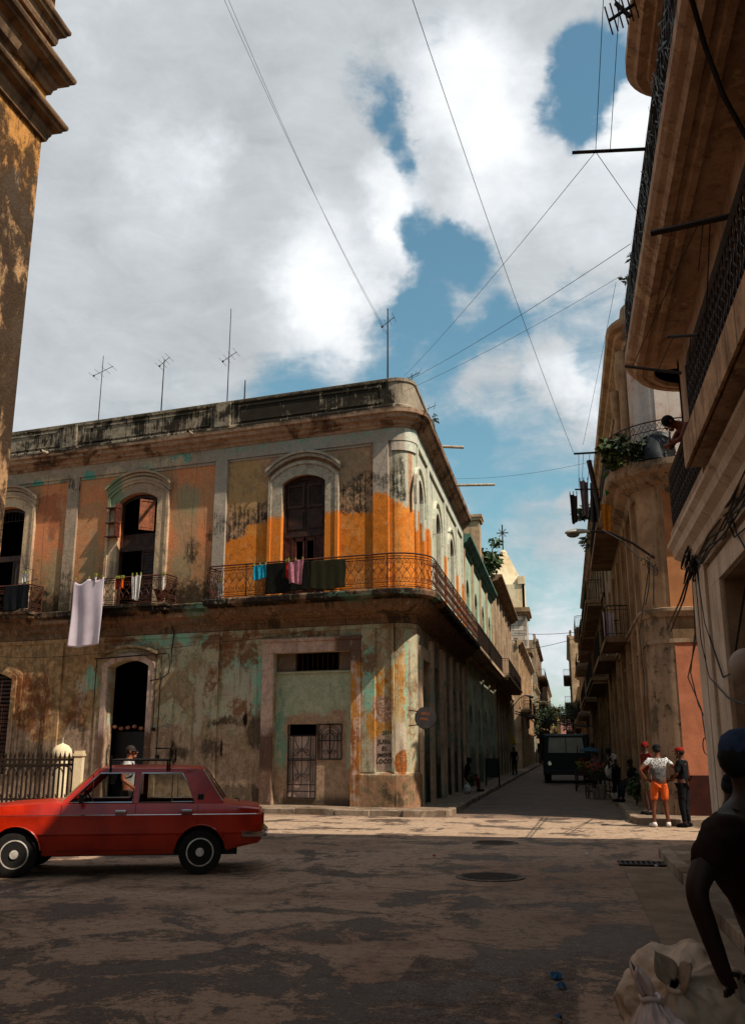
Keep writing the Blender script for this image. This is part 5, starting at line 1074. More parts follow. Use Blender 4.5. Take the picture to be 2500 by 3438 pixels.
def section(x):
    w = interp(x, WD); zt = interp(x, ZT); zb = zbot(x); pts = [(.60, zb), (.75, zb), (.785, max(.40, zb)), (.795, max(.52, zb)), (.812, max(.545, zb)), (.812, max(.72, zb)), (.815, .775), (.80, .79), (.785, min(.86, zt - .03)), (.755, zt - .012), (.70, zt), (.35, zt + .015), (0, zt + .02)]
    return [(y * w, z) for y, z in pts]
m = MB(); cols = []
for x in xs:
    s = section(x); cols.append([(x, y, z) for y, z in s] + [(x, -y, z) for y, z in s[-2::-1]])
n = len(cols[0])
for i in range(len(xs) - 1):
    for j in range(n - 1):
        cabin = -.2 < xs[i] and xs[i + 1] < 1.84
        if cabin and 10 <= j <= n - 12: continue
        m.quad(cols[i][j], cols[i + 1][j], cols[i + 1][j + 1], cols[i][j + 1])
m.add(cols[0], [tuple(range(n))]); m.add(cols[-1], [tuple(range(n))])
body = LB(m, 'body', M['paint'], car, smooth=True, angle=28)
so_ = body.modifiers.new('s', 'SOLIDIFY'); so_.thickness = .012; so_.offset = -1
def sy(z, x=1.): return .705 - (z - .93) * .25
def sidepoly(m, poly, th=.03):
    for sg in (1, -1):
        a = [(x, sg * sy(z), z) for x, z in poly]; b = [(x, sg * (sy(z) - th), z) for x, z in poly]; k = len(a)
        m.add(a + b, [tuple(range(k)), tuple(range(2 * k - 1, k - 1, -1))] + [(i, (i + 1) % k, k + (i + 1) % k, k + i) for i in range(k)])
m = MB()
sidepoly(m, [(1.90, .93), (1.80, .93), (1.39, 1.325), (1.42, 1.39)]); sidepoly(m, [(.93, .93), (.86, .93), (.85, 1.34), (.92, 1.34)])
sidepoly(m, [(.10, .93), (-.30, .93), (.02, 1.37), (.10, 1.385), (.28, 1.34), (.22, 1.22)]); sidepoly(m, [(1.42, 1.325), (1.42, 1.39), (.08, 1.385), (.2, 1.325)])
LB(m, 'pillars', M['paint'], car)
m = MB(); RXs = [-.02, .02, .08, .3, .7, 1.1, 1.36, 1.43, 1.46]; RYs = [-1., -.94, -.8, -.4, 0, .4, .8, .94, 1.]
G_ = []
for x in RXs:
    for t in RYs:
        edge = interp(x, [(-.02, .0), (.02, .02), (.08, .035), (.3, .05), (1.1, .05), (1.36, .035), (1.43, .012), (1.46, -.01)]); z = 1.375 + edge - .045 * abs(t) ** 4 + .01 * (1 - t * t); G_.append((x, t * .60, z))
k = len(RYs); m.add(G_, [(i * k + j, i * k + j + 1, (i + 1) * k + j + 1, (i + 1) * k + j) for i in range(len(RXs) - 1) for j in range(k - 1)])
ro = LB(m, 'roof', M['paint'], car, smooth=True, angle=50); so_ = ro.modifiers.new('s', 'SOLIDIFY'); so_.thickness = .03; so_.offset = -1
m = MB(); m.quad((1.87, -.66, .95), (1.87, .66, .95), (1.43, .57, 1.37), (1.43, -.57, 1.37)); LB(m, 'windscreen', M['glass'], car)
m = MB(); m.tube([(1.885, .69, .945), (1.44, .59, 1.385)], .016, 5); m.tube([(1.885, -.69, .945), (1.44, -.59, 1.385)], .016, 5); m.tube([(1.885, -.69, .945), (1.9, 0, .955), (1.885, .69, .945)], .014, 5); LB(m, 'windscreen_trim', simple('dull rubber trim', '8a6a48', '5a4430', .6), car)
m = MB(); m.quad((-.28, -.66, .95), (-.28, .66, .95), (.02, .57, 1.36), (.02, -.57, 1.36)); LB(m, 'rear_window', M['glass'], car)
m = MB(); m.tube([(-.28, .69, .945), (.0, .60, 1.375)], .012, 5); m.tube([(-.31, -.69, .945), (.0, -.60, 1.375)], .012, 5); LB(m, 'rear_window_trim', M['chrome'], car)
wins = [[(1.78, .945), (1.47, .945), (1.49, 1.24)], [(1.47, .945), (.94, .945), (.93, 1.325), (1.40, 1.325), (1.49, 1.24)], [(.85, .945), (.84, 1.325), (.42, 1.325), (.42, .945)], [(.41, .945), (.41, 1.325), (.29, 1.325), (.21, 1.2), (.11, .945)]]
for wp in wins:
    for sg in (1, -1):
        m = MB(); m.add([(x, sg * (sy(z) - .012), z) for x, z in wp], [tuple(range(len(wp)))]); LB(m, 'window', M['glass'], car)
for sg in (1, -1):
    m = MB()
    for wp in ([(1.78, .945), (.94, .945), (.93, 1.325), (1.40, 1.325), (1.49, 1.24)], [(.85, .945), (.84, 1.325), (.29, 1.325), (.21, 1.2), (.11, .945)]):
        m.tube([(x, sg * (sy(z) + .004), z) for x, z in wp], .0085, 5, closed=True)
    m.tube([(1.47, sg * (sy(.945) + .003), .945), (1.49, sg * sy(1.3), 1.31)], .008, 5); m.tube([(.415, sg * sy(.945), .945), (.415, sg * sy(1.32), 1.32)], .008, 5)
    LB(m, 'window_trim', M['chrome'], car)
def sidey(x, z):
    s = section(x)
    for (y0, z0), (y1, z1) in zip(s, s[1:]):
        if z0 <= z <= z1 and z1 > z0: return y0 + (y1 - y0) * (z - z0) / (z1 - z0)
    return .8 * interp(x, WD)
m = MB()
for sg in (1, -1):
    m.tube([(x, sg * (sidey(x, .783) + .002), .783) for x in [-.75 + .1 * i for i in range(40)]], .007, 4)
LB(m, 'belt_trim', M['chrome'], car)
m = MB()
for sg in (1, -1):
    for x in (.05, .885, 1.86):
        m.tube([(x + (.0 if z > .5 or x > .1 else .0), sg * (sidey(x, z) + .0008), z) for z in ((.66 if x < .1 else .31), .72, .79, .86, .92)], .0035, 4)
    m.tube([(x, sg * (sidey(x, .33) + .001), .33) for x in (.5, 1.2, 1.9)], .003, 4)
LB(m, 'door_gaps', M['blackplastic'], car)
for x0 in (.12, 1.0):
    for sg in (1, -1):
        m = MB(); m.box(x0, x0 + .15, sg * .80 - .02, sg * .80 + .035, .815, .85); LB(m, 'door_handle', M['chrome'], car, bevel=.006)
m = MB()
for sg in (1, -1):
    for c in (WR, WF): m.tube([(c + AR * math.cos(PI * k / 20), sg * (max(sidey(c + AR * math.cos(PI * k / 20), .6), .75) + .004), .29 + AR * 1.03 * math.sin(PI * k / 20)) for k in range(1, 20)], .012, 5)
LB(m, 'wheel_arch_lips', M['paint'], car)
m = MB()
for c in (WR, WF):
    m.box(c - AR - .02, c + AR + .02, -.55, .55, .3, .7)
m.box(-.5, 3., -.56, .56, .24, .36); m.box(-.15, 1.8, -.68, .68, .3, .4); LB(m, 'underbody', M['blackplastic'], car)
m = MB()
for x, y in ((1.25, .35), (1.25, -.35), (.35, .0)):
    w = .26 if x > 1 else .6
    m.box(x - .25, x + .25, y - w, y + w, .5, .66); m.prism([(x - .26, .6), (x - .12, .62), (x - .26, 1.02), (x - .36, 1.0)], y - w, y + w, lambda u, v, d: (u, d, v))
LB(m, 'seats', M['seat'], car, bevel=.03)
m = MB(); m.box(1.72, 1.95, -.66, .66, .75, .94); m.tube([(1.55 + .08 * math.cos(q * PI / 8), .35 + .18 * math.sin(q * PI / 8) * 1., .93 + .17 * math.cos(q * PI / 8)) for q in range(16)], .012, 5, closed=True); LB(m, 'dashboard', M['blackplastic'], car)
m = MB(); m.box(-.02, .06, sy(.98) - .01, sy(.98) + .008, .975, 1.045); m.box(-.02, .06, -sy(.98) - .008, -sy(.98) + .01, .975, 1.045); parts(m, 'vent', M['blackplastic'], car, local=True)
m = MB(); m.tube([(-.55, .80, .52), (-.79, .77, .52), (-.87, .70, .52), (-.90, .0, .52), (-.87, -.70, .52), (-.79, -.77, .52), (-.55, -.80, .52)], .045, 8); LB(m, 'rear_bumper', M['chrome'], car, smooth=True)
m = MB(); m.tube([(2.9, .80, .50), (3.2, .77, .50), (3.3, .6, .50), (3.33, 0, .5), (3.3, -.6, .5), (3.2, -.77, .5), (2.9, -.80, .5)], .045, 8); LB(m, 'front_bumper', M['chrome'], car, smooth=True)
tlm = simple('tail lamp', '6a1408', '8a3a14', .25, 0, 8, 0)
for sg in (1, -1):
    m = MB(); m.box(-.855, -.81, sg * .62 - .11, sg * .62 + .11, .66, .80); LB(m, 'tail_light', tlm, car, bevel=.01)
    m = MB(); m.lathe([(.085, 3.16), (.09, 3.21), (.06, 3.235)], (0, sg * .58, .68), 14, 'x'); LB(m, 'headlight', M['chrome'], car)
m = MB(); m.tube([(1.60, .70, .95), (1.62, .80, .97)], .01, 5); m.box(1.57, 1.62, .77, .91, .95, 1.06); LB(m, 'mirror', M['blackplastic'], car, bevel=.01)
m = MB(); m.tube([(-.5, .4, .93), (-.52, .42, .96), (-.45, .45, .98)], .008, 4); LB(m, 'aerial', M['blackplastic'], car)
m = MB(); m.box(-.87, -.83, -.25, .25, .54, .65); LB(m, 'licence_plate', simple('plate', 'b8a830', '8a7c28', .5), car)
def wheel(x, y, sg):
    m = MB(); m.lathe([(.19, -.085), (.25, -.09), (.285, -.075), (.292, -.03), (.292, .03), (.285, .075), (.25, .09), (.19, .085)], (x, y, .292), 28, 'y'); w = LB(m, 'wheel', M['rubber'], car, smooth=True, angle=40)
    m = MB(); s = sg; m.lathe([(.19, s * .07), (.185, s * .088), (.17, s * .09), (.16, s * .05), (.13, s * .045), (.12, s * .08), (.09, s * .085), (.075, s * .05), (.06, s * .06), (.055, s * .1), (.0, s * .11)], (x, y, .292), 28, 'y'); LB(m, 'rim', M['rim'], w, smooth=True, angle=30)
    m = MB(); m.lathe([(.19, -s * .06), (.19, s * .03)], (x, y, .292), 20, 'y'); LB(m, 'hub', M['blackplastic'], w)
for x in (WR, WF):
    for sg in (1, -1): wheel(x, sg * .68, sg)
# roof rack
m = MB()
for x in (.5, 1.27): m.tube([(x, .59, 1.33), (x, .60, 1.44), (x, .6, 1.50), (x, -.6, 1.50), (x, -.6, 1.33)], .014, 5)
for y in (.6, -.6): m.tube([(.45, y, 1.5), (1.3, y, 1.5)], .013, 5)
m.tube([(.47, .6, 1.35), (.47, .6, 1.66), (.68, .6, 1.66)], .013, 5); m.tube([(.47, -.6, 1.45), (.47, -.6, 1.66), (.47, .6, 1.66)], .013, 5); m.tube([(1.27, .6, 1.33), (1.27, .6, 1.56)], .016, 5)
for y in (-.3, 0, .3): m.tube([(.5, y, 1.5), (1.27, y, 1.5)], .009, 4)
LB(m, 'roof_rack', M['iron'], car)
# ================================================================ people
TXC = bpy.data.textures.new('crumple', 'CLOUDS'); TXC.noise_scale = .12; TXC.noise_depth = 3; TXC.noise_type = 'HARD_NOISE'
def crumple(o, strength, sc_):
    s_ = o.modifiers.new('sub', 'SUBSURF'); s_.levels = 1; s_.render_levels = 1
    d_ = o.modifiers.new('crumple', 'DISPLACE'); d_.texture = TXC; d_.strength = strength; d_.mid_level = .4; d_.texture_coords = 'LOCAL'
DG = None
def skinmesh(J, E_, sub=2, root=0):
    """J: {name:(pos,(rx,ry))} E_: edges -> evaluated vertices and faces"""
    names = list(J); me = bpy.data.meshes.new('tmp'); me.from_pydata([tuple(J[k][0]) for k in names], [(names.index(a), names.index(b)) for a, b in E_], [])
    ob = bpy.data.objects.new('tmp', me); COL.objects.link(ob)
    md = ob.modifiers.new('skin', 'SKIN'); md.use_smooth_shade = True
    if not me.skin_vertices: 
        bm = bmesh.new(); bm.from_mesh(me); bm.verts.layers.skin.verify(); bm.to_mesh(me); bm.free()
    for i, k in enumerate(names):
        r = J[k][1]; r = (r, r) if not isinstance(r, tuple) else r; sv = me.skin_vertices[0].data[i]; sv.radius = r; sv.use_root = (i == root)
    sb = ob.modifiers.new('sub', 'SUBSURF'); sb.levels = sub; sb.render_levels = sub
    dg = bpy.context.evaluated_depsgraph_get(); dg.update(); ev = bpy.data.meshes.new_from_object(ob.evaluated_get(dg))
    vs = [tuple(v.co) for v in ev.vertices]; fs = [tuple(p.vertices) for p in ev.polygons]
    bpy.data.objects.remove(ob); bpy.data.meshes.remove(ev); return vs, fs
STAND = dict(pelvis=(0, 0, .95), spine=(0, .01, 1.12), chest=(0, 0, 1.30), neckb=(0, -.01, 1.45), neck=(0, .01, 1.53), head=(0, .03, 1.62), top=(0, .02, 1.70),
    shL=(-.18, 0, 1.41), elL=(-.25, -.02, 1.13), wrL=(-.26, .06, .89), haL=(-.26, .09, .80), shR=(.18, 0, 1.41), elR=(.25, -.02, 1.13), wrR=(.26, .06, .89), haR=(.26, .09, .80),
    hiL=(-.095, 0, .88), knL=(-.11, .03, .49), anL=(-.12, -.02, .10), toL=(-.14, .13, .04), hiR=(.095, 0, .88), knR=(.11, .03, .49), anR=(.12, -.02, .10), toR=(.14, .13, .04))
RAD = dict(pelvis=(.145, .10), spine=(.13, .095), chest=(.155, .105), neckb=(.09, .07), neck=(.055, .055), head=(.078, .095), top=(.062, .075), shL=.062, elL=.042, wrL=.029, haL=(.036, .018), hiL=.085, knL=.058, anL=.040, toL=(.038, .028))
for k in list(RAD):
    if k.endswith('L'): RAD[k[:-1] + 'R'] = RAD[k]
EDG = [('pelvis', 'spine'), ('spine', 'chest'), ('chest', 'neckb'), ('neckb', 'neck'), ('neck', 'head'), ('head', 'top')] + [e for s in 'LR' for e in (('chest', 'sh' + s), ('sh' + s, 'el' + s), ('el' + s, 'wr' + s), ('wr' + s, 'ha' + s), ('pelvis', 'hi' + s), ('hi' + s, 'kn' + s), ('kn' + s, 'an' + s), ('an' + s, 'to' + s))]
def person(label, loc, rz, skin, pose=None, h=1.75, shirt=None, sleeve=.5, pants=None, pleg=1., shoes=None, hair='141010', cap=None, brim=1, extra=None, seed=0, fat=1., arm=1., hk=1., cat='person', scarf=None, group=None):
    s = h / 1.75; J = dict(STAND); J.update({k: v for k, v in (pose or {}).items() if k != 'look'}); J = {k: Vector(v) * s for k, v in J.items()}
    t = thing('person', label, cat, loc, rz, group); sk = simple('skin', skin, None, .6, 0, 12, .05, obj=True)
    rad = {k: tuple(q * s * (fat if k in ('pelvis', 'spine', 'chest') else 1) for q in (v if isinstance(v, tuple) else (v, v))) for k, v in RAD.items()}
    for k in rad:
        if k[:2] in ('sh', 'el', 'wr'): rad[k] = tuple(q * arm for q in rad[k])
        if k in ('head', 'top', 'neck'): rad[k] = tuple(q * hk for q in rad[k])
    vs, fs = skinmesh({k: (J[k], rad[k]) for k in J}, EDG); m = MB(); m.add(vs, fs)
    hd = J['head']; fwd = ((J['head'] - J['neck']).cross(Vector((1, 0, 0)))); fwd = Vector(pose['look']) if pose and 'look' in pose else Vector((0, 1, 0)); fwd = fwd.normalized(); up = (J['top'] - J['neck']).normalized(); rt = fwd.cross(up).normalized(); fwd = up.cross(rt).normalized()
    def hp(x, y, z): return hd + (rt * x + fwd * y + up * z) * (s * hk)
    m.tube([hp(0, .085, .02), hp(0, .112, -.012), hp(0, .09, -.025)], [.008 * s, .017 * s, .012 * s], 6)
    m.tube([hp(-.028, .088, -.05), hp(0, .098, -.052), hp(.028, .088, -.05)], [.005 * s, .010 * s, .005 * s], 6); m.ball(hp(0, .07, -.085), (.035 * s, .035 * s, .028 * s), 8, 6)
    for sg in (-1, 1): m.ball(hp(sg * .083, .0, .0), (.012 * s, .022 * s, .032 * s), 6, 5)
    for S in 'LR':
        d = (J['ha' + S] - J['wr' + S]).normalized(); sd = d.cross(Vector((1, 0, 0)) if abs(d.x) < .8 else Vector((0, 1, 0))).normalized(); nrm = d.cross(sd); b = J['ha' + S]
        for i, (o, l) in enumerate(((-.027, .06), (-.009, .075), (.009, .07), (.027, .055))):
            p0 = b + sd * o * s; m.tube([p0, p0 + d * l * .5 * s, p0 + d * l * .85 * s + nrm * .02 * s], [.0095 * s, .0085 * s, .006 * s], 5)
        p0 = J['wr' + S].lerp(b, .5) + sd * -.03 * s; m.tube([p0, p0 + (d * .035 - sd * .03) * s, p0 + (d * .065 - sd * .03) * s + nrm * .01], [.011 * s, .010 * s, .007 * s], 5)
    LB(m, 'body', sk, t, smooth=True, angle=None, fix=False)
    m = MB()
    for sg in (-1, 1): m.ball(hp(sg * .03, .083, .018), (.012 * s, .008 * s, .008 * s), 6, 5)
    LB(m, 'eyes', M['black'], t)
    def grow(keys, edges, k, mat, name, ends=None):
        jj = {q: (J[q] if not ends or q not in ends else ends[q], tuple(r * k[0] * (.80 if name == 'trousers' and q == 'pelvis' else 1.12 if name == 'trousers' and q[:2] in ('hi', 'kn') else 1) + k[1] for r in rad[q])) for q in keys}
        if name == 'trousers': jj['pelvis'] = (J['pelvis'].lerp(J['spine'], .25), jj['pelvis'][1])
        if name == 'shirt': jj['pelvis'] = (J['pelvis'].lerp(J['spine'], -.45), tuple(r * .98 + k[1] for r in rad['pelvis']))
        v2, f2 = skinmesh(jj, edges); m = MB(); m.add(v2, f2); o_ = LB(m, name, mat, t, smooth=True, angle=None, fix=False); crumple(o_, .028 * s, .1); return o_
    if shirt:
        keys = ['pelvis', 'spine', 'chest', 'neckb', 'shL', 'elL', 'shR', 'elR']; ends = {'neckb': J['chest'].lerp(J['neckb'], .8)}
        for S in 'LR': ends['el' + S] = J['sh' + S].lerp(J['el' + S], min(1, sleeve))
        ed = [('pelvis', 'spine'), ('spine', 'chest'), ('chest', 'neckb'), ('chest', 'shL'), ('shL', 'elL'), ('chest', 'shR'), ('shR', 'elR')]
        if sleeve > 1:
            keys += ['wrL', 'wrR']; ed += [('elL', 'wrL'), ('elR', 'wrR')]
        grow(keys, ed, (1.04, .018 * s), shirt, 'shirt', ends)
    if pants:
        keys = ['pelvis', 'hiL', 'knL', 'hiR', 'knR']; ends = {}; ed = [('pelvis', 'hiL'), ('hiL', 'knL'), ('pelvis', 'hiR'), ('hiR', 'knR')]
        if pleg > 1:
            keys += ['anL', 'anR']; ed += [('knL', 'anL'), ('knR', 'anR')]
        else:
            for S in 'LR': ends['kn' + S] = J['hi' + S].lerp(J['kn' + S], pleg)
        grow(keys, ed, (1.05, .016 * s), pants, 'trousers', ends)
    if shoes:
        for S in 'LR':
            a, b = J['an' + S], J['to' + S]; m = MB(); d = (b - a); d.z = 0; d = d.normalized() if d.length > 1e-4 else Vector((0, 1, 0)); h0 = V(0, 0, .045 * s)
            base = V(a.x, a.y, 0); z0 = max(0., min(a.z - .1 * s, b.z - .04 * s)); base.z = z0
            m.tube([base + d * -.07 * s + h0, base + d * -.03 * s + h0 * 1.2, base + d * .06 * s + h0 * 1.05, base + d * .15 * s + h0 * .8, base + d * .20 * s + h0 * .6], [.034 * s, .05 * s, .048 * s, .044 * s, .02 * s], 10); m.tube([base + V(0, 0, .05 * s), base + V(0, 0, .11 * s)], [.05 * s, .045 * s], 10)
            LB(m, 'shoe', shoes, t, smooth=True, angle=None)
    if cap:
        m = MB(); P = [];
        c = hp(0, .0, .045)
        rings = [(0.102, 0.0), (.103, .025), (.092, .06), (.06, .085), (.02, .095), (.001, .096)]
        K = 16
        for r_, z_ in rings:
            for j in range(K): q = 2 * PI * j / K; P.append(c + rt * r_ * .88 * math.cos(q) * s * hk + fwd * r_ * 1.08 * math.sin(q) * s * hk + up * z_ * s * hk)
        m.add(P, [(i * K + j, i * K + (j + 1) % K, (i + 1) * K + (j + 1) % K, (i + 1) * K + j) for i in range(len(rings) - 1) for j in range(K)])
        if brim:
            Q = [c + rt * .085 * math.cos(PI * j / 8) * s + fwd * (.08 + .10 * math.sin(PI * j / 8) ** .8) * s + up * (.006 if 0 < j < 8 else .008) * s for j in range(9)]; Q2 = [c + rt * .088 * math.cos(PI * j / 8) * s + fwd * (.04 + .05 * math.sin(PI * j / 8)) * s + up * .012 * s for j in range(9)]
            m.add(Q + Q2 + [q - up * .008 * s for q in Q], [(j, j + 1, 9 + j + 1, 9 + j) for j in range(8)] + [(18 + j, 18 + j + 1, j + 1, j) for j in range(8)])
        LB(m, 'cap', cap, t, smooth=True, angle=50)
    if hair and not scarf:
        m = MB(); m.ball(hp(0, -.018, .028), (.088 * s * hk, .098 * s * hk, .09 * s * hk), 12, 8); o = LB(m, 'hair', simple('hair', hair, None, .8, 0, 30, .2, obj=True), t, smooth=True, angle=None)
    if scarf: m = MB(); m.ball(hp(0, -.015, .035), (.09 * s, .10 * s, .09 * s), 12, 8); m.ball(hp(0, -.09, .0), .035 * s, 8, 6); LB(m, 'headscarf', scarf, t, smooth=True, angle=None)
    return t, J, hp
def pattern_cloth():
    g = G('black and white patterned cloth'); p = g.n('ShaderNodeTexCoord').outputs['Object']; n = g.noise(p, 26, 3, .6, 2.2); z = g.sep(p)[2]; n2 = g.noise(p, 9, 4, .6, 1.5)
    k = g.mr(g.math('ADD', z, g.math('MULTIPLY', n2, .08)), 1.24, 1.4, 0, 1); col = g.mix(g.mr(n, .46, .52), hx('2c2a2c'), g.mix(k, hx('5c5a5c'), hx('d8d6d4'))); g.out(col, .85); return g.m
def cloth(name, c1, c2=None, scale=10): return simple(name, c1, c2, .88, 0, scale, .9, .1, obj=True)
M['white'] = cloth('white cloth', 'c8c0ba', 'a8a09a'); M['whiteshoe'] = cloth('white trainers', 'd8d2cc', 'b8b0a8')
M['dark'] = cloth('black cloth', '15161a', '0d0e11'); M['navy'] = cloth('dark blue cloth', '1a2030', '10141e'); M['darkred'] = cloth('dark red cloth', '6a1814', '4a100e'); M['denim'] = cloth('dark jeans', '20242c', '14171d')
man1, J, hp = person('man seen from behind in patterned white T-shirt and orange shorts, hands on hips', (1.98, 22.47, 0), .1, '6a3a22', dict(elL=(-.42, -.08, 1.20), wrL=(-.27, .02, .99), haL=(-.19, .08, .97), elR=(.42, -.08, 1.20), wrR=(.30, .04, .99), haR=(.22, .1, .97), anL=(-.17, -.04, .1), toL=(-.22, .1, .04), knL=(-.14, .02, .5), anR=(.14, .0, .1), toR=(.17, .15, .04)),
    1.76, pattern_cloth(), .55, cloth('orange shorts', 'd8622a', 'b84e20'), .92, M['whiteshoe'], '0e0c0c', M['dark'], 1, fat=1.08)
man2, J, hp = person('man in dark clothes and red cap, arms folded, beside the orange shorts', (2.50, 22.55, 0), 1.1, '5a301e', dict(elL=(-.24, .06, 1.14), wrL=(-.02, .22, 1.12), haL=(.07, .22, 1.12), elR=(.26, .04, 1.12), wrR=(.04, .24, 1.06), haR=(-.06, .25, 1.08)), 1.70, M['dark'], .9, M['dark'], 2, M['dark'], '0e0c0c', cloth('red cap', '8a2014', '5e140e'), 1, fat=1.1)
man3, J, hp = person('person in red top and red headscarf standing half hidden behind the orange shorts', (1.88, 24.3, .15), 1.9, '4a2a1c', None, 1.70, M['darkred'], .6, cloth('khaki shorts', '6a5c44', '4c4232'), .95, M['dark'], None, None, scarf=cloth('red scarf', '741410', '52100c'))
walker, J, hp = person('walking man in pale grey T-shirt, sunglasses and black backpack behind the red car', tuple(atd(286, 1700, 18.2) * V(1, 1, 0) if False else Vector((atd(286, 1700, 18.2).x, atd(286, 1700, 18.2).y, 0))), YAW - PI / 2, 'a8664a',
    dict(knL=(-.10, .20, .52), anL=(-.11, .30, .14), toL=(-.11, .46, .10), knR=(.10, -.06, .50), anR=(.10, -.36, .20), toR=(.10, -.26, .06), elL=(-.24, -.12, 1.14), wrL=(-.24, .0, .92), haL=(-.24, .04, .84), elR=(.24, -.05, 1.12), wrR=(.24, .16, .98), haR=(.24, .22, .93)), 1.74, cloth('pale grey T-shirt', 'b8b4b0', '9a9692'), .55, cloth('grey trousers', '3a3634', '2a2624'), 2, M['dark'], '2a1c14', None)
m = MB(); m.box(-.13, .13, -.30, -.13, 1.02, 1.44)
for sg in (-1, 1): m.tube([(sg * .10, -.14, 1.42), (sg * .12, .02, 1.47), (sg * .12, .12, 1.36), (sg * .13, .1, 1.18), (sg * .13, -.12, 1.08)], .018, 6)
LB(m, 'backpack', M['dark'], walker, bevel=.04)
m = MB(); m.tube([hp(-.085, .0, .02), hp(-.07, .09, .02), hp(0, .108, .02), hp(.07, .09, .02), hp(.085, 0, .02)], .016, 6); LB(m, 'sunglasses', M['blackplastic'], walker)
wm, J, hp = person('woman in white top carrying a white bag beside the flower cart', (1.62, 34.0, 0.15), 2.2, '3a2218', dict(spine=(0, .05, 1.1), chest=(0, .14, 1.26), neckb=(0, .22, 1.38), neck=(0, .26, 1.45), head=(0, .3, 1.53), top=(0, .31, 1.6), shL=(-.17, .16, 1.36), shR=(.17, .16, 1.36), elL=(-.24, .2, 1.1), wrL=(-.2, .4, 1.0), haL=(-.2, .46, .96), elR=(.25, .1, 1.1), wrR=(.27, .12, .88), haR=(.27, .12, .8)), 1.68, M['white'], .6, M['dark'], 2, M['white'], '0e0c0c')
m = MB(); m.ball((.30, .02, .78), (.13, .2, .24), 12, 8); m.tube([(.27, .1, .8), (.29, .06, .96), (.2, -.1, 1.34)], .012, 4); LB(m, 'bag', M['white'], wm, smooth=True, angle=None)
person('dark figure standing on the pavement far down the left side beside yellow cloth', (-3.25, 62., .15), .5, '3a2218', None, 1.7, M['dark'], .6, M['denim'], 2, M['dark'])
SIT = dict(pelvis=(0, 0, .5), spine=(0, .0, .68), chest=(0, .05, .86), neckb=(0, .07, 1.0), neck=(0, .09, 1.07), head=(0, .12, 1.16), top=(0, .12, 1.24), shL=(-.17, .05, .96), shR=(.17, .05, .96), elL=(-.24, .1, .7), elR=(.24, .1, .7), wrL=(-.15, .3, .62), wrR=(.15, .3, .62), haL=(-.12, .37, .6), haR=(.12, .37, .6), hiL=(-.1, .05, .48), hiR=(.1, .05, .48), knL=(-.16, .42, .50), knR=(.16, .42, .50), anL=(-.16, .46, .1), anR=(.16, .46, .1), toL=(-.18, .6, .04), toR=(.18, .6, .04))
person('vendor in dark clothes sitting against the wall among plants', (1.95, 30.2, .15), PI / 2 + .3, '3a2218', SIT, 1.7, M['dark'], .9, M['denim'], 2, M['dark'])
person('seated person in dark clothes on the left pavement next to a white bag', (-3.72, 36.6, .15), -PI / 2, '3a2218', SIT, 1.7, M['dark'], .9, M['darkred'], 2, M['dark'])
person('person in a pinkish shirt behind the flower cart', (1.15, 39.5, 0), PI, '6a3a22', None, 1.6, cloth('dusty pink shirt', '7a5a58', '5c4442'), .6, M['dark'], 2, M['dark'])
# man leaning over the balcony rail
lean, J, hp = person('shirtless man leaning over the iron balcony rail, folded arms hanging outwards', (2.12, 13.55, 4.98), PI / 2 + .25, '7a3a24',
    dict(spine=(0, .06, 1.08), chest=(0, .2, 1.2), neckb=(0, .33, 1.24), neck=(0, .39, 1.26), head=(0, .46, 1.27), top=(0, .52, 1.33), shL=(-.17, .26, 1.18), shR=(.17, .26, 1.18), elL=(-.24, .38, .95), elR=(.24, .38, .95), wrL=(.0, .5, .93), wrR=(.02, .46, .97), haL=(.08, .52, .93), haR=(-.07, .5, .98), look=(0, .6, -.8)), 1.72, None, .5, M['denim'], 2, M['dark'], '0c0a0a')
# foreground man stooping over the sacks (mostly outside the right edge)
fo = atz(1700, 3000 / KD, 0)
def gp(x, y, dep): return atd(x, y, dep)
base = V(*(atd(1690, 1134, 4.75)[:2]), 0.14)
rzf = YAW - PI / 2 + .25
def L_(p): return Matrix.Rotation(-rzf, 3, 'Z') @ (p - base)
fpose = dict(pelvis=L_(gp(1725, 2080, 4.75)), spine=L_(gp(1700, 1990, 4.7)), chest=L_(gp(1640, 1895, 4.6)), neckb=L_(gp(1654, 1778, 4.6)), neck=L_(gp(1657, 1742, 4.6)), head=L_(gp(1654, 1694, 4.6)), top=L_(gp(1652, 1648, 4.6)),
    shL=L_(gp(1600, 1832, 4.35)), elL=L_(gp(1536, 1972, 4.25)), wrL=L_(gp(1600, 2150, 4.3)), haL=L_(gp(1614, 2185, 4.35)), shR=L_(gp(1715, 1840, 4.9)), elR=L_(gp(1720, 1990, 5.0)), wrR=L_(gp(1680, 2120, 4.8)), haR=L_(gp(1665, 2160, 4.7)),
    hiL=L_(gp(1720, 2130, 4.6)), hiR=L_(gp(1735, 2130, 4.9)), look=(0, 1, -.25))
ih = 1.82 / 1.75
fpose = {k: (Vector(v) / ih if k != 'look' else v) for k, v in fpose.items()}
fpose.update(knL=(-.10, .05, .50), knR=(.12, .02, .5), anL=(-.12, -.02, .1), anR=(.14, .0, .1))
fpose['anL'] = Vector((fpose['hiL'].x, fpose['hiL'].y - .02, .1)); fpose['anR'] = Vector((fpose['hiR'].x, fpose['hiR'].y + .02, .1)); fpose['knL'] = Vector((fpose['hiL'].x, fpose['hiL'].y + .05, .5)); fpose['knR'] = Vector((fpose['hiR'].x, fpose['hiR'].y + .07, .5)); fpose['toL'] = fpose['anL'] + V(0, .15, -.06); fpose['toR'] = fpose['anR'] + V(0, .15, -.06)
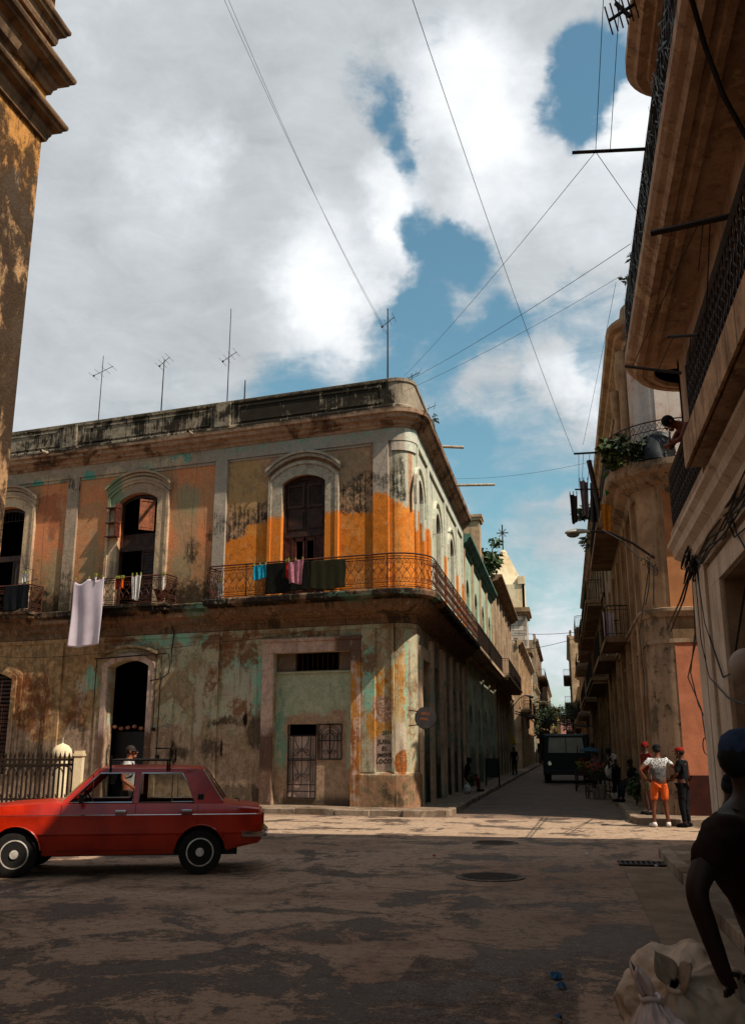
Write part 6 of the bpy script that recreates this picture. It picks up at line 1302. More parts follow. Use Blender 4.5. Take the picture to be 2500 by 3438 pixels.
fm, J, hp = person('dark-skinned man in brown shirt and blue cap stooping over sacks at the right edge', tuple(base), rzf, '2e1a13', fpose, 1.82, cloth('dark brown shirt', '2c1a14', '1c110d'), .75, M['dark'], 2, M['dark'], '100c0b', cloth('blue cap', '34405a', '242e42'), 1, fat=1.25, arm=1.2, hk=1.18)
# bystander sitting low behind him
b2 = Vector((atd(1606, 1900, 8.6).x, atd(1606, 1900, 8.6).y, .14))
person('second man in black cap sitting low on the pavement behind the stooping man', tuple(b2), YAW - PI / 2 - .3, '3a2017', SIT, 1.75, M['dark'], .6, M['dark'], 2, M['dark'], '0c0a0a', M['dark'], 1)
# ================================================================ sacks
def sack(name, label, c, rx, ry, h, mat, neck, seed, folds=9, lean=(0, 0), tails=2):
    t = thing(name, label, 'sack', (c[0], c[1], c[2])); rr = random.Random(seed); K = 72; N = 34; P = []
    ph = [rr.uniform(0, 6.3) for _ in range(8)]
    for i in range(N + 1):
        u = i / N; z = h * u; prof = (math.sin(PI * min(1, u * 1.02 + .02)) ** .55) if u < .5 else (math.cos((u - .5) * PI) ** .8 if u < .999 else 0)
        prof = max(prof, .09); knot = max(0, (u - .3) / .7)
        for j in range(K):
            q = 2 * PI * j / K
            fold = 1 + (.02 + .12 * knot) * math.sin(folds * q + ph[0] + 1.2 * math.sin(3 * u)) + .05 * knot * math.sin(folds * 2.3 * q + ph[1]) + .05 * math.sin(2 * q + ph[2] + u * 3) + .035 * math.sin(3 * q + ph[3] - u * 5)
            r_ = prof * fold; P.append((rx * r_ * math.cos(q) + lean[0] * u * u, ry * r_ * math.sin(q) + lean[1] * u * u, z + .02 * math.sin(3 * q + ph[4]) * (1 - knot)))
    m = MB(); m.add(P, [(i * K + j, i * K + (j + 1) % K, (i + 1) * K + (j + 1) % K, (i + 1) * K + j) for i in range(N) for j in range(K)] + [tuple(range(K - 1, -1, -1))])
    bo_ = LB(m, 'body', mat, t, smooth=True, angle=None, fix=False); crumple(bo_, .05, .14)
    kx, ky = lean; m = MB(); m.tube([(kx + .04 * math.cos(q), ky + .04 * math.sin(q), h * .98 + .008 * math.sin(3 * q)) for q in [2 * PI * i / 10 for i in range(10)]], .012, 6, closed=True); LB(m, 'knot', mat, t, smooth=True, angle=None)
    for i in range(tails):
        q = rr.uniform(0, 6.3) if tails > 2 else (2.4, .2)[i]; m = MB(); n_ = 7; A = []
        for a in range(n_):
            w = a / (n_ - 1)
            for b in range(6): v = b / 5 - .5; A.append((kx + math.cos(q) * .02 + math.cos(q) * neck * .5 * w - math.sin(q) * v * neck * .8 * math.sin(PI * min(1, .25 + w * .75)), ky + math.sin(q) * (.02 + neck * .5 * w) + math.cos(q) * v * neck * .8 * math.sin(PI * min(1, .25 + w * .75)), h * .98 + neck * w * 1.0 + .025 * math.sin(v * 14 + ph[5])))
        m.add(A, [(a * 6 + b, a * 6 + b + 1, (a + 1) * 6 + b + 1, (a + 1) * 6 + b) for a in range(n_ - 1) for b in range(5)]); o = LB(m, 'tied_end', mat, t, smooth=True, angle=None, fix=False); o.modifiers.new('s', 'SOLIDIFY').thickness = .006
    return t
sk1 = sack('sack', 'large tan woven sack with gathered neck by the kerb at lower right', tuple(Vector((atd(1533, 2170, 5.05).x, atd(1533, 2170, 5.05).y, .22))), .34, .34, .66, simple('woven sacking', 'c8ae98', 'a08872', .85, 0, 5, .5), .14, 3, 8, (.0, .0), 2); sk1.rotation_euler = (math.radians(52), math.radians(0), YAW - .45)
sk2 = sack('sack', 'small pinkish white plastic sack tied with a spiky knot, front of the tan one', tuple(Vector((atd(1480, 2240, 4.35).x, atd(1480, 2240, 4.35).y, 0))), .19, .18, .62, simple('white plastic sack', 'd8c2ba', 'b89e96', .4, 0, 6, .4), .12, 8, 11, (-.07, .03), 3)
# ================================================================ vehicles and carts down the street
tr = thing('truck', 'black truck with pale windscreen coming up the side street', 'truck', (-.02, 52., 0))
bk = simple('black truck paint', '0d0e10', '17171a', .45, 0, 6, .05); 
m = MB(); m.prism([(-1.2, .5), (1.2, .5), (1.2, 1.45), (1.12, 2.32), (1.0, 2.42), (-1.0, 2.42), (-1.12, 2.32), (-1.2, 1.45)], -1., .7, lambda u, v, d: (u, d, v)); m.box(-1.22, 1.22, .7, 5.2, .75, 2.5, ID); LB(m, 'body', bk, tr, bevel=.05)
m = MB(); m.add([(-.92, -1.02, 1.52), (.92, -1.02, 1.52), (.84, -1.02, 2.28), (-.84, -1.02, 2.28)], [(0, 1, 2, 3)]); o = LB(m, 'windscreen', simple('pale opaque windscreen', 'b0a294', '94887c', .5, 0, 1.5, .0, .5), tr); o.modifiers.new('s', 'SOLIDIFY').thickness = .02  # opaque pale colour in place of clear glass
m = MB(); m.box(-.95, .95, -1.06, -1.01, 1.48, 1.52); m.box(-.02, .02, -1.05, -1.01, 1.52, 2.28); LB(m, 'windscreen_frame', bk, tr)
for x in (-.85, .85):
    m = MB(); m.lathe([(.13, -1.01), (.13, -1.05), (.09, -1.08)], (x, 0, .98), 12, 'y'); LB(m, 'headlight', M['chrome'] if x < 0 else M['blackplastic'], tr)
    m = MB(); m.lathe([(.3, -.14), (.44, -.13), (.45, 0), (.44, .13), (.3, .14)], (x * 1.2, -.2, .45), 20, 'x'); m.lathe([(.3, -.14), (.44, -.13), (.45, 0), (.44, .13), (.3, .14)], (x * 1.2, 4.2, .45), 20, 'x'); parts(m, 'wheel', M['rubber'], tr, local=True)
    m = MB(); m.tube([(x * 1.25, -1., 1.7), (x * 1.6, -1.15, 1.75)], .02, 4); m.box(x * 1.6 - .09, x * 1.6 + .09, -1.18, -1.14, 1.5, 2.0); LB(m, 'mirror', M['blackplastic'], tr)
m = MB(); m.box(-1.2, 1.2, -1.15, -1.0, .42, .66); LB(m, 'bumper', bk, tr, bevel=.03)
m = MB()
for k in range(6): m.box(-.6, .6, -1.03, -1.0, .8 + k * .08, .83 + k * .08)
LB(m, 'grille', M['blackplastic'], tr)
pc = thing('pedicab', 'three-wheeled pedicab with a glint blue canopy beside the truck', 'pedicab', (1.05, 45.5, 0))
m = MB(); m.add([(-.45, -.4, 1.6), (.45, -.4, 1.6), (.47, .9, 1.68), (-.47, .9, 1.68), (0, .2, 1.8)], [(0, 1, 4), (1, 2, 4), (2, 3, 4), (3, 0, 4)]); o = LB(m, 'canopy', cloth('glint blue canopy', '2a4c5c', '1c3644'), pc); o.modifiers.new('s', 'SOLIDIFY').thickness = .02  # canopy's dull blue is a small roof glint put into the colour
m = MB()
for x in (-.55, .55):
    m.tube([(x, -.3, .6), (x, -.3, 1.76)], .02, 5); m.tube([(x, .8, .6), (x, .8, 1.85)], .02, 5)
m.tube([(-.55, -.3, .6), (.55, -.3, .6), (.55, .8, .6), (-.55, .8, .6)], .025, 5, closed=True); m.tube([(0, -.3, .6), (0, -1.2, .45), (0, -1.3, 1.0), (-.3, -1.2, 1.05)], .022, 5); LB(m, 'frame', M['iron'], pc)
m = MB(); m.box(-.5, .5, .2, .75, .6, .8); m.box(-.5, .5, .65, .78, .8, 1.3); LB(m, 'seat', cloth('orange brown vinyl', '7a3a20', '5a2a18'), pc, bevel=.04)
for x, y in ((-.6, .4), (.6, .4), (0, -1.25)):
    m = MB(); m.tube([(x, y + .3 * math.cos(q * PI / 10), .32 + .3 * math.sin(q * PI / 10)) for q in range(20)], .025, 5, closed=True)
    for k in range(6): m.tube([(x, y, .32), (x, y + .3 * math.cos(k * PI / 3), .32 + .3 * math.sin(k * PI / 3))], .006, 3)
    LB(m, 'wheel', M['rubber'], pc)
def leaves(m, c, r, n, l, rr, dirn=None):
    for i in range(n):
        q = Vector((rr.gauss(0, 1), rr.gauss(0, 1), rr.gauss(0, 1))); q = q.normalized() * (rr.random() ** .4); p = Vector(c) + Vector((q.x * r[0], q.y * r[1], q.z * r[2]))
        d = Vector((rr.uniform(-1, 1), rr.uniform(-1, 1), rr.uniform(-.9, .4))).normalized(); s = d.cross(Vector((rr.uniform(-1, 1), rr.uniform(-1, 1), rr.uniform(-1, 1)))).normalized(); L_ = l * rr.uniform(.6, 1.3)
        m.add([p, p + d * L_ * .45 + s * L_ * .24, p + d * L_, p + d * L_ * .45 - s * L_ * .24], [(0, 1, 2, 3)])
def plant(name, label, base, r, n, l, mat, cat='plant', stems=6, lift=None, seed=0, group=None):
    rr = random.Random(seed); t = thing(name, label, cat, tuple(base), group=group); lift = lift if lift is not None else r[2]
    m = MB()
    for i in range(stems): q = rr.uniform(0, 6.3); m.tube([(0, 0, 0), (r[0] * .3 * math.cos(q), r[1] * .3 * math.sin(q), lift * .6), (r[0] * .7 * math.cos(q), r[1] * .7 * math.sin(q), lift * 1.2)], [.015, .01, .005], 4)
    LB(m, 'stem', M['darkwood'], t); m = MB()
    cl = max(3, n // 60)
    for i in range(cl):
        q = Vector((rr.gauss(0, .5), rr.gauss(0, .5), rr.gauss(0, .5))); leaves(m, (q.x * r[0], q.y * r[1], lift + q.z * r[2]), tuple(x * .45 for x in r), n // cl, l, rr)
    LB(m, 'foliage', mat, t, fix=False); return t
def cart(loc, rz, label, flower, bucket):
    t = thing('flower_cart', label, 'cart', loc, rz); m = MB(); m.box(-.45, .45, -.3, .3, .62, .68); m.box(-.45, .45, -.3, -.27, .68, .8)
    for x in (-.42, .42):
        for y in (-.27, .27): m.tube([(x, y, 0), (x, y, .62)], .02, 5)
    m.tube([(-.42, -.27, .25), (.42, -.27, .25), (.42, .27, .25), (-.42, .27, .25)], .014, 4, closed=True); LB(m, 'stand', M['darkwood'], t)
    for x in (-.43, .43): m = MB(); m.tube([(x, .1 + .2 * math.cos(q * PI / 8), .2 + .2 * math.sin(q * PI / 8)) for q in range(16)], .02, 5, closed=True); LB(m, 'wheel', M['rubber'], t)
    rr = random.Random(3); m = MB(); leaves(m, (0, 0, .95), (.42, .25, .2), 260, .09, rr); LB(m, 'greenery', M['leaf2'], t, fix=False)
    m = MB()
    for i in range(40): m.ball((rr.uniform(-.4, .4), rr.uniform(-.25, .25), rr.uniform(.9, 1.18)), .03, 6, 4)
    parts_mat = flower; LB(m, 'flowers', parts_mat, t)
    if bucket: m = MB(); m.lathe([(.13, .27), (.17, .6), (.175, .6)], (-.2, -.42, -.25), 16); m.lathe([(.13, .02), (.2, .5), (.21, .5)], (-.05, -.5, 0), 18); LB(m, 'bucket', simple('pale metal bucket', '9a8c78', '75695a', .5, .3, 8, .1), t)
    return t
cart((1.08, 35.2, 0), .2, 'flower cart with a pale metal bucket parked at the right kerb', simple('red blooms', 'a83a2c', 'c05a4a'), True)
cart((.75, 41.5, 0), -.1, 'smaller flower stand with yellow blooms nearer the truck', simple('yellow blooms', 'a89a3c', '8a7c2c'), False)
plant('potted_plant', 'leafy potted plant against the right wall near the seated vendor', (1.85, 28.3, .15), (.3, .3, .35), 300, .14, M['leaf2'], lift=.55, seed=2)
plant('potted_plant', 'low dark green plant beside the seated figure on the left pavement', (-3.55, 35.2, .15), (.22, .22, .25), 160, .12, M['leaf2'], lift=.35, seed=4)
t = thing('plastic_bag', 'small white plastic bag on the left pavement', 'bag', (-3.5, 34.6, .15)); m = MB(); m.ball((0, 0, .16), (.14, .12, .17), 12, 8); m.tube([(0, 0, .3), (.02, 0, .38)], [.03, .06], 6); LB(m, 'body', M['white'], t, smooth=True, angle=None)
t = thing('board_sign', 'dark folding board with slim legs standing on the left pavement', 'board', (-3.2, 42.6, .15)); m = MB(); m.box(-.3, .3, -.02, .02, .35, 1.15); LB(m, 'panel', M['blackplastic'], t); m = MB()
for x in (-.28, .28): m.tube([(x, 0, 1.1), (x, -.25, 0)], .02, 4); m.tube([(x, 0, 1.1), (x, .25, 0)], .02, 4)
parts(m, 'leg', M['iron'], t, local=True)
yel = cloth('yellow cloth', 'c8a020', 'a88018')
for z0, z1, y, lb in ((2.0, 3.1, 63., 'yellow cloth banner hanging from a doorway far down the left side'), (.5, 1.25, 64.5, 'lower yellow cloth hanging near the ground beneath the yellow banner')):
    t = thing('banner', lb, 'banner', (XB + .5, y, z0)); m = MB(); m.add([((i / 8 - .5) * 0.05 + .28 * (j / 8) * (1 - i / 8) * 1.2 + .03 * math.sin(i), .02 * math.sin(j * 2), (z1 - z0) * i / 8) for i in range(9) for j in range(9)], [(i * 9 + j, i * 9 + j + 1, (i + 1) * 9 + j + 1, (i + 1) * 9 + j) for i in range(8) for j in range(8)]); o = LB(m, 'cloth', yel, t, smooth=True, angle=None, fix=False); o.modifiers.new('s', 'SOLIDIFY').thickness = .01
# ================================================================ iron fence, gate post, bollard
fo = atd(205, 1134, 20.5); fo.z = 0; FR = Fr(tuple(fo), tuple(-CRT), tuple(-CFW))
fn = thing('iron_fence', 'black wrought iron fence with spear tips and interlaced arches on a low baluster wall', 'fence', tuple(fo))
m = MB(); WL = 6.5
m.box(0, WL, -.12, .12, 0, .12, FR); m.box(0, WL, -.1, .1, .36, .44, FR); m.build('plinth', M['kerb'], fn)
m = MB()
for k in range(int(WL / .16)): x = .08 + k * .16; P0 = FR(x, 0, 0); m.lathe([(.05, .12), (.03, .18), (.055, .25), (.03, .32), (.05, .36)], P0, 8)
m.build('baluster_row', M['kerb'], fn)
m = MB()
for z in (.5, .62, 1.32, 1.42): m.box(0, WL, -.02, .02, z, z + .045, FR)
n = int(WL / .095)
for k in range(n + 1):
    x = WL * k / n; m.tube([FR(x, 0, .44), FR(x, 0, 1.5)], .024, 5); m.add([FR(x - .03, 0, 1.5), FR(x + .03, 0, 1.5), FR(x, 0, 1.6 if k % 2 else 1.64), FR(x, .02, 1.5), FR(x, -.02, 1.5)], [(0, 1, 2), (3, 4, 2)])
    if k % 2 == 0:
        m.tube([FR(x + .21 * (1 - math.cos(q * PI / 8)) * .5 * 2, 0, 1.12 + .2 * math.sin(q * PI / 8)) for q in range(9)], .016, 4, cap=False)
        m.tube([FR(x + .07 * (1 - math.cos(q * PI / 6)), 0, .75 - .1 * math.sin(q * PI / 6)) for q in range(7)], .013, 3, cap=False)
m.build('railing', M['iron'], fn)
gp_ = thing('gate_post', 'cream painted square gate post at the end of the iron fence', 'post', tuple(FR(-.12, 0, 0)))
m = MB(); pf = Fr(tuple(FR(-.12, 0, 0)), tuple(-CRT), tuple(-CFW)); m.box(-.085, .085, -.085, .085, 0, 1.52, pf); m.build('shaft', M['stoney'], gp_); m = MB(); m.box(-.105, .105, -.105, .105, 1.52, 1.57, pf); m.box(-.09, .09, -.09, .09, 1.57, 1.63, pf); m.build('cap', M['stoney'], gp_)
bo = atd(180, 1134, 21.6); bo.z = 0
bl = thing('stone_pillar', 'round cream stone pillar with a domed top behind the iron fence', 'pillar', tuple(bo)); m = MB(); m.lathe([(.17, 0), (.17, 1.35), (.16, 1.45)], (0, 0, 0), 20); LB(m, 'shaft', M['stoney'], bl, smooth=True, angle=40)
m = MB(); m.lathe([(.16, 1.45), (.22, 1.5), (.225, 1.56), (.2, 1.66), (.13, 1.74), (.03, 1.78), (.008, 1.8), (.006, 1.92)], (0, 0, 0), 20); LB(m, 'dome', M['stoney'], bl, smooth=True, angle=40)
# ================================================================ laundry
def hang(name, label, fr, s0, s1, zt, zb, o, mat, cat, waves=5, amp=.04, drop=.05, seed=0, taper=0., pegs=True, group=None):
    rr = random.Random(seed); c = fr((s0 + s1) / 2, o, zb); t = thing(name, label, cat, tuple(c), group=group); m = MB(); NX, NZ = 36, 34; A = []; ph = [rr.uniform(0, 6) for _ in range(4)]
    for j in range(NZ + 1):
        v = j / NZ
        for i in range(NX + 1):
            u = i / NX; sag = drop * (math.sin(PI * ((u * 2) % 1)) + .8 * max(0, math.sin(PI * (u * 1.25 - .5)) if u > .4 else 0)) * (1 - v) + .03 * math.sin(5 * u + ph[2]) * v
            s_ = s0 + (s1 - s0) * (u + taper * (u - .5) * v * -1 + .012 * math.sin(v * 6 + ph[3])); dd = amp * (math.sin(waves * 2 * PI * u + ph[0] + 1.3 * v) * (.35 + .65 * v) + .5 * math.sin(waves * 3.7 * u + ph[1] + 2 * v))
            A.append(fr(s_, o + dd, zt + (zb - zt) * v - sag))
    W_ = NX + 1; m.add(A, [(j * W_ + i, j * W_ + i + 1, (j + 1) * W_ + i + 1, (j + 1) * W_ + i) for j in range(NZ) for i in range(NX)])
    ob = m.build('cloth', mat, t, smooth=True, angle=None, fix=False); ob.modifiers.new('s', 'SOLIDIFY').thickness = .004
    if pegs:
        m = MB()
        for u in (.06, .5, .94): s_ = s0 + (s1 - s0) * u; m.box(s_ - .012, s_ + .012, o - .02, o + .02, zt - .04, zt + .05, fr)
        parts(m, 'peg', simple('peg', '8a8a3a', '6a6a2a', .6), t)
    return t
M['sheet'] = simple('lilac white sheet', 'cfc0c8', 'b5a2ac', .8, 0, 1.2, .1)
hang('bed_sheet', 'large lilac white sheet hanging down from the small balcony', FA, 9.9, 11.05, 6.88, 4.75, .82, M['sheet'], 'sheet', 1.8, .04, .1, 1)
hang('white_shirt', 'white garment pinned on the middle balcony rail', FA, 8.6, 8.95, 6.9, 6.1, .74, M['white'], 'garment', 4, .02, .05, 2, .3)
hang('orange_cloth', 'small bright orange cloth on the middle balcony', FA, 9.25, 9.35, 6.85, 6.5, .72, cloth('orange cloth', 'e0641c', 'b84c14'), 'cloth', 2, .015, .01, 3)
hang('maroon_cloth', 'narrow dark maroon cloth left of the orange one', FA, 9.42, 9.55, 6.85, 6.45, .71, M['darkred'], 'cloth', 2, .015, .01, 4)
hang('white_strip', 'narrow white strip at the right end of the middle balcony', FA, 7.78, 7.86, 6.85, 6.35, .72, M['white'], 'cloth', 1, .01, .01, 5)
hang('white_sock', 'small white cloth above the big sheet', FA, 10.18, 10.26, 6.96, 6.7, .84, M['white'], 'cloth', 1, .01, .01, 6)
hang('blue_shorts', 'turquoise blue shorts on the long balcony rail', FA, 4.18, 4.6, 6.86, 6.42, 1.02, cloth('turquoise cloth', '1c8aa8', '14687e'), 'shorts', 3, .02, .02, 7)
hang('pink_towel', 'pink towel on the long balcony rail below the window', FA, 3.0, 3.5, 6.93, 6.22, 1.03, cloth('pink towelling', 'b0707c', '8c5562', 14), 'towel', 2.5, .025, .05, 8, .2)
hang('red_cloth', 'thin bright red cloth behind the pink towel', FA, 3.47, 3.56, 6.9, 6.4, 1.0, cloth('red cloth', 'c8241a', '9a1812'), 'cloth', 1, .01, .01, 9)
hang('white_rag', 'white rag hanging inside the left end of the long balcony', FA, 5.72, 5.88, 6.5, 6.0, .8, M['white'], 'cloth', 2, .02, .03, 10)
hang('green_tarp', 'dark olive netting tied over the middle of the long balcony rail', FA, 1.75, 2.85, 6.86, 6.04, .93, cloth('olive netting', '2e2c1a', '201e12', 30), 'netting', 4, .006, .0, 11, pegs=False)
hang('black_tarp', 'black netting tied along the long balcony rail behind the towel', FA, 2.87, 4.25, 6.88, 6.02, .93, cloth('black netting', '100f0b', '181710', 30), 'netting', 4, .006, .0, 12, pegs=False)
hang('dark_sheet', 'dark sheet over the leftmost balcony rail', FA, 12.9, 13.9, 6.86, 6.05, .66, M['dark'], 'sheet', 3, .02, .0, 13, pegs=False)
hang('white_cloth', 'small white cloth on the wire frame of the leftmost balcony', FA, 13.15, 13.35, 7.3, 6.95, .5, M['white'], 'cloth', 2, .02, .03, 14)
hang('pink_garment', 'pinkish garment under the white cloth on the leftmost balcony', FA, 13.1, 13.4, 6.95, 6.4, .45, cloth('dusty pink', 'a87468', '8a5a50'), 'garment', 2, .02, .02, 15)
t = thing('wire_frame', 'thin metal frame standing on the leftmost balcony', 'frame', tuple(FA(13.1, .5, 6.0))); m = MB(); m.tube([FA(12.9, .55, 6.0), FA(12.9, .55, 7.35), FA(13.6, .55, 7.5), FA(13.6, .55, 6.0)], .015, 4); m.tube([FA(12.4, .9, 6.95), FA(13.7, .5, 6.9)], .01, 4); m.tube([FA(12.4, .6, 6.75), FA(13.7, .5, 6.75)], .01, 4); m.build('frame', M['iron'], t)
t = thing('flower_pot', 'round clay pot hanging inside the middle balcony', 'pot', tuple(FA(8.1, .4, 6.1))); m = MB(); m.lathe([(.1, 0), (.2, .3), (.22, .3), (.22, .34)], (0, 0, 0), 14); LB(m, 'pot', M['redwood'], t)
# ================================================================ antennas
AG = 'television aerials on the corner building roof'
def aerial(label, x, yb, yt, o=-.4, cross=None, r=.02, A=True, base=None, top=None, els=((.0, .5), ), boom=.6, rz=0.):
    if A: s_, zb = onA(x, yb, o); _, zt = onA(x, yt, o); b = FA(s_, o, 12.3); 
    else: b = Vector(base); zt = top
    t = thing('aerial', label, 'aerial', (b.x, b.y, b.z), rz, AG if A else None); H = zt - b.z; m = MB(); m.tube([(0, 0, 0), (.01, 0, H)], [r, r * .6], 5); LB(m, 'mast', M['iron'], t)
    if cross is not None:
        m = MB(); h = H * cross; m.tube([(-boom * .35, 0, h - .12), (boom * .45, 0, h + .18)], .012, 4)
        for a in (-.35, -.1, .15, .42): m.tube([(boom * a, -.35, h + a * .4), (boom * a, .35, h + a * .4)], .006, 3)
        m.ball((-boom * .33, 0, h - .12), .04, 6, 4); LB(m, 'boom', M['iron'], t)
    return t
aerial('tall thin aerial furthest left on the roof', 218, 932, 790, cross=.78, r=.018, boom=.9)
aerial('second aerial from the left with its head tilted', 357, 908, 797, cross=.95, r=.025, boom=.45)
aerial('tallest aerial with a thick lower mast, above the middle of the parapet', 503, 885, 685, cross=.52, r=.02, boom=.6)
aerial('bare stub of pipe without any boom beside the tallest aerial', 541, 880, 842, r=.03)
aerial('aerial standing right at the curved corner of the parapet', 858, 832, 683, cross=.82, r=.03, boom=.5)
aerial('small aerial over the side street cornice', 0, 0, 0, A=False, base=(XB - .3, 27.9, 12.3), top=13.4, cross=.9, r=.02, boom=.6, rz=.4)
aerial('low aerial with upright elements further along the side street roof', 0, 0, 0, A=False, base=(XB - .2, 30.2, 12.3), top=13.1, cross=.85, r=.02, boom=.8, rz=.2)
t = thing('aerial', 'toothed aerial boom poking out from the top right roof', 'aerial', tuple(aty(1405, 10, 10.2))); m = MB(); a, b = aty(1405, 8, 10.2), aty(1347, 46, 10.2); m.tube([a, b], .022, 5); nn = (b - a).cross(V(0, 1, 0)).normalized()
for k in range(6): q = a.lerp(b, k / 5); m.tube([q - nn * .1 + V(0, -.15, 0), q + nn * .1 + V(0, .15, 0)], .01, 4)
m.tube([a.lerp(b, .4) + nn * .12, a.lerp(b, .45) - nn * .16], .03, 5); m.build('boom', M['iron'], t)
# ================================================================ wires
def wire(label, pts, r=.008, sag=.0, cat='cable', name='cable', mat=None, n=14):
    r = r * .72 if r < .012 else r
    P = []
    for a, b in zip(pts, pts[1:]):
        for i in range(n): u = i / n; p = a.lerp(b, u); p.z -= sag * 4 * u * (1 - u); P.append(p)
    P.append(pts[-1]); c = P[0]; m = MB(); m.tube(P, r, 5); o = m.build(name, mat or M['wire']); tag(o, label, cat); return o
poleF = aty(1270, 1005, 26)
mastT = FA(onA(858, 832, -.4)[0], -.4, 14.2)
wire('long dark wire crossing the sky to the pole end over the side street', [aty(905, -25, 11), poleF], .0075, .25)
wire('thin pale wire from top left of the sky to the corner aerial', [aty(488, -20, 14), mastT], .006, .3)
wire('second thin wire running just beside the pale one', [aty(498, -20, 14.2), mastT + V(0, 0, -.1)], .006, .36)
pk = aty(1318, 336, 10.5)
wire('dark vertical wire rising from the clothes pole, left of the pair', [pk, aty(1336, -20, 8.5)], .006, 0)
wire('dark vertical wire rising from the clothes pole, right of the pair', [aty(1350, 333, 10.5), aty(1371, 0, 9.3)], .006, 0)
wire('thin wire from the clothes pole down to the corner parapet', [pk, FA(.3, -.1, 12.55)], .006, .1)
wire('short wire from the clothes pole back to the upper balcony', [pk, aty(1411, 470, 12.6)], .006, 0)
wire('upper one of two sloping wires between corner roof and right balcony', [FA(.4, -.1, 12.3) , aty(1395, 540, 13.)], .007, .1)
wire('lower one of two sloping wires between corner roof and right balcony', [FA(.3, 0, 12.0), aty(1375, 610, 21.5)], .007, .12)
wire('steep thin wire in front of the white cloud at right', [aty(1290, 985, 27), aty(1363, 625, 21)], .007, .05)
wire('faint wire from the side street roof to the far pole', [V(XB + .4, 33, 11.3), aty(1450, 985, 24)], .007, .25)
for i, (a, b, lb) in enumerate((((1137, 1402), (1290, 1398), 'level wire high across the far street'), ((1150, 1440), (1300, 1405), 'slanting wire below the level wire in the far street'), ((1140, 1580), (1300, 1610), 'heavy cable bundle strung across the far street'), ((1140, 1575), (1310, 1608), 'second strand just above the heavy bundle in the far street'))):
    wire(lb, [aty(*a, 74), aty(*b, 72)], .02 if i < 2 else .045, .15)
wire('thick black cable looping down past the top right balcony', [aty(1528, -10, 6.6), aty(1562, 110, 6.9), aty(1602, 215, 7.0), aty(1660, 320, 7.1)], .022, -.0, mat=M['cable'], n=6)
wire('thin wire sagging across the ground floor of the corner building', [FA(14.2, .3, 4.6), FA(10.6, .35, 4.55), FA(6.2, .35, 4.75), FA(3., .2, 5.0)], .01, .06, mat=M['cable'])
for i, (s0, s1, lb) in enumerate(((7.9, 7.2, 'wire hanging down the upper wall, first left of the long balcony'), (6.9, 7.25, 'wire hanging down the upper wall, nearest the long balcony'), (12.6, 12.9, 'wire hanging down the upper wall of the left bay'))):
    wire(lb, [FA(s0, .5, 11.3), FA((s0 + s1) / 2 + .1, .3, 8.8), FA(s1, .15, 6.8)], .007, -.0, n=6)
# ================================================================ clothes poles on the right
def pole(label, a, b, r=.025, drops=()):
    t = thing('clothes_pole', label, 'pole', tuple(b)); m = MB(); m.tube([a, b], r, 6); m.build('rod', M['iron'], t)
    for u, q in drops: m = MB(); p = a.lerp(b, u); m.tube([p, q], .006, 4); m.build('cord', M['cable'], t)
    return t
pole('long clothes pole jutting into the sky from the upper balcony', aty(1266, 338, 10.5), aty(1430, 330, 10.5), .022)
a, b = aty(1440, 517, 8.2), aty(1655, 470, 8.0)
pole('dark clothes pole over the near right balcony, highest of those below the soffit', a, b, .028, ((.55, aty(1545, 600, 9.)), (.5, aty(1400, 810, 12.3)), (.62, aty(1560, 760, 9.5))))
pole('dark clothes pole running under the rounded end of the soffit', aty(1384, 811, 12.4), aty(1506, 826, 12.0), .022, ((.6, aty(1490, 745, 10.5)),))
pole('short clothes pole with a hanging cord beside the railing', aty(1478, 746, 10.3), aty(1545, 742, 10.0), .02, ((.75, aty(1525, 800, 10.5)),))
pole('clothes pole high over the side street with several drop wires', aty(1270, 1005, 26), aty(1340, 1001, 26), .03, ((.15, aty(1281, 1080, 26)), (.3, aty(1287, 1083, 26)), (.5, aty(1300, 1085, 26)), (.8, aty(1318, 1050, 26))))
pole('lower clothes pole over the side street under the first', aty(1272, 1084, 27), aty(1325, 1083, 27), .025)
hang('hanging_garment', 'pale garment drying on the pole over the side street', Fr((.75, 27, 0), (1, 0, 0), (0, -1, 0)), .0, .25, 9.3, 8.2, 0, cloth('dusty lilac cloth', '7a6a6a', '5a4c4c'), 'garment', 2, .03, .05, 21, .3)
hang('hanging_garment', 'dark brown garment drying beside the pale one over the side street', Fr((.75, 27, 0), (1, 0, 0), (0, -1, 0)), -.3, -.08, 8.9, 8.0, 0, cloth('brown cloth', '3c2c26', '2a1e1a'), 'garment', 2, .03, .05, 22, .3)
t = thing('timber_post', 'tilted timber post on the roof edge over the side street', 'post', tuple(aty(1330, 1150, 30))); m = MB(); m.tube([aty(1303, 1020, 30), aty(1334, 1165, 30)], .09, 6); m.build('timber', M['darkwood'], t)
t = thing('timber_post', 'upright dark post on the roof edge behind the drying clothes', 'post', tuple(aty(1311, 1150, 31))); m = MB(); m.tube([aty(1310, 1070, 31), aty(1313, 1155, 31)], .08, 6); m.build('timber', M['blackplastic'], t)
hang('lilac_shirt', 'lilac shirt hanging from the dark side street balcony', Fr((1.3, 31, 0), (1, 0, 0), (0, -1, 0)), .05, .4, 6.0, 5.0, 0, M['sheet'], 'shirt', 2, .03, .05, 23, .2)
hang('green_cloth', 'bright green cloth tucked by the plants of the curved balcony', Fr((1.3, 25.5, 0), (1, 0, 0), (0, -1, 0)), .08, .2, 9.0, 8.4, 0, cloth('green cloth', '1c7a4a', '145c38'), 'cloth', 2, .01, .02, 24, .2)
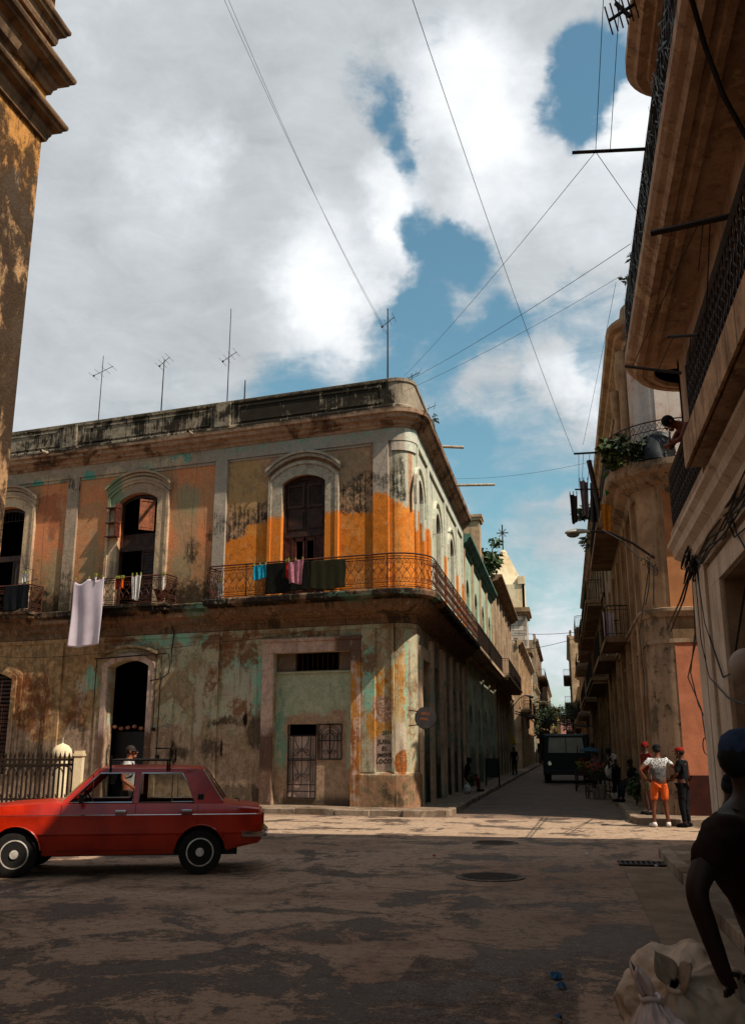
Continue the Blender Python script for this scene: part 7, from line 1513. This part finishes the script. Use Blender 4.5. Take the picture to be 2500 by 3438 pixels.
hang('orange_sheet', 'orange yellow cloth below the bright green one', Fr((1.3, 26, 0), (1, 0, 0), (0, -1, 0)), -.05, .25, 8.3, 7.5, 0, cloth('orange yellow cloth', 'c07a28', '9a5c1c'), 'cloth', 2, .02, .04, 25, .2)
# ================================================================ street lamps
def lamp(label, wallp, head, headr, arm):
    t = thing('street_lamp', label, 'street lamp', tuple(wallp)); m = MB(); m.tube(arm, .03, 6); m.build('arm', M['iron'], t)
    d = (head - headr).normalized(); sd = V(0, 0, 1).cross(d).normalized(); up = d.cross(sd); L = (head - headr).length; m = MB(); P = []; K = 12
    for u, w, h in ((0, .3, .3), (.1, .55, .6), (.35, .8, .9), (.6, 1., 1.), (.85, .9, .8), (.97, .5, .4), (1, .1, .1)):
        for j in range(K): q = 2 * PI * j / K; P.append(headr + d * L * u + sd * .16 * w * math.cos(q) + V(0, 0, 1) * .09 * h * (math.sin(q) if math.sin(q) > 0 else .5 * math.sin(q)))
    m.add(P, [(i * K + j, i * K + (j + 1) % K, (i + 1) * K + (j + 1) % K, (i + 1) * K + j) for i in range(6) for j in range(K)] + [tuple(range(K)), tuple(range(6 * K, 7 * K))]); m.build('head', simple('pale grey lamp housing', 'a8a49c', '8a867e', .5, 0, 6, .05), t, smooth=True)
    m = MB(); c = headr + d * L * .68; m.ball(c - V(0, 0, .05), (.17, .12, .09), 12, 8); m.build('lens', simple('lamp lens', '4a4a42', '35352f', .25, 0, 4, 0), t, smooth=True, angle=None)
h0, h1 = aty(1250, 1180, 24.2), aty(1305, 1177, 24.4)
lamp('pale cobra-head street lamp reaching out from the pink corner building', V(2.4, 24.3, 6.35), h0, h1, [V(2.42, 24.25, 6.35), V(1.9, 24.2, 6.75), V(1.3, 24.3, 7.1), h1])
h0, h1 = aty(1182, 1544, 70), aty(1160, 1540, 70)
lamp('small distant street lamp on the left terrace', aty(1135, 1570, 70), h0, h1, [aty(1130, 1572, 70), aty(1148, 1548, 70), h1])
# ================================================================ cable tangle and things on the near right wall
kn = atx(1536, 1240, 2.0); t = thing('cable_tangle', 'black tangle of electric cables on the near right building corner', 'cables', tuple(kn)); rr = random.Random(9)
m = MB()
for i in range(26):
    c = kn + V(rr.uniform(-.12, .02), rr.uniform(-.25, .25), rr.uniform(-.2, .2)); r_ = rr.uniform(.06, .2); q0 = rr.uniform(0, 6); m.tube([c + V(.3 * r_ * math.sin(q * .8 + q0), r_ * math.cos(q * .7 + q0), r_ * math.sin(q * .7 + q0) * rr.uniform(.6, 1.)) for q in range(9)], .012, 4)
m.build('knot', M['cable'], t)
for i in range(7):
    a = kn + V(0, rr.uniform(-.1, .1), rr.uniform(-.1, .1)); P = [a]
    for k in range(1, 9): P.append(V(2.0 - .05 * rr.random(), kn.y - k * .9, 4.35 - .2 + i * .05 + rr.uniform(-.08, .08)))
    m = MB(); m.tube(P, .014, 4); m.build('cable', M['cable'], t)
for i, pts in enumerate(([(1536, 1245), (1552, 1420), (1570, 1500), (1610, 1545), (1649, 1560)], [(1540, 1245), (1560, 1380), (1600, 1500), (1620, 1490), (1649, 1300)], [(1600, 1130), (1625, 1190), (1649, 1170)], [(1612, 1120), (1630, 1180), (1649, 1215)])):
    m = MB(); m.tube([atx(x, y, 2.02) for x, y in pts], .012, 4); m.build('cable', M['cable'], t)
for i, pts in enumerate(([(1530, 1255), (1505, 1330), (1475, 1395)], [(1532, 1255), (1512, 1330), (1484, 1398)], [(1534, 1250), (1538, 1400), (1528, 1490), (1545, 1560), (1565, 1600), (1570, 1640)], [(1530, 1250), (1540, 1420), (1522, 1500), (1552, 1570), (1562, 1640)])):
    m = MB(); m.tube([aty(x, y, 15.2 + (8.6 if j == len(pts) - 1 and i < 2 else 0)) if i < 2 else aty(x, y, 23.6 if j > 1 else 19) for j, (x, y) in enumerate(pts)], .014, 4); m.build('cable', M['cable'], t)
m = MB(); c = aty(1562, 1652, 23.9); m.tube([c + V(.07 * math.cos(q * PI / 6), -.02, .2 * math.sin(q * PI / 6)) for q in range(13)], .014, 4); m.build('cable', M['cable'], t)
kn2 = aty(1438, 1243, 24.0); t = thing('cable_tangle', 'smaller dark tangle of cables on the rounded corner under the street lamp', 'cables', tuple(kn2)); m = MB()
for i in range(9):
    c = kn2 + V(rr.uniform(-.15, .2), rr.uniform(-.1, .1), rr.uniform(-.25, .15)); r_ = rr.uniform(.04, .16); q0 = rr.uniform(0, 6); m.tube([c + V(r_ * .6 * math.cos(q * .6 + q0), .05, r_ * 1.3 * math.sin(q * .6 + q0)) for q in range(6)], .012, 4)
m.build('knot', M['cable'], t)
for k, pts in enumerate(([(1438, 1243), (1436, 1300), (1428, 1340)], [(1445, 1250), (1447, 1290), (1446, 1340)], [(1438, 1243), (1415, 1400), (1425, 1500), (1430, 1640)], [(1330, 1172), (1380, 1200), (1410, 1232), (1438, 1243)])):
    m = MB(); m.tube([aty(x, y, 24.0) for x, y in pts], .014, 4); m.build('cable', M['cable'], t)
g_c = atx(1655, 1476, 1.95); t = thing('round_lamp', 'pale round globe lamp beside the near right doorway', 'lamp', tuple(g_c)); m = MB(); m.ball((0, 0, 0), .2, 20, 14); LB(m, 'globe', simple('frosted globe', '9c8574', '88705f', .6, 0, 4, .05), t, smooth=True, angle=None); m = MB(); m.tube([(0, 0, .0), (.15, 0, .0)], .03, 6); LB(m, 'bracket', M['iron'], t)
# ================================================================ plants
p0 = V(1.7, 23.6, 8.8)
plant('balcony_plant', 'pale green palm-like plants at the left of the curved balcony', (1.55, 24.3, 8.78), (.28, .5, .4), 420, .26, M['leaf2'], lift=.45, seed=11)
plant('balcony_plant', 'dark leafy plants filling the middle of the curved balcony', (1.95, 23.7, 8.78), (.35, .3, .4), 500, .2, M['leaf'], lift=.4, seed=12)
t = thing('tarpaulin', 'black tarpaulin heap on the curved balcony behind its iron railing', 'tarpaulin', (2.6, 23.75, 8.78)); rr = random.Random(2); m = MB(); K = 20; P = []
for i in range(11):
    v = i / 10
    for j in range(K): q = 2 * PI * j / K; rr_ = (1 - v ** 2.2) ** .5 if v < 1 else .01; rr_ *= 1 + .12 * math.sin(3 * q + 5 * v) + .06 * math.sin(7 * q); P.append((.42 * rr_ * math.cos(q) + .12 * v, .22 * rr_ * math.sin(q), .78 * v))
m.add(P, [(i * K + j, i * K + (j + 1) % K, (i + 1) * K + (j + 1) % K, (i + 1) * K + j) for i in range(10) for j in range(K)]); LB(m, 'sheet', simple('black tarpaulin', '101416', '1a2024', .5, 0, 8, .3), t, smooth=True, angle=None)
c = aty(1372, 608, 21.5); plant('roof_shrub', 'small leafy shrub on the edge of the right cornice', tuple(c - V(-.25, 0, .2)), (.38, .2, .25), 60, .17, M['leaf2'], lift=.1, seed=13)
c = aty(1392, 560, 15.5); plant('roof_shrub', 'sprig of leaves at the tip of the upper near balcony', tuple(c - V(-.05, 0, .2)), (.12, .1, .25), 26, .13, M['leaf2'], lift=.15, seed=14)
c = V(XB - .1, 56.5, 11.9); plant('roof_shrub', 'leafy shrub growing on the dark terrace roof at left', tuple(c), (.9, 1.2, .8), 900, .34, M['leaf2'], lift=.9, seed=15)
c = V(XB + .35, 28.6, 11.6); plant('roof_shrub', 'tiny plant sprouting from the corner building parapet', tuple(c), (.18, .3, .3), 46, .12, M['leaf2'], lift=.4, seed=16)
c = aty(1300, 1150, 44); plant('roof_shrub', 'plants along the roof edge over the side street', tuple(c), (.6, .6, .4), 260, .3, M['leaf'], lift=.2, seed=17)
c = aty(1288, 1198, 40); plant('roof_shrub', 'sprig hanging from the brown balcony house eaves', tuple(c + V(.3, 0, .1)), (.4, .3, .45), 90, .22, M['leaf2'], lift=-.1, seed=18)
def tree(label, base, h, r, seed):
    rr = random.Random(seed); t = thing('street_tree', label, 'tree', tuple(base)); m = MB(); m.tube([(0, 0, 0), (.1, 0, h * .35), (.0, .1, h * .6)], [.22, .16, .1], 7)
    for k in range(6): q = k * 1.05; m.tube([(0.05, 0, h * .45), (r * .5 * math.cos(q), r * .5 * math.sin(q), h * .68), (r * .8 * math.cos(q), r * .8 * math.sin(q), h * .8)], [.09, .05, .02], 5)
    LB(m, 'trunk', M['darkwood'], t); m = MB()
    for i in range(16): q = Vector((rr.gauss(0, .45), rr.gauss(0, .45), rr.gauss(0, .4))); leaves(m, (q.x * r, q.y * r, h * .78 + q.z * r), (r * .4,) * 3, 170, .3, rr)
    LB(m, 'crown', M['leaf'], t, fix=False)
tree('dark green street tree behind the truck on the left side', (-3.1, 118, 0), 6.6, 2.2, 1); tree('green tree leaning out beyond the tall brown block', (-2.6, 150, 0), 9.5, 2.2, 2); tree('dark street tree on the right side past the balustrade house', (1.5, 122, 0), 7.5, 2., 3)
# ================================================================ things on the road
def manhole(label, c, r, dark=True):
    t = thing('manhole_cover', label, 'manhole cover', (c[0], c[1], .0)); m = MB(); m.lathe([(r, .0), (r, .014), (r * .88, .016), (r * .88, .008)], (0, 0, 0), 32); LB(m, 'rim', simple('worn rim', '6c5c50', '4a3e36', .8, 0, 12, .4), t); m = MB(); m.lathe([(r * .86, .0), (r * .86, .012)], (0, 0, 0), 32)
    for k in range(9):
        y = -r * .7 + k * r * .175; w = math.sqrt(max(0, (r * .8) ** 2 - y * y)); m.box(-w, w, y - .012, y + .012, .012, .019)
    LB(m, 'cover', simple('cast iron', '54463c', '3a2f28', .7, .1, 12, .4), t)
manhole('iron manhole cover in the shade line before the side street', atz(1095, 1867), .42); manhole('larger iron manhole cover nearer the camera in mid road', atz(1085, 1943), .46)
g0 = atz(1420, 1915); t = thing('drain_grate', 'iron storm drain grate at the near right kerb', 'grate', (g0.x, g0.y, 0)); m = MB(); m.box(-.32, .32, -.22, .22, .004, .012); LB(m, 'pit_dark', M['black'], t); m = MB()  # black plate on the road stands in for the unlit pit
for k in range(9): m.box(-.32 + k * .075, -.29 + k * .075, -.2, .2, .012, .028)
m.box(-.34, .34, -.24, -.2, .01, .03); m.box(-.34, .34, .2, .24, .01, .03); LB(m, 'bars', M['iron'], t)
def scrap(label, x, y, s, mat, seed, z=0):
    c = atz(x, y, z); rr = random.Random(seed); t = thing('litter', label, 'litter', (c.x, c.y, z)); m = MB(); P = [(s * (.6 + .5 * rr.random()) * math.cos(q * PI / 5), s * (.6 + .6 * rr.random()) * math.sin(q * PI / 5) * 1.3, rr.uniform(.005, .05)) for q in range(10)] + [(0, 0, .05)]; m.add(P, [(i, (i + 1) % 10, 10) for i in range(10)]); o = LB(m, 'scrap', mat, t, fix=False); o.modifiers.new('s', 'SOLIDIFY').thickness = .003
blue = cloth('blue plastic', '2e5c80', '20445e')
scrap('crumpled blue plastic scrap in the near roadway', 1234, 2168, .055, blue, 1); scrap('tiny blue shred just beyond the crumpled scrap', 1243, 2190, .035, blue, 2); scrap('blue scrap at the very bottom edge of the view', 1238, 2264, .025, blue, 3)
scrap('tiny orange scrap lying in mid road', 962, 1902 - 3, .03, cloth('orange scrap', 'b8502c', '8c3a20'), 4); scrap('white paper scrap by the road crack', 1297, 1894, .04, M['white'], 5); scrap('white scrap lying in the storm drain', 1452, 1922, .03, M['white'], 6)
